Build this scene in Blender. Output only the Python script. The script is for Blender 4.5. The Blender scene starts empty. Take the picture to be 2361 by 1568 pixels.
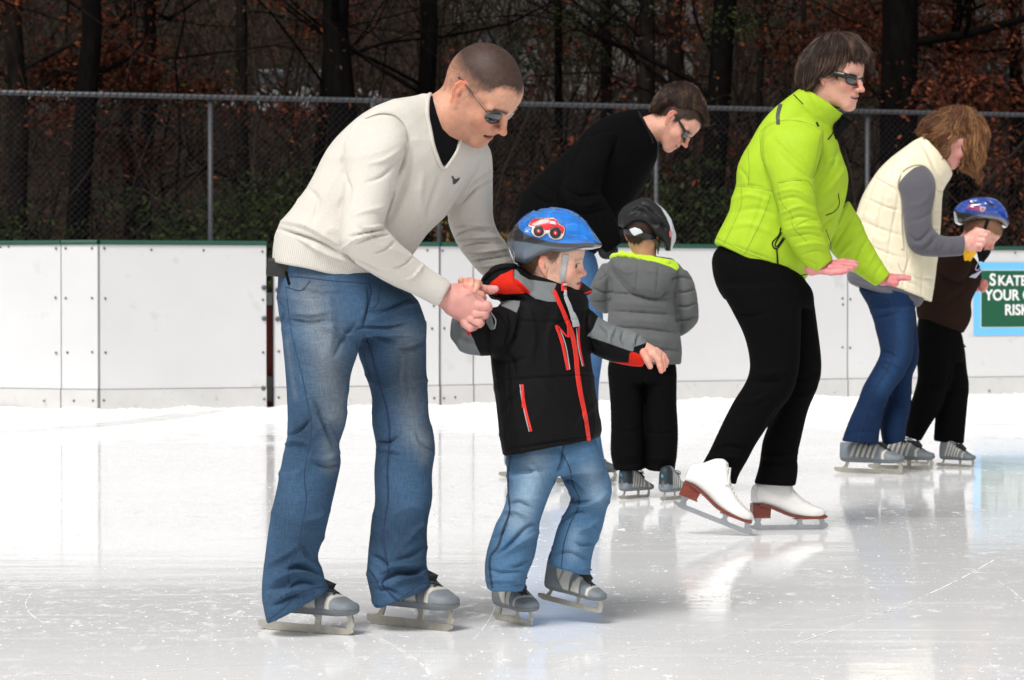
import bpy, bmesh, math, random
import numpy as np
from mathutils import Vector, Matrix
from mathutils.bvhtree import BVHTree

# ------------------------------------------------------------------ camera, world, sun
SC = bpy.context.scene
COL = SC.collection
FPX, CX, CY, HOR, CH = 6558.0, 1180.5, 784.0, 667.0, 0.85   # focal length, centre and horizon in picture units; camera height
PITCH = math.atan((CY - HOR) / FPX)
cam_d = bpy.data.cameras.new('camera'); cam = bpy.data.objects.new('camera', cam_d); COL.objects.link(cam)
cam_d.sensor_width = 36.0; cam_d.lens = 36.0 * FPX / 2361.0; cam_d.clip_end = 600; cam_d.clip_start = 0.1
cam.location = (0, 0, CH); cam.rotation_euler = (math.pi / 2 - PITCH, 0, 0)
cam_d.dof.use_dof = True; cam_d.dof.focus_distance = 8.0; cam_d.dof.aperture_fstop = 11
SC.camera = cam

SUN_EL, SUN_ROT = math.radians(52), math.radians(205)
world = bpy.data.worlds.new('World'); SC.world = world; world.use_nodes = True
wn, wl = world.node_tree.nodes, world.node_tree.links
sky = wn.new('ShaderNodeTexSky'); sky.sky_type = 'NISHITA'; sky.sun_disc = False
sky.sun_elevation = SUN_EL; sky.sun_rotation = SUN_ROT; sky.air_density = 1.2; sky.dust_density = 4.0; sky.ozone_density = 1.0
hs = wn.new('ShaderNodeHueSaturation'); hs.inputs['Saturation'].default_value = 0.10
wl.new(sky.outputs[0], hs.inputs['Color']); wl.new(hs.outputs[0], wn['Background'].inputs['Color'])
wn['Background'].inputs['Strength'].default_value = 0.115
sun_d = bpy.data.lights.new('sun', 'SUN'); sun = bpy.data.objects.new('sun', sun_d); COL.objects.link(sun)
sun_d.energy = 2.4; sun_d.angle = math.radians(24); sun_d.color = (1.0, 0.965, 0.92)
az = SUN_ROT
sdir = Vector((math.sin(az) * math.cos(SUN_EL), math.cos(az) * math.cos(SUN_EL), math.sin(SUN_EL)))
sun.rotation_euler = sdir.to_track_quat('Z', 'Y').to_euler()
SC.view_settings.view_transform = 'Standard'; SC.view_settings.look = 'None'
SC.view_settings.gamma = 1.0; SC.view_settings.exposure = 0.05
try: SC.cycles.max_bounces = 6; SC.cycles.diffuse_bounces = 3; SC.cycles.glossy_bounces = 3; SC.cycles.use_denoising = True; SC.cycles.transparent_max_bounces = 6
except Exception: pass

random.seed(7); RNG = np.random.default_rng(7)
CA, SA = math.cos(PITCH), math.sin(PITCH)

def at(px, py, Y):
    """world point at depth Y seen at picture position (px, py)"""
    u, v = (px - CX) / FPX, (CY - py) / FPX
    dy, dz = CA + v * SA, -SA + v * CA
    t = Y / dy
    return np.array((u * t, Y, CH + dz * t))

def on_ice(px, py, z=0.0):
    u, v = (px - CX) / FPX, (CY - py) / FPX
    dy, dz = CA + v * SA, -SA + v * CA
    t = (z - CH) / dz
    return np.array((u * t, dy * t, z))

def proj(P):
    P = np.asarray(P, float)
    x, y, z = P[..., 0], P[..., 1], P[..., 2] - CH
    d = y * CA - z * SA; v = y * SA + z * CA
    return np.stack((CX + FPX * x / d, CY - FPX * v / d), -1)

def zone(x0, y0, x1, w):
    """readings taken on an enlargement (x0,y0)-(x1,..) of the 4096 px photograph shown w wide -> picture units"""
    k = (x1 - x0) / w / 1.73486; ox, oy = x0 / 1.73486, y0 / 1.73486
    def f(pts):
        a = np.array(pts, float)
        a[..., 0] = a[..., 0] * k + ox; a[..., 1] = a[..., 1] * k + oy
        if a.shape[-1] >= 6:
            a[..., 2] = a[..., 2] * k + ox; a[..., 3] = a[..., 3] * k + oy
        return a
    f.k = k
    return f
ZA = zone(1000, 150, 2200, 1568); ZB = zone(1700, 700, 2900, 1568); ZC = zone(2400, 0, 3600, 1568); ZD = zone(3100, 300, 4096, 1562)
ZE = zone(950, 1050, 1900, 1568); ZF = zone(950, 1750, 2550, 2361); ZG = zone(2350, 950, 3500, 1387); ZH = zone(3200, 1000, 4096, 1405)
ZI = zone(1900, 0, 3000, 1725)
H1 = zone(1740, 160, 2160, 1497); H2 = zone(2500, 300, 2900, 1568); H3 = zone(3150, 100, 3550, 1568); H4 = zone(3640, 400, 4096, 1568)
H5 = zone(1980, 800, 2440, 1568); H6 = zone(2420, 760, 2820, 1568); H7 = zone(3640, 760, 4096, 1568); H8 = zone(1760, 1060, 2060, 1568)
ID = lambda p: np.array(p, float)
ID.k = 1.0

# ------------------------------------------------------------------ mesh helpers
def mesh_of(name, V, F, mat=None, parent=None, smooth=True, cols=None, attrs=None):
    me = bpy.data.meshes.new(name)
    V = np.asarray(V, float)
    if isinstance(F, np.ndarray) and F.ndim == 2:
        k = F.shape[1]
        me.vertices.add(len(V)); me.vertices.foreach_set('co', V.ravel().astype(np.float32))
        me.loops.add(F.size); me.loops.foreach_set('vertex_index', F.ravel().astype(np.int32))
        me.polygons.add(len(F)); me.polygons.foreach_set('loop_start', np.arange(0, F.size, k, dtype=np.int32))
        me.polygons.foreach_set('loop_total', np.full(len(F), k, np.int32))
        me.update(calc_edges=True)
    else:
        me.from_pydata(V.tolist(), [], [list(map(int, f)) for f in F])
    me.validate()
    if smooth: me.polygons.foreach_set('use_smooth', np.ones(len(me.polygons), bool))
    if cols is not None and len(cols) == len(me.vertices):
        a = me.color_attributes.new('Col', 'FLOAT_COLOR', 'POINT')
        c = np.ones((len(V), 4), np.float32); c[:, :3] = cols; a.data.foreach_set('color', c.ravel())
    if attrs:
        for k_, v_ in attrs.items():
            a = me.attributes.new(k_, 'FLOAT', 'POINT'); a.data.foreach_set('value', np.asarray(v_, np.float32))
    o = bpy.data.objects.new(name, me); COL.objects.link(o)
    if mat: me.materials.append(mat)
    if parent is not None: o.parent = parent
    return o

def arrays(me):
    V = np.empty(len(me.vertices) * 3, np.float32); me.vertices.foreach_get('co', V); V = V.reshape(-1, 3).astype(float)
    N = np.empty(len(me.vertices) * 3, np.float32); me.vertex_normals.foreach_get('vector', N)
    return V, N.reshape(-1, 3).astype(float)

def label(o, lab, cat=None, group=None, kind=None):
    o['label'] = lab
    if cat: o['category'] = cat
    if group: o['group'] = group
    if kind: o['kind'] = kind
    return o

def empty(name, loc, lab=None, cat=None, group=None):
    o = bpy.data.objects.new(name, None); COL.objects.link(o); o.location = loc; o.empty_display_size = 0.1
    if lab: label(o, lab, cat, group)
    bpy.context.view_layer.update()
    return o

def adopt(o, parent):
    """parent a mesh built in world coordinates without moving it"""
    o.parent = parent; o.matrix_parent_inverse = Matrix.Translation(parent.location).inverted() if parent.type == 'EMPTY' else Matrix()
    return o

class MB:
    """collects boxes, prisms and tubes into one mesh"""
    def __init__(s): s.V = []; s.F = []; s.n = 0
    def add(s, V, F):
        s.V.extend([tuple(map(float, v)) for v in V]); s.F.extend([[i + s.n for i in f] for f in F]); s.n += len(V); return s
    def box(s, c, h, R=None):
        c = np.array(c, float); h = np.array(h, float)
        P = np.array([(x, y, z) for x in (-1, 1) for y in (-1, 1) for z in (-1, 1)], float) * h
        if R is not None: P = P @ np.array(R).T
        return s.add(P + c, [(0, 1, 3, 2), (4, 6, 7, 5), (0, 4, 5, 1), (2, 3, 7, 6), (0, 2, 6, 4), (1, 5, 7, 3)])
    def prism(s, pts, d):
        """closed outline pts (3-D, planar) extruded by vector d"""
        n = len(pts); P = [np.array(p, float) for p in pts]
        return s.add(P + [p + np.array(d) for p in P], [tuple(range(n))[::-1], tuple(range(n, 2 * n))] + [(i, (i + 1) % n, (i + 1) % n + n, i + n) for i in range(n)])
    def tube(s, pts, r, n=8, cap=True):
        pts = [np.array(p, float) for p in pts]; m = len(pts)
        if m < 2: return s
        rs = r if hasattr(r, '__len__') else [r] * m
        T = [pts[min(i + 1, m - 1)] - pts[max(i - 1, 0)] for i in range(m)]
        T = [t / (np.linalg.norm(t) + 1e-12) for t in T]
        a = np.array((0, 0, 1.0)) if abs(T[0][2]) < .9 else np.array((1.0, 0, 0))
        u = np.cross(T[0], a); u /= np.linalg.norm(u) + 1e-12
        V = []
        for i in range(m):
            u = u - T[i] * np.dot(u, T[i]); u /= np.linalg.norm(u) + 1e-12; w = np.cross(T[i], u)
            for k in range(n):
                t = 2 * math.pi * k / n; V.append(pts[i] + (u * math.cos(t) + w * math.sin(t)) * rs[i])
        F = [(i * n + k, i * n + (k + 1) % n, (i + 1) * n + (k + 1) % n, (i + 1) * n + k) for i in range(m - 1) for k in range(n)]
        if cap: F += [tuple(range(n))[::-1], tuple(range((m - 1) * n, m * n))]
        return s.add(V, F)
    def build(s, name, mat, parent=None, smooth=False, M=None):
        V = np.array(s.V, float)
        if M is not None: V = V @ np.array(M)[:3, :3].T + np.array(M)[:3, 3]
        o = mesh_of(name, V, s.F, mat, None, smooth)
        if parent is not None: adopt(o, parent)
        return o

def resample(P, n):
    P = np.array(P, float); d = np.r_[0, np.cumsum(np.linalg.norm(np.diff(P, axis=0), axis=1))]
    t = np.linspace(0, d[-1], n)
    return np.stack([np.interp(t, d, P[:, i]) for i in range(P.shape[1])], -1)

def spline(P, n, key=None):
    """Catmull-Rom through the rows of P, resampled to n rows evenly along the first columns"""
    P = np.array(P, float); m = len(P)
    Q = np.vstack((2 * P[0] - P[1], P, 2 * P[-1] - P[-2])); out = []
    for i in range(m - 1):
        p0, p1, p2, p3 = Q[i], Q[i + 1], Q[i + 2], Q[i + 3]
        for t in np.linspace(0, 1, 12, endpoint=False):
            out.append(.5 * ((2 * p1) + (p2 - p0) * t + (2 * p0 - 5 * p1 + 4 * p2 - p3) * t * t + (3 * p1 - p0 - 3 * p2 + p3) * t ** 3))
    out.append(P[-1]); out = np.array(out)
    k = out[:, :2] if key is None else key(out)
    d = np.r_[0, np.cumsum(np.linalg.norm(np.diff(k, axis=0), axis=1))]
    t = np.linspace(0, d[-1], n)
    return np.stack([np.interp(t, d, out[:, i]) for i in range(P.shape[1])], -1)

def loft(bm, secs, Y0, n=28, step=0.02, ex=2.0):
    """closed tube through sections (xl,yl,xr,yr,depth offset,half depth): both outline points sit at depth Y0+offset"""
    secs = np.array(secs, float)
    key = lambda o: np.stack(((o[:, 0] + o[:, 2]) / 2, (o[:, 1] + o[:, 3]) / 2), -1) * Y0 / FPX
    cc = key(secs); L = np.sum(np.linalg.norm(np.diff(cc, axis=0), axis=1))
    S = spline(secs, max(4, int(L / step)), key)
    rings = []
    for s in S:
        sk = s[6] if len(s) > 6 else 0.0; A, B = at(s[0], s[1], Y0 + s[4] - sk), at(s[2], s[3], Y0 + s[4] + sk); c, a = (A + B) / 2, (B - A) / 2
        ring = []
        for k in range(n):
            t = 2 * math.pi * k / n; co, si = math.cos(t), math.sin(t)
            e_ = (ex if not isinstance(ex, tuple) else ex[1] if co > 0 else ex[0]); co = math.copysign(abs(co) ** (2 / e_), co); si = math.copysign(abs(si) ** (2 / e_), si)
            ring.append(bm.verts.new(c + a * co + np.array((0, s[5] * si, 0))))
        rings.append((ring, c))
    for (r0, _), (r1, _) in zip(rings, rings[1:]):
        for k in range(n): bm.faces.new((r0[k], r0[(k + 1) % n], r1[(k + 1) % n], r1[k]))
    for (r, c), fl in ((rings[0], 1), (rings[-1], 0)):
        v = bm.verts.new(c)
        for k in range(n):
            f = (r[k], r[(k + 1) % n], v); bm.faces.new(f if not fl else f[::-1])

# value noise
_LAT = RNG.random((32, 32, 32))
def noise3(P, scale):
    q = np.asarray(P) * scale; i = np.floor(q).astype(int); f = q - i; f = f * f * (3 - 2 * f)
    out = 0
    for dx in (0, 1):
        for dy in (0, 1):
            for dz in (0, 1):
                w = (f[:, 0] if dx else 1 - f[:, 0]) * (f[:, 1] if dy else 1 - f[:, 1]) * (f[:, 2] if dz else 1 - f[:, 2])
                out = out + w * _LAT[(i[:, 0] + dx) % 32, (i[:, 1] + dy) % 32, (i[:, 2] + dz) % 32]
    return out * 2 - 1

def seg_dist(Q, pts):
    """distance of picture points Q to polyline pts, and arc parameter 0..1"""
    best = np.full(len(Q), 1e9); par = np.zeros(len(Q)); side = np.zeros(len(Q))
    L = np.r_[0, np.cumsum(np.linalg.norm(np.diff(pts, axis=0), axis=1))]
    for i in range(len(pts) - 1):
        a, b = pts[i], pts[i + 1]; ab = b - a; l2 = ab @ ab + 1e-9
        t = np.clip(((Q - a) @ ab) / l2, 0, 1); d = Q - a - t[:, None] * ab
        dd = np.linalg.norm(d, axis=1); m = dd < best
        best[m] = dd[m]; par[m] = (L[i] + t[m] * math.sqrt(l2)) / L[-1]
        side[m] = np.sign(ab[0] * d[m, 1] - ab[1] * d[m, 0])
    return best, par, side

def poly_sd(Q, poly):
    """signed distance (picture units), positive inside"""
    poly = np.array(poly, float); d, _, _ = seg_dist(Q, np.vstack((poly, poly[:1])))
    ins = np.zeros(len(Q), bool); n = len(poly)
    for i in range(n):
        x0, y0 = poly[i]; x1, y1 = poly[(i + 1) % n]
        c = ((y0 > Q[:, 1]) != (y1 > Q[:, 1])) & (Q[:, 0] < (x1 - x0) * (Q[:, 1] - y0) / (y1 - y0 + 1e-12) + x0)
        ins ^= c
    return np.where(ins, d, -d)

def remeshed(bm, voxel, smooth=4):
    me = bpy.data.meshes.new('tmp'); bmesh.ops.recalc_face_normals(bm, faces=bm.faces[:]); bm.to_mesh(me); bm.free()
    o = bpy.data.objects.new('tmp', me); COL.objects.link(o)
    m = o.modifiers.new('r', 'REMESH'); m.mode = 'VOXEL'; m.voxel_size = voxel; m.adaptivity = 0
    if smooth:
        s = o.modifiers.new('s', 'SMOOTH'); s.iterations = smooth; s.factor = 0.5
    dg = bpy.context.evaluated_depsgraph_get(); ev = o.evaluated_get(dg)
    out = bpy.data.meshes.new_from_object(ev); bpy.data.objects.remove(o); bpy.data.meshes.remove(me)
    return out

def garment(name, lofts, Y0, mat, parent, voxel=0.006, smooth=5, folds=(), wr=None, color=None, paint=None, zones=None, puff=None, n=28, ex=2.1, post=None):
    """cloth: union of lofts, folded along strokes; folds = (pts, width, height in mm); colour per vertex"""
    bm = bmesh.new()
    for l in lofts: loft(bm, l, Y0, n=n, ex=ex)
    me = remeshed(bm, voxel, smooth)
    V, N = arrays(me); Q = proj(V); front = np.clip(-N[:, 1] * 2.5 + .3, 0, 1)
    D = np.zeros(len(V))
    for f in folds:
        pts, w, h = f[0], f[1], f[2]; pts = np.array(pts, float)
        if len(pts) > 2: pts = spline(pts, 4 * len(pts))
        lo, hi = pts.min(0) - 3 * w, pts.max(0) + 3 * w
        m = np.all((Q > lo) & (Q < hi), axis=1) & (front > 0)
        if not m.any(): continue
        d, t, sd = seg_dist(Q[m], pts); tap = np.clip(np.sin(np.pi * np.clip(t, .02, .98)), 0, 1) ** .5
        if len(f) > 3 and f[3] == 's': prof = np.exp(-(d / w) ** 2) * 1.2 - .8 * np.exp(-((d - 1.7 * w) / (w * 1.1)) ** 2)   # crest with valleys
        else: prof = np.exp(-(d / w) ** 2)
        D[m] += prof * tap * h * .001 * front[m]
    if wr:
        for amp, sc, st in wr:
            if amp < 0: D += -amp * .001 * ((1 - np.abs(noise3(V * np.array(st) + .06 * noise3(V, sc * .6)[:, None], sc))) ** 7 - .12)
            else: D += amp * .001 * noise3(V * np.array(st), sc)
    if puff is not None: D += puff(V, N, Q)
    V = V + N * D[:, None]
    if post: V = post(V, N, Q)
    me.vertices.foreach_set('co', V.ravel().astype(np.float32)); me.update()
    me.polygons.foreach_set('use_smooth', np.ones(len(me.polygons), bool))
    c = np.ones((len(V), 4), np.float32); c[:, :3] = color if color is not None else (.5, .5, .5)
    if paint: c[:, :3] = paint(V, N, Q, c[:, :3].copy())
    a = me.color_attributes.new('Col', 'FLOAT_COLOR', 'POINT'); a.data.foreach_set('color', c.ravel())
    if zones:
        for k, f in zones.items():
            v = f(V, N, Q) if callable(f) else np.maximum.reduce([poly_sd(Q, p) for p in f])
            at_ = me.attributes.new(k, 'FLOAT', 'POINT'); at_.data.foreach_set('value', v.astype(np.float32))
    me.name = name; o = bpy.data.objects.new(name, me); COL.objects.link(o); me.materials.append(mat)
    if parent is not None: adopt(o, parent)
    o['_tmp'] = 1
    return o

def bvh_of(*objs):
    out = []
    for o in objs:
        me = o.data; V, N = arrays(me); out.append((BVHTree.FromPolygons(V.tolist(), [tuple(p.vertices) for p in me.polygons]), V, N))
    return out

CAMP = Vector((0, 0, CH))
def drape(bv, px, py, lift=0.0015, fallback=None):
    """point of the surface seen at (px,py), lifted along its normal"""
    best = None; d = Vector(at(px, py, 1.0)) - CAMP; d.normalize()
    for b, V, N in bv:
        hit = b.ray_cast(CAMP, d)
        if hit[0] is not None and (best is None or hit[3] < best[3]): best = hit
    if best is None:
        if fallback is None: return None
        p = Vector(at(px, py, fallback)); q = None
        for b, V, N in bv:
            h = b.find_nearest(p)
            if h[0] is not None and (q is None or h[3] < q[3]): q = h
        return np.array(q[0] + q[1] * lift)
    nn = best[1] if best[1].dot(d) < 0 else -best[1]
    return np.array(best[0] + nn * lift)

def seam(name, bv, pts, r, mat, parent, lift=0.0, n=6, dens=2.5, Yf=None, smooth=True, mb=None, flat=None):
    """thin tube lying on a surface along picture points"""
    P = np.array(pts, float)
    if len(P) > 2: P = spline(P, 5 * len(P))
    L = np.sum(np.linalg.norm(np.diff(P, axis=0), axis=1)); P = resample(P, max(3, int(L / dens)))
    W = [drape(bv, x, y, lift, Yf) for x, y in P]; W = [w for w in W if w is not None]
    own = mb is None; mb = mb or MB()
    if len(W) > 1:
        W = np.array(W)
        if len(W) > 4: W[1:-1] = (W[:-2] + 2 * W[1:-1] + W[2:]) / 4
        mb.tube(W, r, n)
    if own and mb.n: return mb.build(name, mat, parent, smooth)
    return mb

def patch(name, bv, poly, mat, parent, lift=0.002, cell=2.0, Yf=None, th=0.0012):
    """a cloth or print patch with outline poly (picture units) lying on a surface"""
    poly = np.array(poly, float); bm = bmesh.new()
    P = resample(np.vstack((poly, poly[:1])), max(8, int(np.sum(np.linalg.norm(np.diff(np.vstack((poly, poly[:1])), axis=0), axis=1)) / cell)))[:-1]
    lo, hi = poly.min(0), poly.max(0)
    from mathutils.geometry import delaunay_2d_cdt
    g = [(x, y) for x in np.arange(lo[0], hi[0], cell) for y in np.arange(lo[1], hi[1], cell)]
    if g:
        g = np.array(g); g = g[poly_sd(g, poly) > cell * .45]
    pts = [Vector(p) for p in P] + [Vector(p) for p in g]
    n = len(P); r = delaunay_2d_cdt(pts, [], [tuple(range(n))], 1, 1e-4)
    vs, fs = r[0], r[2]
    W = []
    for v in vs:
        w = drape(bv, v.x, v.y, lift, Yf)
        W.append(w if w is not None else np.array((np.nan,) * 3))
    W = np.array(W); ok = ~np.isnan(W[:, 0])
    F = [tuple(f) for f in fs if all(ok[i] for i in f)]
    if not F: return None
    W[~ok] = W[ok][0]
    used = sorted({i for f in F for i in f}); mp = {j: i for i, j in enumerate(used)}
    W = W[used]; F = [tuple(mp[i] for i in f) for f in F]
    # face the camera, then give it a thickness
    a, b, c = (W[F[0][k]] for k in range(3)); nn = np.cross(b - a, c - a)
    if nn @ (a - np.array(CAMP)) > 0: F = [f[::-1] for f in F]
    k = len(W); back = W + (W - np.array(CAMP)) / np.linalg.norm(W - np.array(CAMP), axis=1)[:, None] * (th + lift)
    E = {}
    for f in F:
        for i in range(3):
            e = (f[i], f[(i + 1) % 3]); E[e] = E.get(e, 0) + 1
    rim = [(a_, b_, b_ + k, a_ + k)[::-1] for (a_, b_) in E if (b_, a_) not in E]
    o = mesh_of(name, np.vstack((W, back)), F + [tuple(i + k for i in f[::-1]) for f in F] + rim, mat, None, False)
    sm = np.zeros(len(o.data.polygons), bool); sm[:2 * len(F)] = True; o.data.polygons.foreach_set('use_smooth', sm)
    if parent is not None: adopt(o, parent)
    return o

# ------------------------------------------------------------------ materials
def srgb(r, g=None, b=None):
    if g is None: r, g, b = r
    f = lambda c: (c / 255 / 12.92) if c / 255 <= .04045 else ((c / 255 + .055) / 1.055) ** 2.4
    return (f(r), f(g), f(b))

def mat(name, color=(.5, .5, .5), rough=.8, var=0.0, vscale=20, bump=0.0, bscale=200, metal=0.0, coat=0.0, sheen=0.0, spec=.5, attr=False,
        coord='Object', stretch=(1, 1, 1), zones=None, weave=None, speck=None, trans=0, alpha=1, sss=0, rib=None, vdetail=3):
    m = bpy.data.materials.new(name); m.use_nodes = True; nt = m.node_tree; N, L = nt.nodes, nt.links
    b = N['Principled BSDF']; b.inputs['Roughness'].default_value = rough; b.inputs['Metallic'].default_value = metal
    b.inputs['Coat Weight'].default_value = coat; b.inputs['Specular IOR Level'].default_value = spec
    b.inputs['Sheen Weight'].default_value = sheen; b.inputs['Coat Roughness'].default_value = .08
    if sss: b.inputs['Subsurface Weight'].default_value = sss; b.inputs['Subsurface Radius'].default_value = (.012, .005, .003); b.inputs['Subsurface Scale'].default_value = 1.0
    if trans: b.inputs['Transmission Weight'].default_value = trans
    tc = N.new('ShaderNodeTexCoord'); mp = N.new('ShaderNodeMapping'); mp.inputs['Scale'].default_value = stretch
    L.new(tc.outputs[coord], mp.inputs[0]); vec = mp.outputs[0]
    col = None
    if attr:
        a = N.new('ShaderNodeAttribute'); a.attribute_name = 'Col'; col = a.outputs['Color']
    else:
        r = N.new('ShaderNodeRGB'); r.outputs[0].default_value = (*color, 1); col = r.outputs[0]
    def mix(fac, c1, c2, mode='MIX'):
        x = N.new('ShaderNodeMix'); x.data_type = 'RGBA'; x.blend_type = mode
        for s, v in ((0, fac), (6, c1), (7, c2)):
            if hasattr(v, 'is_linked') or hasattr(v, 'links'): L.new(v, x.inputs[s])
            elif s == 0: x.inputs[0].default_value = v
            else: x.inputs[s].default_value = (*v, 1)
        return x.outputs[2]
    def ramp(src, lo, hi, a=0.0, c=1.0):
        x = N.new('ShaderNodeMapRange'); x.inputs[1].default_value = lo; x.inputs[2].default_value = hi
        x.inputs[3].default_value = a; x.inputs[4].default_value = c; L.new(src, x.inputs[0]); return x.outputs[0]
    def noise(sc, det=3, st=None, rough_=.55):
        x = N.new('ShaderNodeTexNoise'); x.inputs['Scale'].default_value = sc; x.inputs['Detail'].default_value = det; x.inputs['Roughness'].default_value = rough_
        if st:
            q = N.new('ShaderNodeMapping'); q.inputs['Scale'].default_value = st; L.new(tc.outputs[coord], q.inputs[0]); L.new(q.outputs[0], x.inputs[0])
        else: L.new(vec, x.inputs[0])
        return x.outputs[0]
    if zones:
        for an, zc in zones:
            a = N.new('ShaderNodeAttribute'); a.attribute_name = an
            col = mix(ramp(a.outputs['Fac'], -.4, .4), col, zc)
    if var:
        v = ramp(noise(vscale, vdetail), .3, .7, 1 - var, 1 + var)
        x = N.new('ShaderNodeVectorMath'); x.operation = 'SCALE'; L.new(col, x.inputs[0]); L.new(v, x.inputs[3]); col = x.outputs[0]
    if speck:     # (scale, lo, hi, colour)
        col = mix(ramp(noise(speck[0], 2), speck[1], speck[2]), col, speck[3])
    h = None
    if weave:     # crossed threads: (scale, amount)
        w1 = noise(weave[0], 1, (1, 1, .08)); w2 = noise(weave[0], 1, (.10, .10, 1.6))
        ad = N.new('ShaderNodeMath'); ad.operation = 'ADD'; L.new(w1, ad.inputs[0]); L.new(w2, ad.inputs[1])
        v = ramp(ad.outputs[0], .7, 1.3, 1 - weave[1], 1 + weave[1])
        x = N.new('ShaderNodeVectorMath'); x.operation = 'SCALE'; L.new(col, x.inputs[0]); L.new(v, x.inputs[3]); col = x.outputs[0]; h = ad.outputs[0]
    if rib:
        am = N.new('ShaderNodeAttribute'); am.attribute_name = 'ribm'; au = N.new('ShaderNodeAttribute'); au.attribute_name = 'ribu'
        sn = N.new('ShaderNodeMath'); sn.operation = 'SINE'; L.new(au.outputs['Fac'], sn.inputs[0])
        ml = N.new('ShaderNodeMath'); ml.operation = 'MULTIPLY'; L.new(sn.outputs[0], ml.inputs[0]); L.new(am.outputs['Fac'], ml.inputs[1])
        v = ramp(ml.outputs[0], -1, 1, 1 - rib, 1 + rib * .4)
        x = N.new('ShaderNodeVectorMath'); x.operation = 'SCALE'; L.new(col, x.inputs[0]); L.new(v, x.inputs[3]); col = x.outputs[0]
    if bump:
        h = noise(bscale, 4) if h is None else h
        bp = N.new('ShaderNodeBump'); bp.inputs['Strength'].default_value = 1.0; bp.inputs['Distance'].default_value = bump
        L.new(h, bp.inputs['Height']); L.new(bp.outputs[0], b.inputs['Normal'])
    L.new(col, b.inputs['Base Color'])
    if alpha < 1: b.inputs['Alpha'].default_value = alpha
    return m
# ------------------------------------------------------------------ ground, ice, boards
M_screw = mat('screw steel', srgb(95, 95, 98), .5, metal=.6)
def ground():
    xs = np.linspace(-70, 70, 90); ys = np.r_[np.linspace(-30, 24, 30), np.linspace(24.5, 120, 110)]
    X, Y = np.meshgrid(xs, ys, indexing='ij')
    P = np.stack((X, Y, 0 * X), -1).reshape(-1, 3)
    Z = -.03 + (.11 * np.clip(Y.ravel() - 27, 0, 200) + .9 * np.clip(Y.ravel() - 85, 0, 200)) + np.where(P[:, 1] > 26, .25, 0) * noise3(P, .35) * np.clip((P[:, 1] - 26) / 4, 0, 1) - .02
    P[:, 2] = Z
    n = len(ys); F = np.array([(i * n + j, (i + 1) * n + j, (i + 1) * n + j + 1, i * n + j + 1) for i in range(len(xs) - 1) for j in range(n - 1)])
    m = mat('leaf litter', (.022, .0155, .0115), .95, var=.8, vscale=2.2, bump=.04, bscale=9, speck=(6, .55, .66, (.006, .006, .004)), vdetail=7, spec=.0)
    o = mesh_of('ground', P, F, m); o['kind'] = 'structure'; o['label'] = 'dark leaf covered woodland floor rising behind the rink'
ground()

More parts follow.
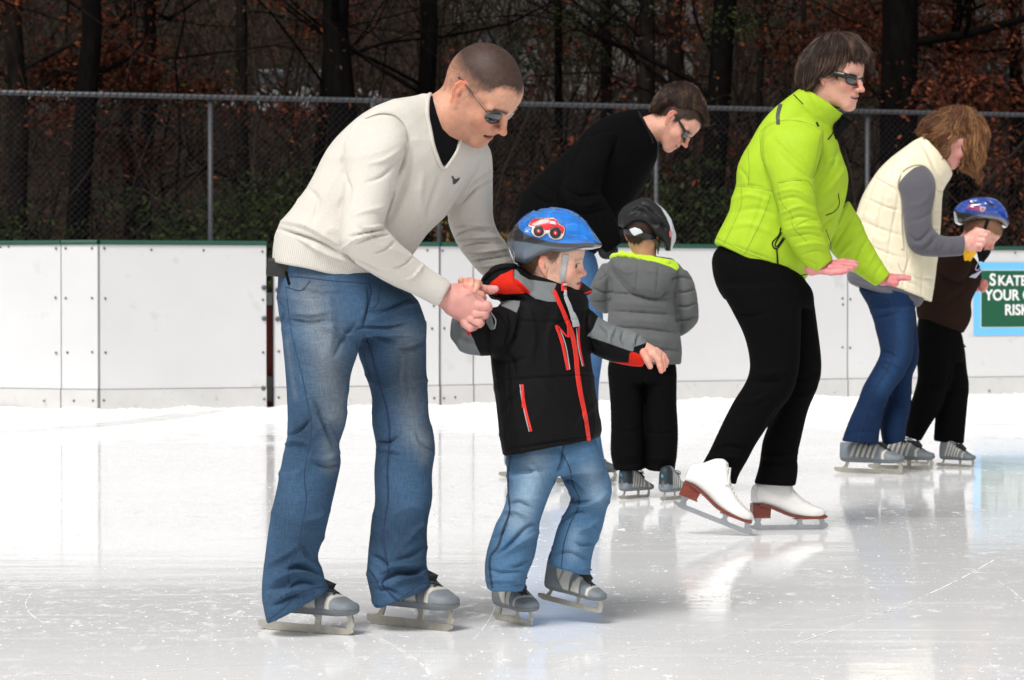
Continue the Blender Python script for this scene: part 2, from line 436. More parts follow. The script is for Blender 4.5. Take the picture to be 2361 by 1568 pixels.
def ice_material():
    m = bpy.data.materials.new('rink ice'); m.use_nodes = True; nt = m.node_tree; N, L = nt.nodes, nt.links
    b = N['Principled BSDF']; tc = N.new('ShaderNodeTexCoord'); O = tc.outputs['Object']
    def mapp(sc, loc=(0, 0, 0), rot=0):
        q = N.new('ShaderNodeMapping'); q.inputs['Scale'].default_value = sc; q.inputs['Location'].default_value = loc; q.inputs['Rotation'].default_value = (0, 0, rot)
        L.new(O, q.inputs[0]); return q.outputs[0]
    def noise(sc, det, vec, r=.55, dist=0):
        x = N.new('ShaderNodeTexNoise'); x.inputs['Scale'].default_value = sc; x.inputs['Detail'].default_value = det; x.inputs['Roughness'].default_value = r
        x.inputs['Distortion'].default_value = dist; L.new(vec, x.inputs[0]); return x.outputs[0]
    def rng(src, lo, hi, a=0., c=1.):
        x = N.new('ShaderNodeMapRange'); x.inputs[1].default_value = lo; x.inputs[2].default_value = hi; x.inputs[3].default_value = a; x.inputs[4].default_value = c
        L.new(src, x.inputs[0]); return x.outputs[0]
    def op(o, a, c=None):
        x = N.new('ShaderNodeMath'); x.operation = o
        for i, v in enumerate((a, c)):
            if v is None: continue
            if isinstance(v, (int, float)): x.inputs[i].default_value = v
            else: L.new(v, x.inputs[i])
        return x.outputs[0]
    sep = N.new('ShaderNodeSeparateXYZ'); L.new(O, sep.inputs[0])
    # drifted shavings along the boards (beyond about 16.5 m), broken by swept arcs
    edge = op('ADD', op('ADD', sep.outputs[1], op('MULTIPLY', noise(.45, 4, mapp((1, .4, 1))), 11)), op('MULTIPLY', noise(5, 5, mapp((.8, .8, 1)), .7), 2.4))
    edge = op('SUBTRACT', edge, op('MULTIPLY', sep.outputs[0], .12))
    drift = rng(edge, 22.9, 24.7)
    # an arc a blade swept clear
    dx = op('POWER', op('SUBTRACT', sep.outputs[0], -8.95), 2); dy = op('POWER', op('SUBTRACT', sep.outputs[1], 20.2), 2)
    rr = op('SQRT', op('ADD', dx, dy))
    arc = op('LESS_THAN', op('ABSOLUTE', op('SUBTRACT', rr, 6.8)), .16)
    arc2 = op('LESS_THAN', op('ABSOLUTE', op('SUBTRACT', op('SQRT', op('ADD', op('POWER', op('SUBTRACT', sep.outputs[0], 3.4), 2), op('POWER', op('SUBTRACT', sep.outputs[1], 24.5), 2))), 6.6)), .10)
    arc = op('MULTIPLY', op('MAXIMUM', arc, op('MULTIPLY', arc2, .6)), op('ADD', .55, op('MULTIPLY', noise(3, 3, mapp((1, 1, 1))), .6)))
    drift = op('MULTIPLY', drift, op('SUBTRACT', 1, arc))
    # flecks of snow and scratch marks
    f1 = rng(noise(13, 5, mapp((1.3, .5, 1)), .72), .60, .68)
    patchy = rng(noise(.8, 3, mapp((1, .8, 1), (3, 1, 0))), .46, .62)
    flecks = op('MULTIPLY', f1, patchy)
    f2 = rng(noise(40, 3, mapp((1.3, .5, 1), (7, 2, 0)), .6), .64, .70)
    flecks = op('MAXIMUM', flecks, op('MULTIPLY', f2, rng(noise(1.3, 2, mapp((.6, .9, 1), (1, 9, 0))), .44, .62)))
    def scratch(rot, sc, lo):
        w = noise(sc, 1, mapp((.05, 1.0, 1), (rot * 3, 1, 0), rot), .4, .35)
        return op('MULTIPLY', rng(w, lo, lo + .006), rng(noise(2.3, 3, mapp((1, 1, 1), (rot * 7, 5, 0))), .46, .56))
    s_ = op('MAXIMUM', scratch(.75, 10, .715), scratch(-.65, 11, .72)); s_ = op('MAXIMUM', s_, scratch(1.25, 9, .71)); s_ = op('MULTIPLY', s_, .12)
    f3 = op('MULTIPLY', rng(noise(95, 2, mapp((1.2, .5, 1), (4, 4, 0))), .67, .71), rng(noise(.7, 3, mapp((.8, 1, 1), (2, 6, 0))), .42, .6))
    fine = op('MULTIPLY', rng(noise(15, 6, mapp((1.0, .6, 1), (0, 3, 0)), .75), .57, .68), op('MULTIPLY', rng(noise(.9, 3, mapp((.7, 1, 1), (8, 3, 0))), .45, .62), .55))
    flecks = op('MAXIMUM', op('MAXIMUM', flecks, f3), fine)
    rough_mask = op('MAXIMUM', op('MAXIMUM', flecks, drift), s_)
    mx = N.new('ShaderNodeMix'); mx.data_type = 'RGBA'; L.new(rough_mask, mx.inputs[0])
    mx.inputs[7].default_value = (.97, .97, .97, 1)
    cl = N.new('ShaderNodeMix'); cl.data_type = 'RGBA'; L.new(rng(noise(.9, 4, mapp((.6, 1, 1))), .35, .65), cl.inputs[0])
    cl.inputs[6].default_value = (.96, .96, .957, 1); cl.inputs[7].default_value = (.92, .925, .94, 1); L.new(cl.outputs[2], mx.inputs[6])
    sw = N.new('ShaderNodeVectorMath'); sw.operation = 'SCALE'; L.new(mx.outputs[2], sw.inputs[0]); L.new(rng(arc, 0, 1, 1.0, .70), sw.inputs[3]); L.new(sw.outputs[0], b.inputs['Base Color'])
    wet = rng(noise(1.1, 3, mapp((.5, 1, 1))), .35, .65, .035, .10)
    r = op('ADD', op('MULTIPLY', rough_mask, .55), wet); L.new(r, b.inputs['Roughness'])
    b.inputs['IOR'].default_value = 1.31; b.inputs['Specular IOR Level'].default_value = .34
    h = op('ADD', op('MULTIPLY', noise(3.0, 4, mapp((.35, 1.3, 1)), .6), .0016), op('MULTIPLY', noise(45, 3, mapp((.5, 1, 1))), .00012))
    h = op('ADD', h, op('MULTIPLY', rough_mask, .0012))
    bp = N.new('ShaderNodeBump'); bp.inputs['Distance'].default_value = 1.0; bp.inputs['Strength'].default_value = .8
    L.new(h, bp.inputs['Height']); L.new(bp.outputs[0], b.inputs['Normal'])
    return m
M_ice = ice_material()
mesh_of('ice', [(-16, -12, 0), (16, -12, 0), (16, 26, 0), (-16, 26, 0)], [(0, 1, 2, 3)], M_ice, smooth=False)['kind'] = 'structure'
bpy.data.objects['ice']['label'] = 'scratched wet white rink ice'

# blade cuts and crumbs of snow lying on the ice
M_snow = mat('ice shavings', (.93, .93, .935), .8, bump=.002, bscale=160)
def ice_marks():
    V = []; F = []
    def strip(P, w):
        P = np.array(P); T = np.gradient(P, axis=0); T /= np.linalg.norm(T, axis=1)[:, None] + 1e-9; n = np.stack((-T[:, 1], T[:, 0]), 1)
        k = len(V); ww = w * (RNG.uniform(.3, 1.3, len(P)))[:, None]
        for a, c in zip(P + n * ww, P - n * ww): V.append((*a, .0016)); V.append((*c, .0016))
        for i in range(len(P) - 1):
            if RNG.random() < .72: F.append((k + 2 * i, k + 2 * i + 1, k + 2 * i + 3, k + 2 * i + 2))
    a, c = on_ice(1690, 1532)[:2], on_ice(2290, 1292)[:2]; t = np.linspace(0, 1, 90)[:, None]; strip(a + (c - a) * t + np.array((.06, 0)) * np.sin(t * 3.1), .0028)
    a, c = on_ice(1380, 1392)[:2], on_ice(1780, 1368)[:2]; strip(a + (c - a) * t, .004)
    a, c = on_ice(-50, 1562)[:2], on_ice(900, 1530)[:2]; strip(a + (c - a) * t, .0022)
    for k in range(34):
        y = RNG.uniform(4.8, 15); x = RNG.uniform(-.2, .2) * y; r = RNG.uniform(2, 9) * RNG.choice((-1, 1)); a0 = RNG.uniform(0, 6.28); L = RNG.uniform(.5, 3.0)
        th = np.linspace(0, L / abs(r), 60); P = np.stack((x + r * (np.cos(a0 + th) - math.cos(a0)), y + r * (np.sin(a0 + th) - math.sin(a0))), 1); strip(P, RNG.uniform(.0008, .0020))
    o = mesh_of('blade_cuts', V, np.array(F), M_snow, None, False); o['kind'] = 'stuff'; o['label'] = 'fine white blade cuts curving over the ice'
    V = []; F = []; cl = [(*on_ice(px, py)[:2], s, n) for px, py, s, n in ((1470, 1362, .16, 120), (1260, 1362, .1, 40), (620, 1445, .12, 90), (640, 1420, .10, 60), (160, 1490, .3, 150), (420, 1475, .3, 120), (90, 1420, .3, 90), (560, 1380, .25, 60), (330, 1395, .25, 50), (1640, 1378, .12, 50), (2020, 1275, .12, 50), (1880, 1175, .15, 50),
          (2080, 1530, .25, 140), (1900, 1545, .25, 90), (2200, 1500, .3, 80), (1150, 1480, .2, 40), (300, 1545, .25, 90), (1000, 1500, .3, 60), (560, 1150, .5, 40), (150, 1210, .5, 60), (1960, 1345, .3, 40))]
    pts = [(cx + RNG.normal(0, s), cy + RNG.normal(0, s * 1.3), RNG.uniform(.0006, .0020) * (2.4 if RNG.random() < .10 else 1)) for cx, cy, s, n in cl for _ in range(int(n * 1.5))] + [(RNG.uniform(-.19, .19) * y, y, RNG.uniform(.0006, .002)) for y in RNG.uniform(5.2, 16, 250)]
    for x, y, r in pts:
        k = len(V); m = 5; a0 = RNG.uniform(0, 6.28)
        for j in range(m):
            a = a0 + 2 * math.pi * j / m; q = r * RNG.uniform(.6, 1.4); V.append((x + q * math.cos(a), y + q * 1.5 * math.sin(a), .0005))
        V.append((x, y, r * .55)); F += [(k + j, k + (j + 1) % m, k + m) for j in range(m)]
    o = mesh_of('ice_shavings', V, np.array(F), M_snow, None, False); o['kind'] = 'stuff'; o['label'] = 'crumbs of snow scraped up by skates'
    # ridge of shavings pushed against the boards
    V = []; F = []; xs = np.arange(-600, 3000, 6.0)
    for j, px in enumerate(xs):
        p = bpt(px); h = max(.002, .012 + .014 * math.sin(px * .011) * math.sin(px * .037 + 1) + RNG.normal(0, .004)); w = .10 + .05 * math.sin(px * .02)
        V += [(p[0], p[1] + .03, h), (p[0], p[1] - .03 - w * .35, h * .7), (p[0], p[1] - .03 - w, .0004)]
        if j: k = 3 * j; F += [(k - 3, k, k + 1, k - 2), (k - 2, k + 1, k + 2, k - 1)]
    o = mesh_of('snow_ridge', V, np.array(F), M_snow, None, True); o['kind'] = 'stuff'; o['label'] = 'low ridge of ice shavings along the foot of the boards'

# board line: picture x -> depth
BL = np.array([(-900, 21.6), (0, 20.15), (228, 19.95), (620, 20.35), (1015, 20.8), (1565, 21.75), (1954, 22.35), (2361, 22.9), (3100, 24.0)])
def bpt(px, z=0.0):
    Y = np.interp(px, BL[:, 0], BL[:, 1]); return np.array(((px - CX) / FPX * Y, Y, z))
ice_marks()
M_board = mat('white board plastic', (.60, .60, .605), .28, var=.02, vscale=2.5, bump=.0006, bscale=14, spec=.5, speck=(5, .66, .74, (.54, .54, .53)))
M_kick = mat('scuffed kick plate', (.535, .53, .52), .5, var=.05, vscale=6, speck=(26, .66, .74, (.42, .40, .37)))
M_cap = mat('green cap rail', srgb(22, 72, 58), .35, var=.06, vscale=10)
M_gap = mat('dark board frame', (.02, .02, .02), .7)
BH, KH = 1.165, .145
def board(px0, px1, lab, screws, seam_r=True, knobs=(), capw=1):
    a, c = bpt(px0), bpt(px1); d = c - a; W = np.linalg.norm(d); d /= W; nrm = np.array((d[1], -d[0], 0))
    root = empty('rink_board', a, lab, 'rink board', 'white boards round the rink')
    R = np.stack((d, -nrm, np.array((0, 0, 1.0))), 1)
    g = .004
    f = MB().box(a + d * W / 2 + np.array((0, 0, (BH + KH) / 2 + .001)) - nrm * .02, (W / 2 - g, .02, (BH - KH) / 2 - .003), R).build('board_face', M_board, root)
    MB().box(a + d * W / 2 + np.array((0, 0, KH / 2 - .01)) - nrm * .012, (W / 2 - g, .022, KH / 2 + .01), R).build('kick_plate', M_kick, root)
    P = [a + np.array((0, 0, BH)), c + np.array((0, 0, BH))]
    prof = [(-.012, 0), (-.014, .018), (-.006, .03), (.035, .03), (.045, .018), (.045, 0)]
    MB().prism([a + d * .003 - nrm * u * 1.0 + np.array((0, 0, BH + v)) for u, v in prof], d * (W - .006)).build('cap_rail', M_cap, root, smooth=False)
    MB().box(a + d * W / 2 + np.array((0, 0, BH / 2)) - nrm * .075, (W / 2 - .012, .03, BH / 2 - .01), R).build('frame', M_gap, root)
    s0 = None
    for (sx, sy) in screws:
        Y = np.interp(sx, BL[:, 0], BL[:, 1]); p = bpt(sx); p[2] = at(sx, sy, Y)[2]
        off = .011 if p[2] < KH else .002
        q = p + nrm * off
        if s0 is None:
            s = MB(); s.tube([-nrm * 0, nrm * .004, nrm * .005], [.0085, .0085, .004], 10); s0 = s.build('screw', M_screw, None)
            s0.location = q - a; s0.parent = root
        else:
            s = s0.copy(); COL.objects.link(s); s.parent = root; s.location = q - a
    for (sx, sy) in knobs:
        Y = np.interp(sx, BL[:, 0], BL[:, 1]); p = bpt(sx); p[2] = at(sx, sy, Y)[2]
        MB().tube([p, p + nrm * .010, p + nrm * .014], [.018, .018, .010], 14).build('bolt', M_screw, root, smooth=False)
    return root
zb = zone(0, 900, 1300, 2265)
sc = lambda *p: zb(list(p)).tolist()
board(-700, 141, 'white rink board panel reaching out of the left edge of the picture', sc((8, 155), (64, 153), (393, 163), (388, 506), (391, 891), (312, 1226)))
board(141, 226, 'narrow white rink board panel left of the wide gate panel', sc((460, 163), (643, 163), (460, 510), (643, 510), (470, 889), (643, 886), (518, 1225), (651, 1224)))
board(230, 615, 'wide white gate panel between a dark slit and the open gap', sc((728, 163), (1055, 173), (1419, 177), (1829, 185), (733, 512), (735, 889), (1832, 521), (1833, 888), (720, 1222), (1838, 1213)), knobs=sc((1839, 437), (1840, 652), (1833, 1139)))
board(633, 1013, 'white rink board panel behind the legs of the man in the cream sweater', sc((1942, 881), (1938, 1202), (1950, 180)) + [(1000, 705), (1000, 918), (985, 577), (996, 758)], knobs=sc((1934, 453), (1934, 655)))
board(1017, 1091, 'narrow white rink board panel just right of the man in the cream sweater', [(1020, 578), (1086, 578), (1024, 757), (1022, 918), (1048, 916), (1086, 757)])
board(1092, 1954, 'long white rink board panel behind the woman in the lime jacket', [(1100, 580), (1200, 580), (1400, 580), (1636, 584), (1820, 585), (1942, 587), (1580, 910), (1690, 906), (1922, 905), (1942, 688), (1943, 702), (1942, 801), (1230, 918)])
board(1955, 3000, 'white rink board panel carrying the green and blue sign', [(1960, 690), (1960, 802), (2340, 583), (2280, 901), (2100, 903), (2150, 583)])
# gate post and latch in the open gap
gp = empty('gate_post', bpt(624) + np.array((0, .22, 0)), 'weathered red wooden post seen in the narrow gap between the boards', 'post')
p0 = bpt(624) + np.array((0, .24, 0))
MB().box(p0 + np.array((0, .02, .36)), (.11, .03, .36)).build('red_plank', mat('old red wood', srgb(122, 52, 50), .8, var=.35, vscale=14, stretch=(1, 1, .2)), gp)
MB().box(p0 + np.array((.0, -.05, .13)), (.10, .008, .09)).build('metal_plate', mat('galvanised plate', srgb(120, 120, 118), .5, metal=.3, var=.1), gp)
MB().box(p0 + np.array((.0, -.06, .78)), (.10, .01, .045)).build('latch', mat('latch steel', srgb(150, 155, 150), .45, metal=.4), gp)

# ------------------------------------------------------------------ sign
def text_mesh(txt, size, off=0.0):
    cu = bpy.data.curves.new('t', 'FONT'); cu.body = txt; cu.size = size; cu.extrude = .0015; cu.offset = off; cu.resolution_u = 6
    o = bpy.data.objects.new('t', cu); COL.objects.link(o); bpy.context.view_layer.update()
    me = bpy.data.meshes.new_from_object(o.evaluated_get(bpy.context.evaluated_depsgraph_get())); bpy.data.objects.remove(o)
    V, _ = arrays(me); F = [tuple(p.vertices) for p in me.polygons]; bpy.data.meshes.remove(me); return V, F
def sign():
    a, c = bpt(1955), bpt(3000); d = c - a; d /= np.linalg.norm(d); nrm = np.array((d[1], -d[0], 0)); up = np.array((0, 0, 1.0))
    def P(px, py, off=0.0):
        Y = np.interp(px, BL[:, 0], BL[:, 1]); p = bpt(px); p[2] = at(px, py, Y)[2]; return p + nrm * off
    root = empty('rink_sign', P(2245, 773), 'green sign with light blue border and white capitals on the boards', 'sign')
    pw = P(2245, 605); x1 = 2720
    W = np.linalg.norm((P(x1, 605) - pw)[:2]); z0, z1 = P(2245, 773)[2], P(2245, 605)[2]
    def rect(l, b_, r, t, off, th, name, m):
        q = P(2245, 773, off); base = np.array((q[0], q[1], 0))
        pts = [base + d * l + up * (z0 + b_), base + d * r + up * (z0 + b_), base + d * r + up * (z0 + t), base + d * l + up * (z0 + t)]
        return MB().prism(pts, nrm * th).build(name, m, root)
    Hh = z1 - z0; s = 22.65 / FPX
    rect(0, 0, W, Hh, .001, .003, 'border', mat('sky blue print', srgb(105, 185, 240), .45))
    rect(17 * s, 17 * s, W - 17 * s, Hh - 17 * s, .0045, .0008, 'trim_line', mat('pale trim', srgb(190, 210, 205), .5))
    rect(19 * s, 19 * s, W - 19 * s, Hh - 19 * s, .0058, .001, 'panel', mat('dark green print', srgb(0, 80, 52), .5))
    mt = mat('white lettering', (.8, .8, .8), .5); mb = MB()
    def word(txt, px, pybase, hpx, ox=0):
        size = hpx * s / .69; V, F = text_mesh(txt, size, size * .022); o = P(px, pybase, .0075)
        wv = o + V[:, :1] * .95 * d + V[:, 1:2] * up + V[:, 2:3] * nrm; mb.add(wv, F); return V[:, 0].max() * .95 / s
    x = 2280; x += word('S', x, 658, 27) + 2.5; word('KATE AT', x, 658, 23)
    word('YOUR OWN', 2270, 692, 24); word('RISK', 2315, 726, 24)
    mb.build('lettering', mt, root)
sign()

# ------------------------------------------------------------------ chain link fence
def fence():
    g_m = mat('galvanised fence steel', srgb(74, 76, 80), .5, metal=.35, var=.15, vscale=30)
    w_m = mat('fence wire', srgb(40, 40, 43), .5, metal=.5)
    pts = [(-900, 24.6), (0, 23.1), (485, 23.45), (1012, 24.0), (1513, 24.6), (2000, 25.3), (2500, 26.0), (3100, 26.8)]
    W = [np.array(((x - CX) / FPX * y, y, 0)) for x, y in pts]; FH = 2.45
    zr = [at(x, 213 + (x * 52 / 2361), y)[2] for x, y in pts]
    root = empty('chain_link_fence', W[1], 'tall galvanised chain link fence with top rail standing behind the boards', 'fence')
    MB().tube([w + np.array((0, 0, z)) for w, z in zip(W, zr)], .021, 10).build('top_rail', g_m, root, True)
    # lacing of the mesh round the top rail reads as a bead
    tw = MB()
    for i in range(len(W) - 1):
        a, c = W[i], W[i + 1]; n = int(np.linalg.norm(c - a) / .055)
        for k in range(n):
            t = k / n; p = a + (c - a) * t; z = zr[i] + (zr[i + 1] - zr[i]) * t
            tw.tube([p + np.array((0, -.026, z - .03)), p + np.array((.012, -.027, z + .003)), p + np.array((.022, 0, z + .024))], .0038, 4, False)
    tw.build('rail_wire', w_m, root)
    for (w, z) in zip(W[2:-1], zr[2:-1]): MB().tube([w + np.array((0, .03, 0)), w + np.array((0, .03, z))], .022, 10).build('fence_post', g_m, root, True)
    V = []; F = []
    for i in range(len(W) - 1):
        a, c = W[i], W[i + 1]; L = np.linalg.norm(c - a); d = (c - a) / L; H = min(zr[i], zr[i + 1]); cell = .057
        for sgn in (1, -1):
            s = -H if sgn > 0 else 0; 
            x0 = np.arange(-H, L, cell) if sgn > 0 else np.arange(0, L + H, cell)
            for x in x0:
                t0, t1 = (max(0, -x), min(H, L - x)) if sgn > 0 else (max(0, x - L), min(H, x))
                if t1 <= t0: continue
                p, q = a + d * (x + sgn * t0) + np.array((0, 0, t0)), a + d * (x + sgn * t1) + np.array((0, 0, t1))
                r = .0011; o = np.array((0, -.004 * sgn, 0)); u = np.cross(q - p, (0, 1, 0)); u = u / np.linalg.norm(u) * r; v = np.array((0, r, 0))
                k = len(V); V += [p + u + o, p - u * .5 + v + o, p - u * .5 - v + o, q + u + o, q - u * .5 + v + o, q - u * .5 - v + o]
                F += [(k, k + 1, k + 4, k + 3), (k + 1, k + 2, k + 5, k + 4), (k + 2, k, k + 3, k + 5)]
    o = mesh_of('wire_mesh', V, np.array(F), w_m, None, False); adopt(o, root)
fence()

# ------------------------------------------------------------------ woods
M_bark = mat('dark pine bark', (.0035, .0028, .0026), .95, spec=.05, var=.5, vscale=16, stretch=(1, 1, .25), bump=.02, bscale=22)
M_bark2 = mat('grey bark', (.014, .0115, .010), .95, spec=.05, var=.5, vscale=14, stretch=(1, 1, .25), bump=.02, bscale=22)
M_twig = mat('bare twigs', (.027, .0205, .0165), .9, spec=.05, var=.4, vscale=2)
M_leafA = mat('dry oak leaves', attr=True, rough=.9, spec=.1)
GZ = lambda Y: .11 * np.clip(Y - 27, 0, 200) + .9 * np.clip(Y - 85, 0, 200) - .05
def leaves(C, n, spread, size, pal, flat=.6, clump=.22):
    """n small leaf quads scattered round the cluster centres C"""
    C = np.array(C, float); C = C[RNG.permutation(len(C))[:max(6, int(len(C) * clump))]]; i = RNG.integers(0, len(C), n); P = C[i] + RNG.normal(0, 1, (n, 3)) * spread * np.array((1, 1, flat))
    a = RNG.normal(0, 1, (n, 3)); a /= np.linalg.norm(a, axis=1)[:, None]; b = RNG.normal(0, 1, (n, 3)); b -= a * np.sum(a * b, 1)[:, None]; b /= np.linalg.norm(b, axis=1)[:, None]
    s = size * RNG.uniform(.6, 1.3, (n, 1)); V = np.stack((P - a * s, P - b * s * .5, P + a * s, P + b * s * .5), 1).reshape(-1, 3)
    F = np.arange(4 * n).reshape(n, 4); pal = np.array(pal); c = pal[RNG.integers(0, len(pal), n)] * RNG.uniform(.6, 1.35, (n, 1))
    return V, F, np.repeat(c, 4, 0)
PAL_OAK = [srgb(92, 48, 33), srgb(78, 42, 30), srgb(108, 58, 38), srgb(62, 36, 27), srgb(50, 32, 25)]
PAL_GREEN = [(.018, .028, .008), (.012, .020, .006), (.026, .036, .010), (.008, .012, .005)]
PAL_BROWN = [(.035, .022, .015), (.05, .032, .022), (.028, .02, .016)]
def grow(mb, p, d, L, r, lev, tips, nseg=6, bend=.18, spread=.8, kids=(3, 5)):
    P = [p.copy()]; q = p.copy(); dd = d / np.linalg.norm(d)
    for k in range(nseg):
        dd = dd + RNG.normal(0, bend, 3) * (.6 if lev == 0 else 1) + np.array((0, 0, .03)); dd /= np.linalg.norm(dd); q = q + dd * L / nseg; P.append(q.copy())
    R = np.linspace(r, r * .28, nseg + 1); mb.tube(P, R, 7 if r > .04 else 4 if r > .012 else 3, False)
    if lev <= 0: tips.append(P[-1]); tips.append(P[nseg // 2]); return
    for j in range(RNG.integers(*kids)):
        i = RNG.integers(1, nseg + 1); t = dd * .6 + RNG.normal(0, spread, 3) * np.array((1, 1, .55)); t /= np.linalg.norm(t)
        grow(mb, P[i], t, L * RNG.uniform(.45, .7), R[i] * .62, lev - 1, tips, nseg, bend * 1.15, spread, kids)
def tree(name, px, Y, w_px, lab, lean=0, bark=None, limbs=8, hz=(1.5, 9), leaf=None, nleaf=0, H=11, group='trees of the wood behind the fence', lsize=.036, ll=(1.6, 3.4), lspread=.17, lev=2):
    b = np.array(((px - CX) / FPX * Y, Y, float(GZ(Y)))); r = w_px / FPX * Y / 2
    root = empty(name, b, lab, 'tree', group); T = MB(); P = []; q = b - np.array((0, 0, .3)); n = 12
    for k in range(n + 1): P.append(q + np.array((lean * k / n * H / 6 + RNG.normal(0, .03), RNG.normal(0, .03), H * k / n)))
    R = np.linspace(r * 1.12, r * .45, n + 1); R[0] *= 1.3; T.tube(P, R, 14, False); T.build('trunk', bark or M_bark, root, True)
    P = np.array(P); C = MB(); tips = []
    for k in range(limbs):
        z = RNG.uniform(*hz) / H * n; i = int(min(z, n - 1)); p = P[i] + (P[i + 1] - P[i]) * (z - i)
        a = RNG.uniform(0, 2 * math.pi); d = np.array((math.cos(a), math.sin(a) * .6, RNG.uniform(.0, .7)))
        grow(C, p, d, RNG.uniform(*ll), r * RNG.uniform(.18, .34), lev, tips)
    if C.n: C.build('crown', bark or M_bark, root, True)
    if leaf is not None and nleaf:
        V, F, c = leaves(tips, nleaf, lspread, lsize, leaf); o = mesh_of('foliage', V, F, M_leafA, None, False, cols=c); adopt(o, root)
    return root
tree('pine_tree', 190, 27.5, 52, 'black straight pine trunk nearest the left edge, thickest on that side', limbs=9, leaf=PAL_OAK, nleaf=3000, hz=(3, 9), lean=.05)
tree('oak_tree', 40, 29, 46, 'grey barked oak at the far left edge with rusty leaves', bark=M_bark2, limbs=14, leaf=PAL_OAK, nleaf=22000, hz=(2.6, 6.5), lspread=.2)
tree('oak_tree', 300, 31, 30, 'slim oak with rusty leaves right of the black pine trunk', limbs=12, leaf=PAL_OAK, nleaf=11000, hz=(3, 8), bark=M_bark2)
tree('bare_tree', 345, 33, 34, 'dark bare tree between the slim oak and the fence post', limbs=12, hz=(1, 7))
tree('bare_tree', 405, 28.2, 9, 'thin dark sapling left of the first fence post', limbs=6, hz=(.6, 4), H=5, ll=(.6, 1.2))
tree('oak_tree', 560, 34, 30, 'oak with scattered rusty leaves above the cream sweater back', limbs=14, leaf=PAL_OAK, nleaf=9000, hz=(3.5, 9), bark=M_bark2)
tree('bare_tree', 700, 30, 26, 'leaning bare tree with long arching boughs left of the man in cream', lean=.5, limbs=12, hz=(1.5, 7), ll=(2.4, 4.4))
tree('pine_tree', 790, 28, 70, 'thick dark trunk directly above the cream sweater shoulder', lean=-.1, limbs=10, hz=(2, 8))
tree('bare_tree', 985, 29.5, 46, 'dark trunk behind the head of the man in cream', limbs=9, hz=(2, 8), ll=(2, 4))
tree('oak_tree', 1290, 31, 22, 'low oak with brown leaves between the two bending men', limbs=14, leaf=PAL_OAK, nleaf=5000, hz=(.6, 5), H=7)
tree('pine_tree', 1490, 30.5, 42, 'straight brown trunk above the head of the man in black', bark=M_bark2, limbs=8, leaf=PAL_GREEN, nleaf=9000, hz=(3, 8), lsize=.026)
tree('pine_tree', 1562, 33, 44, 'grey trunk right of the head of the man in black, with green sprays', bark=M_bark2, limbs=12, leaf=PAL_GREEN, nleaf=15000, hz=(3.2, 8.5), lsize=.026)
tree('pine_tree', 1625, 29.5, 58, 'leaning black trunk between the man in black and the woman in lime', lean=.28, limbs=8, leaf=PAL_GREEN, nleaf=5000, hz=(2.5, 8), lsize=.026)
tree('evergreen_tree', 1400, 36, 30, 'green needled evergreen high between the two bending men', limbs=18, leaf=PAL_GREEN, nleaf=24000, hz=(4.0, 9), lsize=.03, lspread=.35)
tree('bare_tree', 1760, 34, 16, 'pale slim bare tree left of the woman in lime', bark=M_bark2, limbs=14, hz=(1, 8))
tree('bare_tree', 1850, 32, 14, 'crooked bare tree behind the head of the woman in lime', bark=M_bark2, limbs=12, hz=(1, 8))
tree('pine_tree', 2085, 28.5, 92, 'broad black trunk right of the woman in lime, thickest of the wood', lean=-.08, limbs=8, hz=(3, 8), ll=(2.4, 4.2))
tree('oak_tree', 2200, 30, 26, 'oak laden with rust red leaves above the woman in the cream vest', limbs=18, leaf=PAL_OAK, nleaf=24000, hz=(2.6, 5.4), lspread=.22, lsize=.034)
tree('oak_tree', 2340, 31.5, 34, 'oak with rusty leaves at the right edge of the picture', limbs=14, leaf=PAL_OAK, nleaf=12000, hz=(1.5, 6.5))
tree('bare_tree', 2230, 33, 24, 'dark bare tree behind the blue helmeted boy', limbs=12, hz=(1, 7))
def bush(px, Y, h, w, lab, pal, n, group='bushes along the fence'):
    b = np.array(((px - CX) / FPX * Y, Y, float(GZ(Y)))); root = empty('bush', b, lab, 'bush', group); C = MB(); tips = []
    for k in range(9):
        d = np.array((RNG.normal(0, w / h), RNG.normal(0, w / h), 1.0)); grow(C, b + np.array((RNG.normal(0, .1), 0, -.05)), d, h * RNG.uniform(.6, 1.0), .014, 2, tips)
    C.build('stems', M_twig, root, True)
    V, F, c = leaves(tips, n, .16, .035, pal); o = mesh_of('foliage', V, F, M_leafA, None, False, cols=c); adopt(o, root)
for a in [(430, 27, 1.9, .6, 'dark evergreen bush right of the black pine trunk', PAL_GREEN, 7000), (620, 27.2, 1.7, .6, 'dark evergreen bush behind the cream sweater back', PAL_GREEN, 6000),
          (100, 27, 1.4, .6, 'low dark bush at the left edge above the boards', PAL_GREEN, 4000), (1130, 27, 1.3, .5, 'small bush with yellowed leaves under the cream sweater arm', [srgb(120, 90, 40), (.02, .03, .01), srgb(90, 60, 30)], 3500),
          (1700, 28, 2.0, .6, 'dark bush left of the lime jacket', PAL_GREEN, 5000), (2320, 28, 1.5, .5, 'brown leafed bush at the right edge above the boards', PAL_OAK + PAL_BROWN, 3500)]:
    bush(*a)
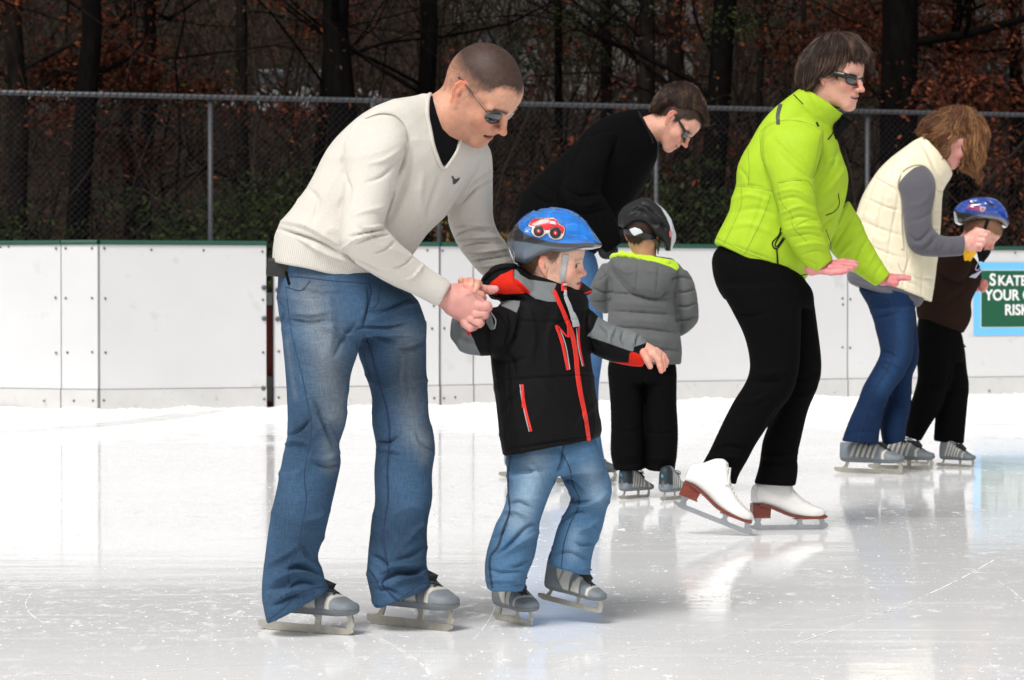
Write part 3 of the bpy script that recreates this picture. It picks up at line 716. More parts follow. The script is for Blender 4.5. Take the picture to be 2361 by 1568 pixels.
def undergrowth():
    mb = MB(); tips = []
    for k in range(760):
        Y = RNG.uniform(27, 66); px = RNG.uniform(-350, 2750); b = np.array(((px - CX) / FPX * Y, Y, float(GZ(Y))))
        grow(mb, b, np.array((RNG.normal(0, .35), RNG.normal(0, .3), 1.0)), RNG.uniform(1.6, 3.5) * (1 + (Y - 27) / 26), RNG.uniform(.008, .03) * (1 + (Y - 27) / 40), 2, tips, nseg=5, bend=.2, kids=(2, 5))
    o = mb.build('undergrowth', M_twig, None); o['kind'] = 'stuff'; o['label'] = 'tangle of bare brown twigs filling the wood'
    t = np.array(tips); keep = t[noise3(t, .45) > .05]
    V, F, c = leaves(keep, 26000, .35, .026, PAL_BROWN + PAL_OAK[2:] + PAL_GREEN[:2]); o = mesh_of('dead_leaves', V, F, M_leafA, None, False, cols=c)
    o['kind'] = 'stuff'; o['label'] = 'withered leaves hanging in the tangle of twigs'
undergrowth()
# things glimpsed through the twigs
def far_car(px, Y, colr, lab, L=4.4, z=None):
    b = np.array(((px - CX) / FPX * Y, Y, (float(GZ(Y)) if z is None else z) + .02)); root = empty('parked_car', b, lab, 'car', 'cars parked beyond the wood')
    M = mat('car paint', colr, .3, coat=.5); G = mat('car glass', (.05, .06, .07), .1); Tm = mat('tyre rubber', (.02, .02, .02), .8)
    pr = [(-2.2, .35), (-2.2, .85), (-1.6, .95), (-1.2, 1.42), (.6, 1.45), (1.25, .98), (2.05, .85), (2.2, .6), (2.2, .35)]
    MB().prism([b + np.array((x, 0, z_)) for x, z_ in pr], (0, 1.75, 0)).build('body', M, root)
    MB().prism([b + np.array((x, -.01, z_)) for x, z_ in [(-1.35, .98), (-1.08, 1.36), (.55, 1.38), (1.05, .98)]], (0, 1.77, 0)).build('windows', G, root)
    for sx in (-1.35, 1.35):
        for sy in (-.02, 1.55): MB().tube([b + np.array((sx, sy, .33)), b + np.array((sx, sy + .22, .33))], .33, 18).build('wheel', Tm, root)
far_car(235, 76, (.34, .35, .36), 'white car glimpsed through the twigs left of the black pine trunk')
far_car(690, 74, (.26, .27, .28), 'silver car glimpsed through twigs behind the cream sweater back')
def far_house(px, Y, w, z0, h, colr, lab):
    b = np.array(((px - CX) / FPX * Y, Y, float(GZ(Y)) + z0)); root = empty('house', b, lab, 'house', 'houses beyond the wood')
    MB().box(b + np.array((0, 2, h / 2 - .5)), (w / 2, 2, h / 2 + .5)).build('wall', mat('pale siding', colr, .8, var=.1, vscale=2), root)
    r = MB(); r.prism([b + np.array((-w / 2 - .3, -.3, h)), b + np.array((-w / 2 - .3, 4.3, h)), b + np.array((-w / 2 - .3, 2, h + 1.3))], (w + .6, 0, 0)); r.build('roof', mat('dark shingles', (.03, .028, .028), .9, var=.3, vscale=5), root)
    for k in range(3):
        MB().box(b + np.array((-w * .33 + k * w * .33, -.005, h * .55)), (.5, .02, .45)).build('window', mat('window glass', (.04, .05, .06), .15), root)
far_house(1330, 80, 6.5, 1.0, 1.5, (.09, .085, .08), 'low pale house glimpsed above the fence between the two bending men')
far_house(2290, 82, 4.6, .2, 1.6, (.09, .09, .09), 'low pale house glimpsed through the oak leaves at the right')
# ------------------------------------------------------------------ implicit surfaces for heads and hands
def rotm(rx=0, ry=0, rz=0):
    return np.array(Matrix.Rotation(rz, 3, 'Z') @ Matrix.Rotation(ry, 3, 'Y') @ Matrix.Rotation(rx, 3, 'X'))

def sdf_mesh(prims, res, pad=.02):
    """prims: ('E',c,r,k,sign,R) ellipsoid | ('C',a,b,ra,rb,k,sign) tapered capsule; smooth union k, sign -1 carves"""
    lo = np.full(3, 1e9); hi = -lo
    for p in prims:
        if p[0] == 'E':
            m = max(p[2]) if len(p) > 5 and p[5] is not None else np.array(p[2])
            l, h = np.array(p[1]) - m, np.array(p[1]) + m; s = p[4]
        else:
            l = np.minimum(np.array(p[1]) - p[3], np.array(p[2]) - p[4]); h = np.maximum(np.array(p[1]) + p[3], np.array(p[2]) + p[4]); s = p[6]
        if s > 0: lo, hi = np.minimum(lo, l), np.maximum(hi, h)
    lo = lo - pad; hi = hi + pad; n = np.ceil((hi - lo) / res).astype(int) + 1
    F = np.full(n, .05, np.float32)
    ax = [lo[i] + np.arange(n[i]) * res for i in range(3)]
    for p in prims:
        if p[0] == 'E':
            c = np.array(p[1], float); r = np.array(p[2], float); k = p[3]; s = p[4]; R = p[5] if len(p) > 5 else None
            m = (np.full(3, r.max()) if R is not None else r) + k + .012
            a, b = c - m, c + m
        else:
            A, B = np.array(p[1], float), np.array(p[2], float); k = p[5]; s = p[6]; m = max(p[3], p[4]) + k + .012
            a, b = np.minimum(A, B) - m, np.maximum(A, B) + m
        i0 = np.clip(np.floor((a - lo) / res).astype(int), 0, n); i1 = np.clip(np.ceil((b - lo) / res).astype(int) + 1, 0, n)
        if np.any(i1 <= i0): continue
        sl = tuple(slice(i0[i], i1[i]) for i in range(3))
        X = np.stack(np.meshgrid(*[ax[i][sl[i]] for i in range(3)], indexing='ij'), -1)
        if p[0] == 'E':
            q = X - c
            if R is not None: q = q @ R
            k0 = np.linalg.norm(q / r, axis=-1); k1 = np.linalg.norm(q / r ** 2, axis=-1) + 1e-9; d = k0 * (k0 - 1) / k1
        else:
            ab = B - A; t = np.clip(((X - A) @ ab) / (ab @ ab + 1e-12), 0, 1); d = np.linalg.norm(X - A - t[..., None] * ab, axis=-1) - (p[3] + t * (p[4] - p[3]))
        f = F[sl]
        if s > 0: h = np.maximum(k - np.abs(f - d), 0) / k; F[sl] = np.minimum(f, d) - h * h * k / 4
        else: h = np.maximum(k - np.abs(f + d), 0) / k; F[sl] = np.maximum(f, -d) + h * h * k / 4
    S = F < 0
    C = np.zeros(np.array(S.shape) - 1, int)
    for dx in (0, 1):
        for dy in (0, 1):
            for dz in (0, 1): C += S[dx:S.shape[0] - 1 + dx, dy:S.shape[1] - 1 + dy, dz:S.shape[2] - 1 + dz]
    act = (C > 0) & (C < 8); idx = np.argwhere(act); ids = np.full(act.shape, -1); ids[act] = np.arange(len(idx))
    acc = np.zeros((len(idx), 3)); cnt = np.zeros(len(idx))
    cor = [(x, y, z) for x in (0, 1) for y in (0, 1) for z in (0, 1)]
    for a in cor:
        for j in range(3):
            if a[j]: continue
            b = list(a); b[j] = 1
            fa = F[tuple((idx + a).T)]; fb = F[tuple((idx + b).T)]; m = (fa < 0) != (fb < 0)
            t = fa[m] / (fa[m] - fb[m]); pa = np.tile(np.array(a, float), (m.sum(), 1)); pa[:, j] += t; acc[m] += pa; cnt[m] += 1
    V = lo + (idx + acc / cnt[:, None]) * res
    faces = []
    for j in range(3):
        a, b = S[tuple(slice(0, -1) if i == j else slice(None) for i in range(3))], S[tuple(slice(1, None) if i == j else slice(None) for i in range(3))]
        e = np.argwhere(a != b); sg = a[tuple(e.T)]; o1, o2 = (j + 1) % 3, (j + 2) % 3
        ok = (e[:, o1] > 0) & (e[:, o2] > 0); e, sg = e[ok], sg[ok]
        def cell(d1, d2):
            q = e.copy(); q[:, o1] -= d1; q[:, o2] -= d2; return ids[tuple(q.T)]
        Q = np.stack((cell(1, 1), cell(0, 1), cell(0, 0), cell(1, 0)), 1); Q[~sg] = Q[~sg][:, ::-1]; faces.append(Q)
    return V, np.vstack(faces)

def head_prims(k=None, child=0.0, female=0.0, mouth=0.0, smile=0.0, squint=0.0, nose=1.0, jaw=1.0, neck=None):
    """head in metres, x forward, y to its left, z up, eyes at z=0; child 0..1 rounds and shortens the face"""
    c = child; P = []
    def E(x, y, z, rx, ry, rz, k=.012, s=1, R=None): P.append(('E', (x / 100, y / 100, z / 100), (rx / 100, ry / 100, rz / 100), k, s, R))
    def C(a, b, ra, rb, k=.01, s=1): P.append(('C', tuple(v / 100 for v in a), tuple(v / 100 for v in b), ra / 100, rb / 100, k, s))
    fs = 1 - .12 * c   # face shorter in children
    E(-.9, 0, 3.3, 9.4, 7.5 + .3 * c, 8.7, .02); E(-3.4, 0, 1.2, 6.6, 6.6, 6.6, .02)
    E(3.2 + .3 * c, 0, 3.6, 5.9 + .25 * c, 6.2, 5.6 + .5 * c, .02)
    E(3.1, 0, -3.4 * fs, 5.2, 5.7 - .4 * female, 6.6 * fs, .02)
    g = 5.0 * jaw - .5 * female - .3 * c
    for s in (1, -1):
        C((-.2, s * g, -5.6 * fs), (6.3, s * 1.9, -9.4 * fs), 1.7, 1.7, .022)
        C((-.4, s * (g + .5), -1.8), (-.2, s * g, -5.6 * fs), 1.5, 1.6, .02)
        E(5.2 + .4 * c + .2 * female, s * (3.8 + .4 * c), -2.3 * fs, 2.3, 1.75 + .5 * c, 1.8 + .7 * c, .02)                   # cheek
        C((8.25 - .2 * c, s * 1.2, 1.5), (6.4, s * 5.2, 1.2), .95 - .35 * c - .3 * female, .8, .012)   # brow ridge
    E(6.6, 0, -9.2 * fs, 2.1, 2.5, 2.0, .018)                                       # chin
    E(6.3, 0, -6.0 * fs, 2.9, 3.3, 2.9, .014)                                       # muzzle
    for s in (1, -1):
        E(9.4, s * 3.35, -.35, 1.9, 1.55, 1.25, .009, -1)                             # socket
        E(6.95, s * 3.2, -.25, 1.22, 1.25, 1.2, .002)                                 # eyeball
        C((7.9, s * 1.9, .48 + .12 * c - .35 * squint), (7.35, s * 4.5, .3 + .12 * c - .35 * squint), .38, .32, .004)          # upper lid
        C((7.85, s * 1.9, -1.0 - .1 * c + .3 * squint), (7.3, s * 4.4, -.98 - .1 * c + .35 * squint), .32, .3, .005)         # lower lid
    nl = nose * (1 - .5 * c)
    C((8.0, 0, .9), (8.75 + 1.6 * nl, 0, -2.9 * fs), .92, .85, .010)
    E(9.0 + 1.75 * nl, 0, -3.35 * fs, 1.02, 1.0 - .08 * female, .88, .007)                               # nose tip
    for s in (1, -1):
        E(8.7 + .8 * nl, s * 1.3, -3.7 * fs, 1.05, .68, .72, .006)
        E(8.9 + .9 * nl, s * .62, -4.45 * fs, .6, .3, .35, .003, -1)
    zl = -5.95 * fs; op = .35 * mouth
    E(8.35, 0, zl + .05 + op * .3, .95, 2.0 + .5 * smile, .5, .006); E(8.1, 0, zl - 1.15 - op, .95, 1.75 + .4 * smile, .6, .006)
    w = 2.3 + .6 * smile
    for s in (1, -1):
        C((9.4, 0, zl - .5 - op * .4), (7.2, s * w, zl - .45 + .45 * smile), .13, .06, .003, -1)   # lip line
    if mouth > .3:
        E(8.9, 0, zl - .45, 1.7, 2.1 + .7 * smile, .38 + .4 * mouth, .003, -1); E(7.25, 0, zl - .12, 1.1, 2.1, .52, .001)   # parted lips and teeth
    es = 1 - .14 * c
    for s in (1, -1):                                                               # ears
        eo = np.array((-.35, s * 7.2, -.6)); eb = np.array((-math.cos(.62), s * math.sin(.62), 0)); eu = np.array((-.2, 0, .98))
        pt = lambda u, v, o=0: tuple(eo + (eb * u + eu * v) * es + np.array((0, s * o, 0)))
        hx = [(.0, .4), (.15, 2.0), (.9, 2.9), (1.9, 2.8), (2.65, 1.7), (2.7, .3), (2.2, -1.0), (1.5, -2.1), (.9, -2.9)]; hr = [.36, .36, .40, .40, .40, .38, .40, .48, .55]
        for i in range(8): C(pt(*hx[i]), pt(*hx[i + 1]), hr[i] * es, hr[i + 1] * es, .0025)
        ax_ = [(.95, 1.7), (1.65, 1.0), (1.7, -.2), (1.2, -1.3), (.5, -1.6)]
        for i in range(4): C(pt(*ax_[i], -.05), pt(*ax_[i + 1], -.05), .34 * es, .34 * es, .003)
        C(pt(.6, 1.9, -.2), pt(1.7, 1.9, -.2), .55, .6, .004); C(pt(.5, 1.8, -.45), pt(1.9, 1.4, -.45), .35, .4, .004); C(pt(1.9, 1.2, -.45), pt(1.2, -1.8, -.45), .45, .45, .004); C(pt(.4, -.2, -.6), pt(1.2, .4, -.6), .6, .6, .004)
        C(pt(1.0, 1.6, -.30), pt(1.7, .5, -.30), .45, .55, .004); C(pt(1.7, .5, -.30), pt(1.1, -1.5, -.30), .55, .5, .004)
        C(pt(-.1, -.1, .15), pt(.0, -.8, .15), .36, .32, .003)
    if neck:
        (a, b, r1, r2) = neck; C(a, b, r1, r2, .03)
    return P

def fit_pose(pts, Yc, scale=1.0, fix_scale=False, rot0=(0, .5, -.3), w=None, ky=15):
    """pts: [(local metres, (px,py))]; returns 4x4 of the head so the landmarks fall where they are seen"""
    L = np.array([p[0] for p in pts], float); Q = np.array([p[1] for p in pts], float); w = np.ones(len(pts)) if w is None else np.array(w)
    c = at(*Q.mean(0), Yc); x = np.array([*rot0, c[0], c[2], scale])
    def M(x):
        return rotm(x[0], x[1], x[2]) * x[5], np.array((x[3], Yc, x[4]))
    def res(x):
        R, T = M(x); r = (proj(L @ R.T + T) - Q) * w[:, None]
        return np.r_[r.ravel(), (x[5] - scale) * (1e5 if fix_scale else 250), (x[0] - rot0[0]) * 15, (x[2] - rot0[2]) * ky, (x[1] - rot0[1]) * 3]
    for it in range(60):
        r = res(x); J = np.stack([(res(x + np.eye(6)[i] * 1e-5) - r) / 1e-5 for i in range(6)], 1)
        dx = np.linalg.lstsq(J.T @ J + 1e-6 * np.eye(6), -J.T @ r, rcond=None)[0]; x = x + np.clip(dx, -.3, .3)
    R, T = M(x); print('pose', [round(float(v), 3) for v in x], 'err', np.round((proj(L @ R.T + T) - Q), 1).tolist())
    return R, T

# skin
def skin_mat(name, bump=.0006): return mat(name, attr=True, rough=.56, var=.05, vscale=70, bump=bump, bscale=420, sss=.06, spec=.4)
def head_colors(L, base, lip, hairc, hairline, stub=0.0, brow=.6, browc=None, buzz=None, blush=.35, child=0, eye=True, mouth=0, smile=0, sclera=(.62, .58, .54)):
    """L local positions in cm"""
    x, y, z = L[:, 0], L[:, 1], L[:, 2]; ay = np.abs(y); n = len(L); fs = 1 - .12 * child
    c = np.tile(np.array(base, float), (n, 1))
    def mixc(m, col):
        m = np.clip(m, 0, 1)[:, None]; c[:] = c * (1 - m) + np.array(col) * m
    b = np.array(base); red = b * np.array((1.12, .72, .68))
    g = lambda cx, cy, cz, r: np.exp(-(((x - cx) ** 2 + (ay - cy) ** 2 + (z - cz) ** 2) / r ** 2))
    mixc(g(7.5, 4.2, -2.8 * fs, 2.3) * blush * 1.6, red); mixc(g(10.5, 0, -3.4 * fs, 1.7) * blush * 1.6, red)
    es = 1 - .14 * child; eo = np.array((-.35, 7.2, -.6)); eb = np.array((-math.cos(.62), math.sin(.62), 0)); eu = np.array((-.2, 0, .98))
    q = np.stack((x, ay, z), -1) - eo; eu_ = q @ eb / es; ev_ = (z - eo[2]) / .98 / es
    ear = (eu_ > .55) & (eu_ < 3.3 + .55 * np.minimum(ev_, 0)) & (ev_ > -3.3) & (np.abs(ev_) < 3.6) & (ay > 7.35) & (np.abs(q @ np.array((math.sin(.62), math.cos(.62), 0))) < .75)
    rim = np.clip((np.sqrt(((eu_ - 1.2) / 1.5) ** 2 + ((ev_ - .2) / 2.5) ** 2) - .55) / .4, 0, 1)
    mixc(ear * (.25 + .55 * rim), b * np.array((1.10, .62, .56)))
    mixc(np.exp(-(((eu_ - .75) / .5) ** 2 + ((ev_ + .15) / .75) ** 2)) * (ay > 6.6) * .8 * (x < .6) * (x > -2.6), b * np.array((.42, .22, .18)))
    zl = -5.95 * fs
    lipm = np.exp(-np.abs((z - (zl - .5 + .06 * ay * smile)) / (.85 - .14 * ay)) ** 4) * (ay < 2.3 + .4 * smile) * (x > 7.3 - .25 * ay * .5) ; mixc(lipm * .8, lip)
    crease = np.exp(-((z - (zl - .5 + .12 * smile * ay)) / .22) ** 2) * (ay < 2.6) * (x > 6.8); mixc(crease * (.75 if mouth < .3 else 0), np.array(lip) * .3)
    if mouth > .3:
        mixc((np.abs(z - (zl - .5)) < .62) * (ay < 2.2) * (x < 8.35) * (x > 6.5), (.10, .02, .02)); mixc((np.abs(z - (zl - .18)) < .42) * (ay < 2.1) * (x < 8.4) * (x > 6.9), (.78, .75, .70))
    nos = np.exp(-(((x - 10.0) ** 2) / .9 + ((ay - .65) ** 2) / .16 + ((z + 4.35 * fs) ** 2) / .16)); mixc(nos * .8, b * .25)
    if stub:
        m = np.clip((-3.2 * fs - z) / 2.5, 0, 1) * np.clip((x + 2.0) / 4.5, 0, 1) * np.clip(1 - lipm, 0, 1); mixc(m * stub, b * np.array((.62, .52, .48)))
    if eye:
        e = ((ay - 3.2) ** 2 / 1.25 ** 2 + (z + .3) ** 2 / .42 ** 2 < 1) & (x > 7.2); mixc(e * 1.0, sclera)
        ir = ((ay - 3.65) ** 2 + (z + .25) ** 2 < .68 ** 2) & (x > 7.3); mixc(ir * 1.0, (.02, .013, .009)) 
        mixc(np.exp(-((z - .36) / .2) ** 2) * (np.abs(ay - 3.2) < 1.6) * (x > 7) * .85, b * .12)
    bc = browc if browc is not None else hairc
    bm = np.exp(-((z - (1.75 - .05 * (ay - 3) ** 2)) / .58) ** 2) * (ay > 1.2) * (ay < 5.2) * (x > 5); mixc(bm * brow, bc)
    c *= (1 + .07 * noise3(L, .55) + .05 * noise3(L, 1.7) + .05 * noise3(L, 4.2))[:, None]; rv = np.clip(noise3(L + 9, .8) * .35, 0, .3)[:, None] * (z < 3)[:, None]; c = c * (1 - rv) + c * np.array((1.06, .80, .78)) * rv
    c *= (1 - .16 * (noise3(L, 3.1) > .70))[:, None]
    hz = hairline(x, ay); nz = noise3(L, 1.6) * .35 + noise3(L, 4) * .2
    scalp = z - hz + nz
    earx = ear
    m = np.clip(scalp / (2.2 if buzz is not None else .9) + .3, 0, 1) * (~earx)
    if buzz is not None: m = m * buzz(x, ay, z)
    mixc(m, hairc)
    return c, np.where(earx, -9, scalp)

def hairline_m(x, ay):
    return np.interp(x, [-11, -8.5, -6, -3.2, -2.4, -.2, .5, 1.6, 2.4, 4.2, 5.6, 7.2, 8.5], [-5.5, -5.2, -4.5, -2.2, .5, 1.6, -1.2, -1.0, 2.6, 3.8, 6.6, 7.6, 7.8]) - 1.4 * np.exp(-(ay / 2.4) ** 2) * (x > 4.5)

def strands(name, roots, dirs, length, width, cols, mat_, parent, seg=4, grav=(0, 0, -1), curl=0.0, sag=.3, jit=.25, path=None):
    """hair: thin tapered three-sided strands; cols per strand"""
    n = len(roots); L = np.asarray(length).reshape(-1, 1) * np.ones((n, 1)); d = dirs + RNG.normal(0, jit, dirs.shape); d /= np.linalg.norm(d, axis=1)[:, None]
    P = [np.array(roots)]; g = np.array(grav, float)
    ph = RNG.uniform(0, 6.28, (n, 1)); ax = RNG.normal(0, 1, (n, 3)); ax /= np.linalg.norm(ax, axis=1)[:, None]
    for k in range(seg):
        if path is not None: d = path(P[-1], d, k / seg)
        else: d = d + g * sag / seg
        d = d / (np.linalg.norm(d, axis=1)[:, None] + 1e-9)
        P.append(P[-1] + d * L / seg + ax * curl * np.sin(ph + k * 1.7))
    P = np.stack(P, 1); T = np.gradient(P, axis=1); T /= np.linalg.norm(T, axis=2)[..., None] + 1e-9
    a = np.cross(T, np.array((.31, .9, .2))); a /= np.linalg.norm(a, axis=2)[..., None] + 1e-9; b = np.cross(T, a)
    w = width * np.r_[np.linspace(1, .85, seg), .15][None, :, None]
    ring = [P + a * w, P - a * w * .5 + b * w * .8, P - a * w * .5 - b * w * .8]
    V = np.stack(ring, 2).reshape(-1, 3); m = seg + 1
    base = (np.arange(n)[:, None] * m + np.arange(seg)[None]) * 3
    F = np.stack([np.stack((base + i, base + (i + 1) % 3, base + 3 + (i + 1) % 3, base + 3 + i), -1) for i in range(3)], 2).reshape(-1, 4)
    C = np.repeat(np.asarray(cols), m * 3, 0)
    o = mesh_of(name, V, F, mat_, None, True, cols=C)
    if parent is not None: adopt(o, parent)
    return o
M_hair = mat('hair', attr=True, rough=.5, spec=.35)

def hair_on(name, V, N, S, cond, n, length, width, col, parent, lay, seg=4, colvar=.35, sag=.3, jit=.25, curl=0.0, lift=.6, hl=None, path=None):
    """roots drawn from mesh vertices where cond holds; lay(local) gives the direction the hair is combed (local frame)"""
    Lp, R, T = S
    i = np.nonzero(cond)[0]; i = RNG.choice(i, n, replace=len(i) < n)
    r = V[i] + RNG.normal(0, .0015, (n, 3)) - N[i] * .001; d = lay(Lp[i]) @ R.T / np.linalg.norm(R[0]); nn = N[i]; d = d - nn * np.sum(d * nn, 1)[:, None]; d /= np.linalg.norm(d, axis=1)[:, None] + 1e-9
    d = d + nn * lift
    c = np.array(col) * RNG.uniform(1 - colvar, 1 + colvar, (n, 1))
    if hl is not None: m = RNG.random(n) < hl[0]; c[m] = np.array(hl[1]) * RNG.uniform(.7, 1.2, (m.sum(), 1))
    ln = length(Lp[i]) if callable(length) else length
    return strands(name, r, d, ln * RNG.uniform(.75, 1.1, n), width, c, M_hair, parent, seg, grav=(0, 0, -1), sag=sag, jit=jit, curl=curl, path=path)

def chain(pts, radii, Y0, k=.004, s=1):
    """capsule chain through (px,py,depth offset)"""
    W = [at(p[0], p[1], Y0 + p[2]) for p in pts]
    return [('C', W[i], W[i + 1], radii[i], radii[i + 1], k, s) for i in range(len(W) - 1)]

def blob(p, r, Y0, k=.006, s=1, R=None):
    return ('E', at(p[0], p[1], Y0 + p[2]), r, k, s, R)

def join_parts(name, parts, m, cat_label, group=None):
    """parts: [(V,F,C)] -> one mesh, top-level person body"""
    V = np.vstack([p[0] for p in parts]); off = np.cumsum([0] + [len(p[0]) for p in parts[:-1]]); F = np.vstack([p[1] + o for p, o in zip(parts, off)]); C = np.vstack([p[2] for p in parts])
    foot = np.array((V[:, 0].mean(), V[:, 1].mean(), 0.0))
    o = mesh_of(name, V - foot, F, m, None, True, cols=C); o.location = foot
    label(o, cat_label, 'person', group); bpy.context.view_layer.update(); return o

def adopt_mesh(o, parent):
    o.parent = parent; o.matrix_parent_inverse = parent.matrix_world.inverted() if parent.matrix_world != Matrix() else Matrix.Translation(parent.location).inverted()
_old_adopt = adopt
def adopt(o, parent):
    o.parent = parent; o.matrix_parent_inverse = Matrix.Translation(parent.location).inverted() if parent.parent is None else Matrix(); return o

def under(limbs, Y0, col, res=.012):
    """hidden body under the clothes: chains of (px,py,dy,r)"""
    pr = []
    for l in limbs:
        for a, b in zip(l, l[1:]): pr.append(('C', at(a[0], a[1], Y0 + a[2]), at(b[0], b[1], Y0 + b[2]), a[3] * .72, b[3] * .72, .03, 1))
    V, F = sdf_mesh(pr, res); return V, F, np.tile(np.array(col), (len(V), 1))

def hand_part(prims, col, res=.0022, red=None, lines=()):
    V, F = sdf_mesh(prims, res); c = np.tile(np.array(col, float), (len(V), 1)); n = noise3(V, 60)[:, None] * .5 + noise3(V, 25)[:, None] * .5
    if red is not None: c = c + (np.array(red) - c) * np.clip(.5 + n * .8, 0, 1)
    Q = proj(V)
    for pts, w, dk in lines:
        d, t, _ = seg_dist(Q, np.array(pts, float)); m = (np.exp(-(d / w) ** 2) * dk)[:, None]; c = c * (1 - m) + c * np.array((.45, .25, .22)) * m
    return V, F, c

# sunglasses in head space
M_lens = mat('dark sunglass lens', (.006, .007, .009), .06, spec=.8, coat=.6)
M_frame_b = mat('black plastic frame', (.008, .008, .008), .25)
M_frame_m = mat('gunmetal frame', srgb(110, 104, 100), .3, metal=.8)
def sunglasses(parent, R, T, style, ear=(-1.6, 7.6, 1.3), fx=0.0, fz=0.0):
    tr = lambda p: (np.array(p, float) / 100) @ R.T + T
    mt = M_frame_m if style == 'wire' else M_frame_b; s = np.linalg.norm(R[0])
    lens = MB(); fr = MB()
    for sg in (1, -1):
        n = 28; ring = []; mid = []; cx, cy, cz = 8.85 + fx, 3.35, -.45 + fz
        for k in range(n):
            t = 2 * math.pi * k / n; co, si = math.cos(t), math.sin(t)
            if style == 'wire': yy = 3.6 * co * (1 + .12 * si); zz = 1.9 * si * (1 + .0 * co) + .12 * co * co - (.25 if si < 0 else 0) * si * co
            else: ee = .7 if style == 'sport' else .5; yy = 3.0 * math.copysign(abs(co) ** ee, co); zz = (1.9 if style == 'sport' else 1.75) * math.copysign(abs(si) ** ee, si) + .25 * co
            y = cy + yy; ring.append((cx - .10 * (y - 1.2) ** 1.5 * (1.35 if style != 'wire' else 1) if y > 1.2 else cx, sg * y, cz + zz))
        c0 = (cx + .12, sg * cy, cz); V = [tr(c0)] + [tr(p) for p in ring]; back = [tr((p[0] - .18, p[1], p[2])) for p in [c0] + ring]
        F = [(0, 1 + k, 1 + (k + 1) % n) for k in range(n)]; F2 = [(n + 1, n + 2 + (k + 1) % n, n + 2 + k) for k in range(n)]
        side = [(1 + k, n + 2 + k, n + 2 + (k + 1) % n, 1 + (k + 1) % n) for k in range(n)]
        lens.add(V + back, F + F2 + side)
        fr.tube([tr((p[0] - .06, p[1], p[2])) for p in ring + ring[:2]], (.11 if style == 'wire' else .22) / 100 * s * 1.0, 6)
        x0 = ring[0][0]; e = np.array((ear[0], sg * ear[1], ear[2]))
        a = np.array((x0 - .1, sg * (cy + 2.5), cz + .7)); hp = np.array((x0 - .8, sg * 6.7, cz + 1.0)); m = hp * .45 + e * .55 + np.array((0, sg * .3, .1)); tail = e + np.array((-1.8, -sg * .25, -1.1 if style != 'wire' else -.2))
        if style == 'wire':
            fr.tube([tr(a), tr(hp), tr(m)], .12 / 100 * s, 6); fr.tube([tr(m), tr(m * .5 + e * .5), tr(e), tr(tail)], [.16 / 100, .26 / 100, .28 / 100, .24 / 100], 8)
        else:
            pts = spline(np.array([a, hp, m, e, tail]), 14); V = []
            for i, p in enumerate(pts):
                h = np.interp(i, [0, 3, 8, 13], [.75, .62, .40, .35]) * (1 if style == 'sport' else 1.45); w = .16
                V += [tr(p + np.array((0, -w, -h))), tr(p + np.array((0, w, -h))), tr(p + np.array((0, w, h))), tr(p + np.array((0, -w, h)))]
            fr.add(V, [(i * 4 + k, i * 4 + (k + 1) % 4, i * 4 + 4 + (k + 1) % 4, i * 4 + 4 + k) for i in range(13) for k in range(4)] + [(3, 2, 1, 0), (52, 53, 54, 55)])
    fr.tube([tr((8.95 + fx, -.95, .05 + fz)), tr((9.55 + fx, 0, .35 + fz)), tr((8.95 + fx, .95, .05 + fz))], (.12 if style == 'wire' else .3) / 100 * s, 6)
    fo = fr.build('frame', mt, None, True)
    root = bpy.data.objects.new('sunglasses', lens_mesh := bpy.data.meshes.new('sunglasses')); COL.objects.link(root)
    lens_mesh.from_pydata([tuple(v) for v in lens.V], [], lens.F); lens_mesh.materials.append(M_lens); lens_mesh.update()
    lens_mesh.polygons.foreach_set('use_smooth', np.ones(len(lens_mesh.polygons), bool))
    adopt(root, parent); fo.parent = root
    return root

def ribbon(name, bv, pts, w, mat_, parent, lift=.002, Yf=None, th=.0015, cell=1.5):
    P = np.array(pts, float)
    if len(P) > 2: P = spline(P, 6 * len(P))
    T = np.gradient(P, axis=0); T /= np.linalg.norm(T, axis=1)[:, None]; n = np.stack((-T[:, 1], T[:, 0]), 1)
    ws = np.interp(np.linspace(0, 1, len(P)), np.linspace(0, 1, len(np.atleast_1d(w))), np.atleast_1d(w))[:, None] / 2
    return patch(name, bv, np.vstack((P + n * ws, (P - n * ws)[::-1])), mat_, parent, lift, cell, Yf, th)
def colr(o, c):
    a = o.data.color_attributes.new('Col', 'FLOAT_COLOR', 'POINT'); cc = np.ones((len(o.data.vertices), 4), np.float32); cc[:, :3] = c; a.data.foreach_set('color', cc.ravel()); return o

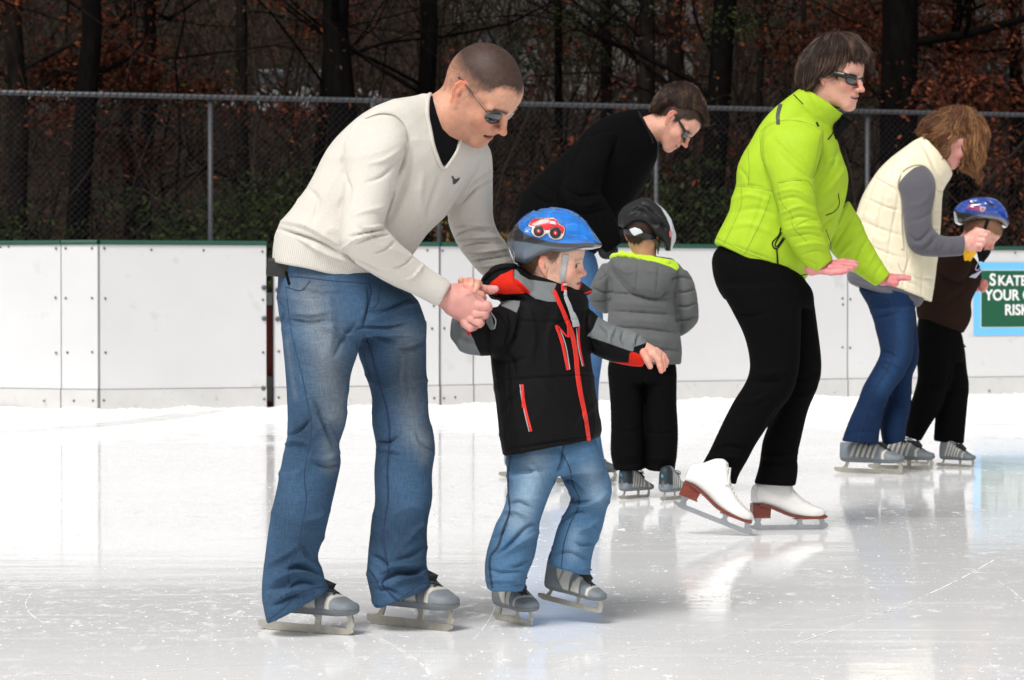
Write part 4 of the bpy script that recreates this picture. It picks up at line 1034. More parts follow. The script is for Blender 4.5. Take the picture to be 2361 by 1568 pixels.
# ------------------------------------------------------------------ ice skates
M_boot = mat('grey skate boot', attr=True, rough=.6, var=.05, vscale=60, bump=.0008, bscale=300)
M_steel = mat('skate steel', srgb(192, 188, 176), .32, metal=.75, var=.16, vscale=28, bump=.0003, bscale=90)
M_lace = mat('dark laces', (.02, .02, .022), .85)
def skate(parent, P0, P1, up=None, H=1.0, tilt=0.0, style='panel', wide=1.0, boot_h=1.0, col=None, mark=None, blade_mat=None, roll=0.0, low=False):
    """recreational skate whose blade runs from rear tip P0 to front tip P1 (world); boot above it"""
    P0, P1 = np.array(P0, float), np.array(P1, float); X = P1 - P0; Lb = np.linalg.norm(X); X = X / Lb
    Z = np.array((0, 0, 1.0)) if up is None else np.array(up, float); Z = Z - X * (Z @ X); Z /= np.linalg.norm(Z); Yv = np.cross(Z, X)
    if roll: Z2 = Z * math.cos(roll) + Yv * math.sin(roll); Yv = np.cross(Z2, X); Z = Z2
    tr = lambda p: P0 + (np.asarray(p)[..., :1] * X + np.asarray(p)[..., 1:2] * Yv + np.asarray(p)[..., 2:3] * Z * H) * Lb
    st = np.array([(.095, .24, .52, .04), (.11, .19, .66, .085), (.15, .168, .76, .118), (.24, .16, .80, .132), (.38, .158, .80, .13), (.47, .158, .74, .13), (.56, .158, .62, .138), (.66, .158, .455, .152),
                   (.76, .158, .375, .160), (.86, .158, .325, .162), (.94, .165, .29, .138), (1.0, .18, .275, .095), (1.025, .205, .235, .03)])
    if low: st[:, 2] = np.minimum(st[:, 2], .45)
    st[:, 3] *= wide; k = st[:, 2] > .4; st[k, 2] = .4 + (st[k, 2] - .4) * boot_h
    key = lambda o: np.stack((o[:, 0], o[:, 2] * .5), -1)
    S = spline(st, 90, key); n = 56; V = []; T = []
    for s in S:
        h = s[2] - s[1]
        for j in range(n):
            t = 2 * math.pi * j / n; u, v = math.cos(t), math.sin(t)
            z = s[1] + h * (.5 + .5 * math.copysign(abs(v) ** .72, v)); hgt = z - .158
            w = s[3] * math.copysign(abs(u) ** .62, u) * np.interp(hgt, [0, .03, .10, .25, .6], [1.04, 1.05, 1.0, .82, .78])
            V.append((s[0], w, z)); T.append((s[0], z, w))
    V = np.array(V); m = len(S); F = [(i * n + j, i * n + (j + 1) % n, (i + 1) * n + (j + 1) % n, (i + 1) * n + j) for i in range(m - 1) for j in range(n)]
    F += [tuple(range(n))[::-1], tuple(range((m - 1) * n, m * n))]
    Q = np.stack((V[:, 0], V[:, 2]), -1) * 1000
    grey = np.array(srgb(114, 122, 128)); dk = np.array(srgb(88, 92, 96)); lt = np.array(srgb(192, 190, 182)); line = np.array(srgb(58, 60, 62)); sole = np.array(srgb(104, 110, 114))
    c = np.tile(grey, (len(V), 1))
    def mixc(mk, cc): 
        mk = np.clip(mk, 0, 1)[:, None]; c[:] = c * (1 - mk) + cc * mk
    if style == 'panel':
        polys = [[(300, 330), (380, 600), (520, 560), (470, 400), (480, 230), (390, 200)], [(490, 225), (530, 390), (600, 500), (660, 440), (640, 320), (655, 222)], [(700, 222), (705, 330), (740, 400), (790, 385), (755, 300), (760, 218)],
                 [(250, 420), (290, 330), (370, 640), (300, 700), (200, 700)]]
        polys = [[(a_ + (100 if a_ > 690 else 55), b_ * .9 + 20) for a_, b_ in p] for p in polys]
        grooves = [[(595, 360), (655, 470)], [(530, 220), (535, 320), (615, 480)], [(720, 230), (715, 300), (690, 400)]]
    else:
        polys = [[(x0, 230 + (700 - x0) * .05), (x0 + 44, 225 + (700 - x0) * .05), (x0 + 150 - (x0 - 250) * .12, 560 - (x0 - 250) * .42), (x0 + 95 - (x0 - 250) * .12, 600 - (x0 - 250) * .42)] for x0 in (270, 350, 430, 510, 590)]
        polys.append([(740, 222), (745, 320), (790, 390), (830, 380), (790, 300), (800, 218)]); grooves = [[(x0 - 8, 240), (x0 + 92 - (x0 - 250) * .12, 600 - (x0 - 250) * .42)] for x0 in (350, 430, 510, 590)]
    for p in polys: mixc(poly_sd(Q, p) / 6 + .5, lt)
    for p in polys:
        d, _, _ = seg_dist(Q, np.array(p + p[:1], float)); mixc(np.exp(-(d / 6) ** 2) * .65, line)
    for g_ in grooves:
        d, _, _ = seg_dist(Q, np.array(g_, float)); mixc(np.exp(-(d / 7) ** 2) * .8, line)
    mixc((215 - Q[:, 1]) / 10 + .5, sole); d = np.abs(Q[:, 1] - 216); mixc(np.exp(-(d / 5) ** 2) * .6, line)
    if col is None: mixc((Q[:, 1] > 560) * (Q[:, 0] < 330) * 1.0, np.array((.02, .024, .03)))      # dark heel collar
    else: mixc((Q[:, 0] < 300) * (Q[:, 1] > 330), np.array(col))
    boot = mesh_of('ice_skate', tr(V), F, M_boot, None, True, cols=c); adopt(boot, parent)
    # blade: runner with holder posts
    B = MB()
    def plate(pts, th): B.prism([tr((x, -th / 2, z)) for x, z in pts], Yv * th * Lb)
    top = [(x, .062 + .012 * math.cos((x - .05) * 2)) for x in np.linspace(.16, .94, 14)]
    bot = [(x, .004 + .030 * max(0, (.10 - x) / .10) ** 1.5 + .02 * max(0, (x - .93) / .07) ** 2) for x in np.linspace(1.0, .0, 22)]
    plate([(0.0, .078), (.10, .085)] + top + [(.985, .075), (1.005, .05)] + bot, .014)
    plate([(.12, .080), (.19, .078), (.225, .165), (.275, .168), (.275, .185), (.17, .185), (.165, .13)], .020)
    plate([(.60, .068), (.66, .068), (.672, .168), (.70, .185), (.60, .185), (.575, .165), (.612, .13)], .020)
    pts = [(.93, .07), (.955, .10), (.955, .145), (.92, .168), (.90, .185), (.985, .185), (1.003, .14), (1.01, .10), (1.0, .06)]
    plate(pts, .020)
    plate([(.25, .178), (.95, .172), (.95, .190), (.25, .196)], .09)
    b = B.build('blade', blade_mat or M_steel, None); b.parent = boot
    Lc = MB(); rr = .0105
    def topz(x): return np.interp(x, S[:, 0], S[:, 2])
    for i, x in enumerate(np.linspace(.56, .80, 5)):
        w = .075 - .006 * i; z0 = topz(x); sgn = 1 if i % 2 else -1
        zz = lambda xx, yy: topz(xx) + .012 - .55 * (abs(yy) / .12) ** 2 * .05
        Lc.tube([tr((x + .025 * sgn * q, w * q, zz(x + .025 * sgn * q, w * q) - .018 * abs(q) ** 3)) for q in np.linspace(-1.25, 1.25, 9)], rr * Lb, 6)
        Lc.tube([tr((x - .025 * sgn * q, w * q, zz(x - .025 * sgn * q, w * q) - .018 * abs(q) ** 3)) for q in np.linspace(-1.25, 1.25, 9)], rr * Lb, 6)
    z1 = topz(.58)
    for sg in (() if low else (1, -1)):
        Lc.tube([tr((.59, 0, z1 + .02)), tr((.60, sg * .07, z1 + .05)), tr((.63, sg * .14, z1 + .01)), tr((.62, sg * .10, z1 - .035)), tr((.59, 0, z1 + .015))], rr * 1.1 * Lb, 6)
        Lc.tube([tr((.59, 0, z1 + .02)), tr((.66, sg * .06, z1 + .0)), tr((.72, sg * .09, z1 - .04))], rr * Lb, 6)
    l = Lc.build('laces', M_lace, None, True); l.parent = boot
    tg = MB(); tg.prism([tr((x, -.055, z)) for x, z in ([(.56, .40), (.60, .455)] if low else [(.46, .60 * boot_h), (.50, .74 * boot_h), (.54, .755 * boot_h)]) + [(.66, .46 if low else .54), (.78, .425), (.76, .39)]], Yv * .11 * Lb)
    t_ = tg.build('tongue', M_lace, None); t_.parent = boot
    if mark:
        V_, F_ = text_mesh(mark, .085, .002); V_ = V_ - V_.mean(0)
        W_ = tr(np.stack((.092 + 0 * V_[:, 0] - V_[:, 2] * 1.5, -V_[:, 0], .50 + V_[:, 1]), -1)); 
        mk = MB(); mk.add(W_, F_); o = mk.build('mark', mat('blue paint mark', srgb(70, 170, 215), .6), None); o.parent = boot
    return boot

def blade_pts(rear, front, L):
    """front tip on the ice where it is seen; the rear tip on the ice too, at blade length L, under its seen column"""
    P1 = on_ice(*front); best = None
    for Y in np.linspace(P1[1] - L, P1[1] + L, 201):
        x = (rear[0] - CX) / FPX * Y; d = abs(math.hypot(x - P1[0], Y - P1[1]) - L) + (.3 * abs(proj((x, Y, .003))[1] - rear[1]) / FPX * Y)
        if best is None or d < best[0]: best = (d, np.array((x, Y, 0)))
    return best[1], P1

def figure_skate(parent, P0, P1, H=1.0, up=None):
    """white leather figure boot with stacked brown heel, from blade tail P0 to toe pick P1"""
    P0, P1 = np.array(P0, float), np.array(P1, float); X = P1 - P0; Lb = np.linalg.norm(X); X = X / Lb
    Z = np.array((0, 0, 1.0)) if up is None else np.array(up, float); Z = Z - X * (Z @ X); Z /= np.linalg.norm(Z); Yv = np.cross(Z, X)
    tr = lambda p: P0 + (np.asarray(p)[..., :1] * X + np.asarray(p)[..., 1:2] * Yv + np.asarray(p)[..., 2:3] * Z * H) * Lb
    st = np.array([(.02, .36, .50, .03), (.035, .335, .54, .07), (.08, .325, .58, .10), (.16, .32, .62, .115), (.28, .285, .72, .12), (.40, .235, .74, .12), (.48, .20, .62, .125), (.56, .175, .49, .128), (.66, .16, .39, .142), (.77, .155, .325, .15), (.86, .158, .29, .143), (.925, .168, .262, .11), (.962, .19, .225, .04)])
    S = spline(st, 80, lambda o: np.stack((o[:, 0], o[:, 2] * .5), -1)); n = 48; V = []
    for s in S:
        h = s[2] - s[1]
        for j in range(n):
            t = 2 * math.pi * j / n; u, v = math.cos(t), math.sin(t); z = s[1] + h * (.5 + .5 * math.copysign(abs(v) ** .72, v))
            V.append((s[0], s[3] * math.copysign(abs(u) ** .62, u) * np.interp(z - s[1], [0, .1, .25, .6], [1, 1, .84, .8]), z))
    V = np.array(V); m = len(S); F = [(i * n + j, i * n + (j + 1) % n, (i + 1) * n + (j + 1) % n, (i + 1) * n + j) for i in range(m - 1) for j in range(n)] + [tuple(range(n))[::-1], tuple(range((m - 1) * n, m * n))]
    c = np.tile(np.array((.74, .73, .71)), (len(V), 1)); Q = np.stack((V[:, 0], V[:, 2]), -1) * 1000
    for g_ in ([(90, 330), (60, 450), (110, 640)], [(500, 620), (640, 420), (760, 335)], [(100, 560), (300, 560)]):
        d, _, _ = seg_dist(Q, np.array(g_, float)); k = (np.exp(-(d / 5) ** 2) * (.5 if g_[0][0] != 100 else 0))[:, None]; c = c * (1 - k) + np.array((.30, .29, .28)) * k
    k = np.clip(noise3(V, 14) * .6 - .15, 0, .25)[:, None] * (V[:, 2:3] < .36); c = c * (1 - k) + np.array((.35, .34, .33)) * k
    boot = mesh_of('figure_skate', tr(V), F, mat('white leather', attr=True, rough=.42, bump=.0006, bscale=120, var=.02), None, True, cols=c); adopt(boot, parent)
    br = mat('stacked brown heel', srgb(112, 44, 26), .45, var=.3, vscale=26, stretch=(.3, .3, 6), coat=.2)
    B = MB()
    def plate(pts, th, MBx=B): MBx.prism([tr((x, -th / 2, z)) for x, z in pts], Yv * th * Lb)
    hl = MB(); plate([(.025, .335), (.02, .155), (.245, .16), (.255, .275), (.14, .318)], .19, hl)
    so = []; xs = np.linspace(.10, .962, 22); zt = np.interp(xs, [.02, .16, .28, .40, .50, .66, .9, .962], [.345, .33, .292, .240, .197, .168, .170, .185])
    plate([(x, z) for x, z in zip(xs, zt)] + [(x, z - .030) for x, z in zip(xs[::-1], zt[::-1])], .26, hl); h_ = hl.build('heel_and_sole', br, None); h_.parent = boot
    top = [(x, .060) for x in np.linspace(.14, .93, 10)]; bot = [(x, .002 + .03 * max(0, (.12 - x) / .12) ** 2 + .03 * max(0, (x - .93) / .07) ** 2) for x in np.linspace(.985, 0, 20)]
    plate([(-.01, .055), (.0, .062), (.1, .06)] + top + [(.955, .085), (.985, .085), (1.0, .06), (1.012, .05), (.995, .035)] + bot, .016)
    plate([(.055, .055), (.155, .055), (.135, .10), (.155, .155), (.05, .155), (.07, .10)], .03); plate([(.59, .055), (.70, .055), (.665, .09), (.68, .14), (.59, .14), (.615, .09)], .03); plate([(.90, .05), (.985, .05), (.955, .10), (.95, .15), (.86, .15), (.89, .11)], .03)
    plate([(.03, .150), (.26, .150), (.26, .158), (.03, .158)], .17); plate([(.56, .128), (.95, .142), (.95, .152), (.56, .138)], .17)
    b = B.build('blade', mat('chrome blade', srgb(175, 178, 182), .22, metal=.85, var=.1, vscale=30), None); b.parent = boot
    Lc = MB(); tz = lambda x: np.interp(x, S[:, 0], S[:, 2])
    for i, x in enumerate(np.linspace(.44, .76, 9)):
        w = .05
        for sg in (1, -1): Lc.tube([tr((x + .02 * sg * q, w * q, tz(x + .02 * sg * q) + .006 - .010 * q * q)) for q in np.linspace(-1.3, 1.3, 7)], .008 * Lb, 5)
    for sg in (1, -1): Lc.tube([tr((.46, 0, tz(.46) + .01)), tr((.48, sg * .08, tz(.46) + .02)), tr((.53, sg * .12, tz(.5) - .08)), tr((.50, sg * .10, tz(.5) - .13))], .008 * Lb, 5)
    l = Lc.build('laces', mat('white laces', (.72, .71, .68), .85), None, True); l.parent = boot
    return boot

def hair_mass(name, lofts, Y0, crown, col, parent, n=5000, length=.06, width=.0008, lift=.12, voxel=.004, hl=None, grav=.5, wave=0.0, colvar=.35, comb=None, Yc=None, jit=.12, seg=5, groove=.0022):
    """a traced body of hair with thousands of strands combed over it"""
    C0 = at(crown[0], crown[1], Y0 if Yc is None else Yc)
    def flow(V):
        d = V - C0
        if comb is not None: d = d / (np.linalg.norm(d, axis=1)[:, None] + 1e-6) + comb(V, proj(V))
        d = d / (np.linalg.norm(d, axis=1)[:, None] + 1e-6) + np.array((0, 0, -grav)); return d
    def puff(V, N, Q):
        d = V - C0; r = np.linalg.norm(d, axis=1); a = np.stack((np.arctan2(d[:, 1], d[:, 0]) * 3.2, d[:, 2] / (r + .02) * 3, r * 9), -1)
        return groove * noise3(a, 3.0) + groove * .6 * noise3(a + 7, 7.0)
    def paint(V, N, Q, c):
        d = V - C0; r = np.linalg.norm(d, axis=1); a = np.stack((np.arctan2(d[:, 1], d[:, 0]) * 3.2, d[:, 2] / (r + .02) * 3, r * 6), -1); k = (.75 + .5 * noise3(a, 4.0))[:, None]
        return c * np.clip(k, .3, 1.3)
    hm = mat(name + ' base', attr=True, rough=.55, spec=.3)
    o = garment(name, lofts, Y0, hm, parent, voxel=voxel, smooth=3, color=col, paint=paint, puff=puff, ex=(2.2, 3.0))
    V, N = arrays(o.data); i = RNG.integers(0, len(V), n); r = V[i]; nn = N[i]; d = flow(r); d = d - nn * np.sum(d * nn, 1)[:, None]; d /= np.linalg.norm(d, axis=1)[:, None] + 1e-9
    b, Vb, Nb = bvh_of(o)[0]
    def path(P, dd, t):
        f = flow(P); k = np.empty_like(P)
        for j in range(len(P)):
            h = b.find_nearest(Vector(P[j])); k[j] = h[1] if h[0] is not None else (0, 0, 1)
        f = f - k * np.sum(f * k, 1)[:, None]; f /= np.linalg.norm(f, axis=1)[:, None] + 1e-9
        w = wave * np.sin(noise3(P, 14) * 6)[:, None] * np.cross(f, k)
        return f * .7 + dd * .3 + w + k * lift * .3
    c = np.array(col) * RNG.uniform(1 - colvar, 1 + colvar, (n, 1))
    if hl is not None:
        m = (noise3(r * np.array((1, 1, .4)), 60) + RNG.normal(0, .3, n)) > hl[0]; c[m] = np.array(hl[1]) * RNG.uniform(.7, 1.25, (m.sum(), 1))
    s = strands('strands', r + nn * .0006, d + nn * lift, length * RNG.uniform(.6, 1.1, n), width, c, M_hair, None, seg, path=path, jit=jit); s.parent = o; s.matrix_parent_inverse = Matrix(); s.location = (0, 0, 0)
    return o
# ------------------------------------------------------------------ man in the cream sweater
Y1 = 7.03
SK1 = np.array(srgb(222, 164, 136)) * .80
M_skin = skin_mat('skin')
def man_cream():
    pts = [((-.008, -.077, -.010), H1([(385, 750)])[0]), ((.086, -.034, -.005), H1([(868, 1140)])[0]), ((.095, 0, .002), H1([(1012, 1165)])[0]), ((.1165, 0, -.035), H1([(985, 1320)])[0]),
           ((.070, 0, -.112), H1([(590, 1500)])[0]), ((.086, .034, -.005), H1([(1110, 1115)])[0]), ((.075, -.024, -.064), H1([(665, 1330)])[0]), ((-.02, 0, .119), H1([(860, 85)])[0]), ((.075, 0, .070), H1([(1235, 800)])[0])]
    R, T = fit_pose(pts, Y1 - .02, 1.0, rot0=(0, .55, -.45))
    inv = lambda px, py, dy: tuple((np.array(at(px, py, Y1 + dy)) - T) @ R / (R[0] @ R[0]) * 100)
    nb = inv(*ZA([(1022, 420)])[0], -.005); n2 = inv(*ZA([(950, 490)])[0], .01)
    pr = head_prims(mouth=.6, smile=1.0, neck=((-2.2, 0, -3.5), nb, 5.6, 6.0))
    pr.append(('C', tuple(v / 100 for v in nb), tuple(v / 100 for v in n2), .060, .065, .02, 1))
    V, F = sdf_mesh(pr, .0023)
    buzz = lambda x, ay, z: np.clip(.30 + (z - 1.0) / 7.5, .22, .95)
    C, sc_ = head_colors(V * 100, SK1, srgb(186, 92, 86), np.array(srgb(44, 30, 26)), hairline_m, stub=.45, brow=1.0, browc=(.05, .03, .02), buzz=buzz, eye=False, mouth=.6, smile=1.0)
    C *= (1 - .10 * (noise3(V, 130) > .62))[:, None]; C *= (1 + .30 * noise3(V, 290) * (sc_ > .2) + .15 * noise3(V, 120) * (sc_ > .2))[:, None]
    W = V @ R.T + T
    # right hand gripping the boy's, left hand behind him
    hp = lambda u, v, d=0.0: (*H8([(u, v)])[0], d)
    h = []
    h += chain([hp(40, 620, -.080), hp(330, 780, -.078)], [.029, .028], Y1, .02) + chain([hp(330, 600, -.075), hp(600, 640, -.08), hp(860, 860, -.088)], [.026, .025, .0165], Y1, .012)
    h += chain([hp(330, 760, -.078), hp(600, 900, -.08), hp(760, 1040, -.088)], [.030, .026, .0150], Y1, .012) + chain([hp(330, 860, -.076), hp(560, 1150, -.084)], [.028, .0145], Y1, .012)
    h += chain([hp(800, 860, -.098), hp(975, 865, -.100), hp(995, 890, -.060), hp(830, 900, -.035)], [.0150, .0135, .012, .010], Y1, .002)
    h += chain([hp(760, 1035, -.098), hp(920, 1025, -.102), hp(935, 1040, -.060), hp(800, 1020, -.04)], [.0135, .0120, .0115, .010], Y1, .002)
    h += chain([hp(660, 1150, -.096), hp(815, 1215, -.100), hp(845, 1200, -.06), hp(740, 1120, -.045)], [.0130, .0120, .011, .010], Y1, .002)
    h += chain([hp(520, 1215, -.090), hp(635, 1308, -.095), hp(715, 1290, -.06)], [.0120, .0105, .010], Y1, .002)
    h += chain([hp(500, 560, -.07), hp(760, 500, -.05), hp(920, 515, -.05), hp(1060, 520, -.055), hp(1160, 500, -.058)], [.020, .0125, .0100, .0098, .0085], Y1, .008)
    hn = sdf_mesh(h, .002); hv = hn[0]; hc = np.tile(np.array(srgb(222, 160, 150)) * .80, (len(hv), 1)); hc = hc * (1 + .07 * noise3(hv, 55)[:, None]); hc += (np.array(srgb(205, 120, 110)) * .7 - hc) * np.clip(noise3(hv, 30)[:, None] * .8, 0, .5)
    Q = proj(hv)
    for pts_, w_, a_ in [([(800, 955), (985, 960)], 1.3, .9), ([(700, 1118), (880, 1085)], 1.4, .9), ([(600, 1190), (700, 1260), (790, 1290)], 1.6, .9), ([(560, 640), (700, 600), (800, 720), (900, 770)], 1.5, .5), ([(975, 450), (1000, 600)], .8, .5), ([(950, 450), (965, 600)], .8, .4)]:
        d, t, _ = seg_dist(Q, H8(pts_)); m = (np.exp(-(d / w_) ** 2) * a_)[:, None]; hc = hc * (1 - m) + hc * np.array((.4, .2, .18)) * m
    d = poly_sd(Q, H8([(1085, 440), (1180, 430), (1205, 470), (1180, 515), (1110, 510)])); m = np.clip(d / 1.5 + .5, 0, 1)[:, None]; hc = hc * (1 - m * .6) + np.array(srgb(228, 178, 174)) * .72 * m * .6
    za = lambda u, v, d, r: (*ZA([(u, v)])[0], d, r)
    zf = lambda u, v, d, r: (*ZF([(u, v)])[0], d, r)
    ze = lambda u, v, d, r: (*ZE([(u, v)])[0], d, r)
    body = under([[za(950, 480, .01, .05), za(800, 620, .02, .08), za(560, 950, .02, .08), ze(620, 180, 0, .08), ze(680, 300, 0, .08)],
                  [za(680, 560, -.10, .035), za(600, 1040, -.21, .025), za(960, 1310, -.10, .022)], [za(1130, 640, .15, .035), za(1180, 1050, .22, .03), za(1360, 1250, .24, .025)],
                  [ze(580, 420, -.05, .05), ze(510, 1150, -.06, .04), zf(320, 840, -.05, .03), zf(340, 930, -.05, .03)],
                  [ze(980, 420, .06, .05), ze(1100, 1150, .08, .04), zf(940, 800, .06, .03), zf(980, 890, .06, .03)]], Y1, SK1)
    person = join_parts('person', [(W, F, C), (hv, hn[1], hc), body], M_skin, 'tall man in cream sweater and jeans stooping to hold a small boy by the hand')
    # short stubble of hair
    me = person.data; Vp, Np = arrays(me); nH = len(W); Vp = Vp + np.array(person.location)
    hair_on('hair', Vp[:nH], Np[:nH], (V * 100, R, T), sc_ > .6, 5000, lambda L: .0016 + .0018 * np.clip((L[:, 2] - 4) / 6, 0, 1), .0003, srgb(60, 42, 36), person, lambda L: np.stack((L[:, 0] * 0 + 1, 0 * L[:, 0], 0 * L[:, 0] - .3), -1), seg=2, lift=.9, colvar=.4, sag=0)
    sunglasses(person, R, T, 'wire', ear=(-2.2, 7.75, 2.3), fx=-.1)
    # ---- sweater
    torso = ZA([(113, 1172, 690, 1284, 0, .14, .02), (116, 1140, 705, 1250, 0, .145, .02), (123, 1080, 745, 1195, 0, .155, .02), (150, 975, 842, 1150, 0, .165, .03), (215, 895, 930, 1030, .01, .17, .04), (300, 775, 1030, 930, .01, .17, .06), (385, 620, 1100, 830, .02, .17, .08), (470, 505, 1190, 710, .03, .17, .10),
                (565, 415, 1235, 610, .04, .15, .11), (690, 340, 1225, 545, .04, .12, .11), (850, 299, 1155, 515, .03, .09, .07), (935, 293, 1088, 510, .02, .065, .03)])
    arm = ZA([(530, 470, 780, 410, -.10, .06), (490, 590, 825, 530, -.14, .08), (484, 720, 775, 705, -.16, .078), (478, 850, 742, 830, -.18, .074), (474, 980, 700, 955, -.20, .070), (474, 1080, 695, 990, -.21, .068), (512, 1145, 725, 1015, -.205, .064),
              (600, 1210, 790, 1085, -.18, .058), (720, 1283, 868, 1155, -.14, .050), (850, 1340, 948, 1215, -.11, .044), (985, 1403, 1052, 1287, -.09, .036)])
    arm2 = ZA([(1100, 570, 1235, 545, .15, .06), (1062, 700, 1268, 640, .17, .075), (1036, 850, 1272, 820, .19, .07), (1033, 940, 1274, 935, .2, .066), (1062, 1040, 1292, 1005, .21, .062), (1110, 1130, 1338, 1082, .22, .058), (1215, 1248, 1388, 1185, .23, .05), (1330, 1330, 1450, 1250, .24, .045)])
    z = ZA; f = []
    for p, w, hh in [([(820, 560), (812, 640), (770, 720)], 6, -9), ([(745, 760), (740, 860), (712, 985)], 6, -8), ([(690, 1000), (590, 1025), (520, 1040)], 5, -5), ([(700, 985), (600, 1000), (560, 960)], 6, 5), ([(730, 1030), (640, 1040), (560, 1075)], 5, -4),
                     ([(480, 1110), (560, 1050), (680, 1020)], 6, 4), ([(760, 1065), (700, 1110), (640, 1130)], 4, -3), ([(150, 1000), (330, 1060), (470, 1130)], 7, -7), ([(160, 960), (300, 990), (450, 1080)], 8, 5), ([(480, 1130), (600, 1190), (690, 1235)], 7, -7),
                     ([(250, 1050), (400, 1130), (560, 1190)], 7, 5), ([(520, 480), (485, 600), (488, 760), (470, 900)], 6, -6), ([(600, 420), (680, 395), (760, 410), (815, 470)], 4, -3.5), ([(1270, 745), (1180, 800), (1100, 870)], 5, -5), ([(1270, 700), (1160, 770), (1080, 850)], 6, 4),
                     ([(1040, 930), (980, 990), (900, 1080), (858, 1145)], 6, -5), ([(1060, 1040), (1160, 1010), (1290, 1020)], 4, -4), ([(1075, 1070), (1180, 1045), (1300, 1045)], 4, 4), ([(1090, 1100), (1200, 1080), (1325, 1075)], 4, -4), ([(1110, 1130), (1220, 1120), (1345, 1105)], 4, 4),
                     ([(1140, 1180), (1250, 1160), (1360, 1140)], 4, -4), ([(1165, 1205), (1270, 1190), (1375, 1165)], 4, 3.5), ([(1060, 1000), (1150, 985), (1275, 990)], 4, 3.5), ([(800, 570), (700, 640), (620, 660)], 9, 3), ([(790, 620), (700, 720), (600, 760)], 9, -3),
                     ([(740, 880), (640, 900), (540, 930)], 8, 2.5), ([(850, 1150), (800, 1190), (740, 1210)], 4, -3), ([(905, 1190), (850, 1250), (790, 1270)], 4, 3), ([(480, 700), (520, 800), (480, 920)], 9, -3), ([(840, 600), (830, 720), (760, 900), (715, 990)], 14, -6),
                     ([(300, 790), (350, 850), (330, 960)], 14, -3), ([(900, 700), (880, 820), (900, 940)], 22, 3), ([(1010, 700), (960, 830), (930, 950)], 16, -2.5), ([(560, 430), (520, 520), (470, 640)], 10, 3)]:
        f.append((z(p), w * z.k * 1.05, hh * 2.3))
    hem = z([(115, 1150), (150, 1045), (330, 1095), (470, 1150), (560, 1195), (700, 1262), (690, 1290), (560, 1290), (300, 1220), (110, 1170)])
    cuff = z([(915, 1195), (1060, 1280), (985, 1415), (850, 1345)])
    ribm = lambda V, N, Q: np.maximum(np.clip(poly_sd(Q, hem) / 3, 0, 1), np.clip(poly_sd(Q, cuff) / 2, 0, 1))
    ribu = lambda V, N, Q: np.where(poly_sd(Q, cuff) > -2, Q @ np.array((-.56, .83)) * 2 * math.pi / 4.2, Q @ np.array((.985, -.17)) * 2 * math.pi / 4.6)
    knit = mat('cream knit wool', attr=True, rib=.16, rough=.95, var=.05, vscale=260, bump=.0014, bscale=420, sheen=.04, spec=.2)
    cr = np.array(srgb(212, 207, 198))
    sw = garment('sweater', [torso, arm, arm2], Y1, knit, person, voxel=.0042, smooth=7, folds=f, color=cr, zones={'ribm': ribm, 'ribu': ribu}, wr=[(2.2, 9, (1, 1, .7)), (-2.2, 7, (1, 1, 1.4)), (.8, 24, (1, 1, 1))])
    bv = bvh_of(sw)
    # collar trim, V of the dark shirt, bird emblem
    vneck = z([(945, 295), (931, 312), (930, 400), (945, 480), (965, 570), (1004, 674), (1040, 640), (1070, 590), (1086, 525), (1040, 520), (1000, 480), (970, 400)])
    shirt_m = mat('black cotton', (.005, .005, .006), .9, var=.2, vscale=120, spec=.08)
    sh = patch('undershirt', bv, vneck, shirt_m, person, lift=.004, cell=2.5, th=.003)
    seam('neckband', bv, z([(960, 291), (930, 315), (922, 400), (938, 490), (960, 590), (1004, 684), (1045, 645), (1078, 590), (1098, 522)]), .0055, knit, sw, lift=.003).data.attributes
    nb_ = bpy.data.objects.get('neckband')
    a = nb_.data.color_attributes.new('Col', 'FLOAT_COLOR', 'POINT'); cc = np.ones((len(nb_.data.vertices), 4), np.float32); cc[:, :3] = cr * .96; a.data.foreach_set('color', cc.ravel())
    bird = z([(1050, 728), (1060, 722), (1066, 738), (1078, 740), (1095, 730), (1092, 742), (1085, 750), (1078, 757), (1070, 765), (1058, 766), (1062, 757), (1055, 752), (1062, 745), (1056, 738)])
    patch('emblem', bv, bird, mat('dark grey thread', srgb(62, 62, 66), .8), sw, lift=.0015, cell=1.0)
    seam('shoulder_seam', bv, z([(600, 425), (680, 397), (760, 410), (812, 470), (822, 540)]), .0015, mat('seam thread', srgb(165, 158, 146), .9), sw, lift=.0)
    # ---- jeans
    pel = ZE([(300, -40, 930, 10, 0, .12), (275, 45, 965, 100, 0, .13), (270, 90, 1010, 130, 0, .135), (262, 210, 1170, 220, 0, .145), (270, 330, 1222, 320, 0, .15), (288, 440, 1245, 410, 0, .145), (300, 500, 1240, 480, 0, .13)])
    P = lambda zz, a: zz([a])[0]
    near = np.array([P(ZE, (283, 420, 850, 400, -.05, .10)), P(ZE, (300, 560, 800, 590, -.07, .10)), P(ZE, (316, 720, 748, 740, -.07, .09)), P(ZE, (328, 900, 722, 900, -.065, .085)), P(ZE, (330, 1050, 712, 1060, -.06, .083)), P(ZE, (322, 1180, 668, 1210, -.06, .08)),
                     P(ZE, (302, 1260, 684, 1305, -.065, .08)), P(ZE, (270, 1430, 662, 1430, -.06, .08)), P(ZF, (216, 369, 565, 369, -.055, .078)), P(ZF, (180, 560, 520, 560, -.05, .078)), P(ZF, (156, 720, 478, 700, -.05, .080)),
                     P(ZF, (143, 860, 505, 775, -.05, .088)), P(ZF, (150, 980, 520, 840, -.045, .095)), P(ZF, (176, 1098, 546, 893, -.04, .095))])
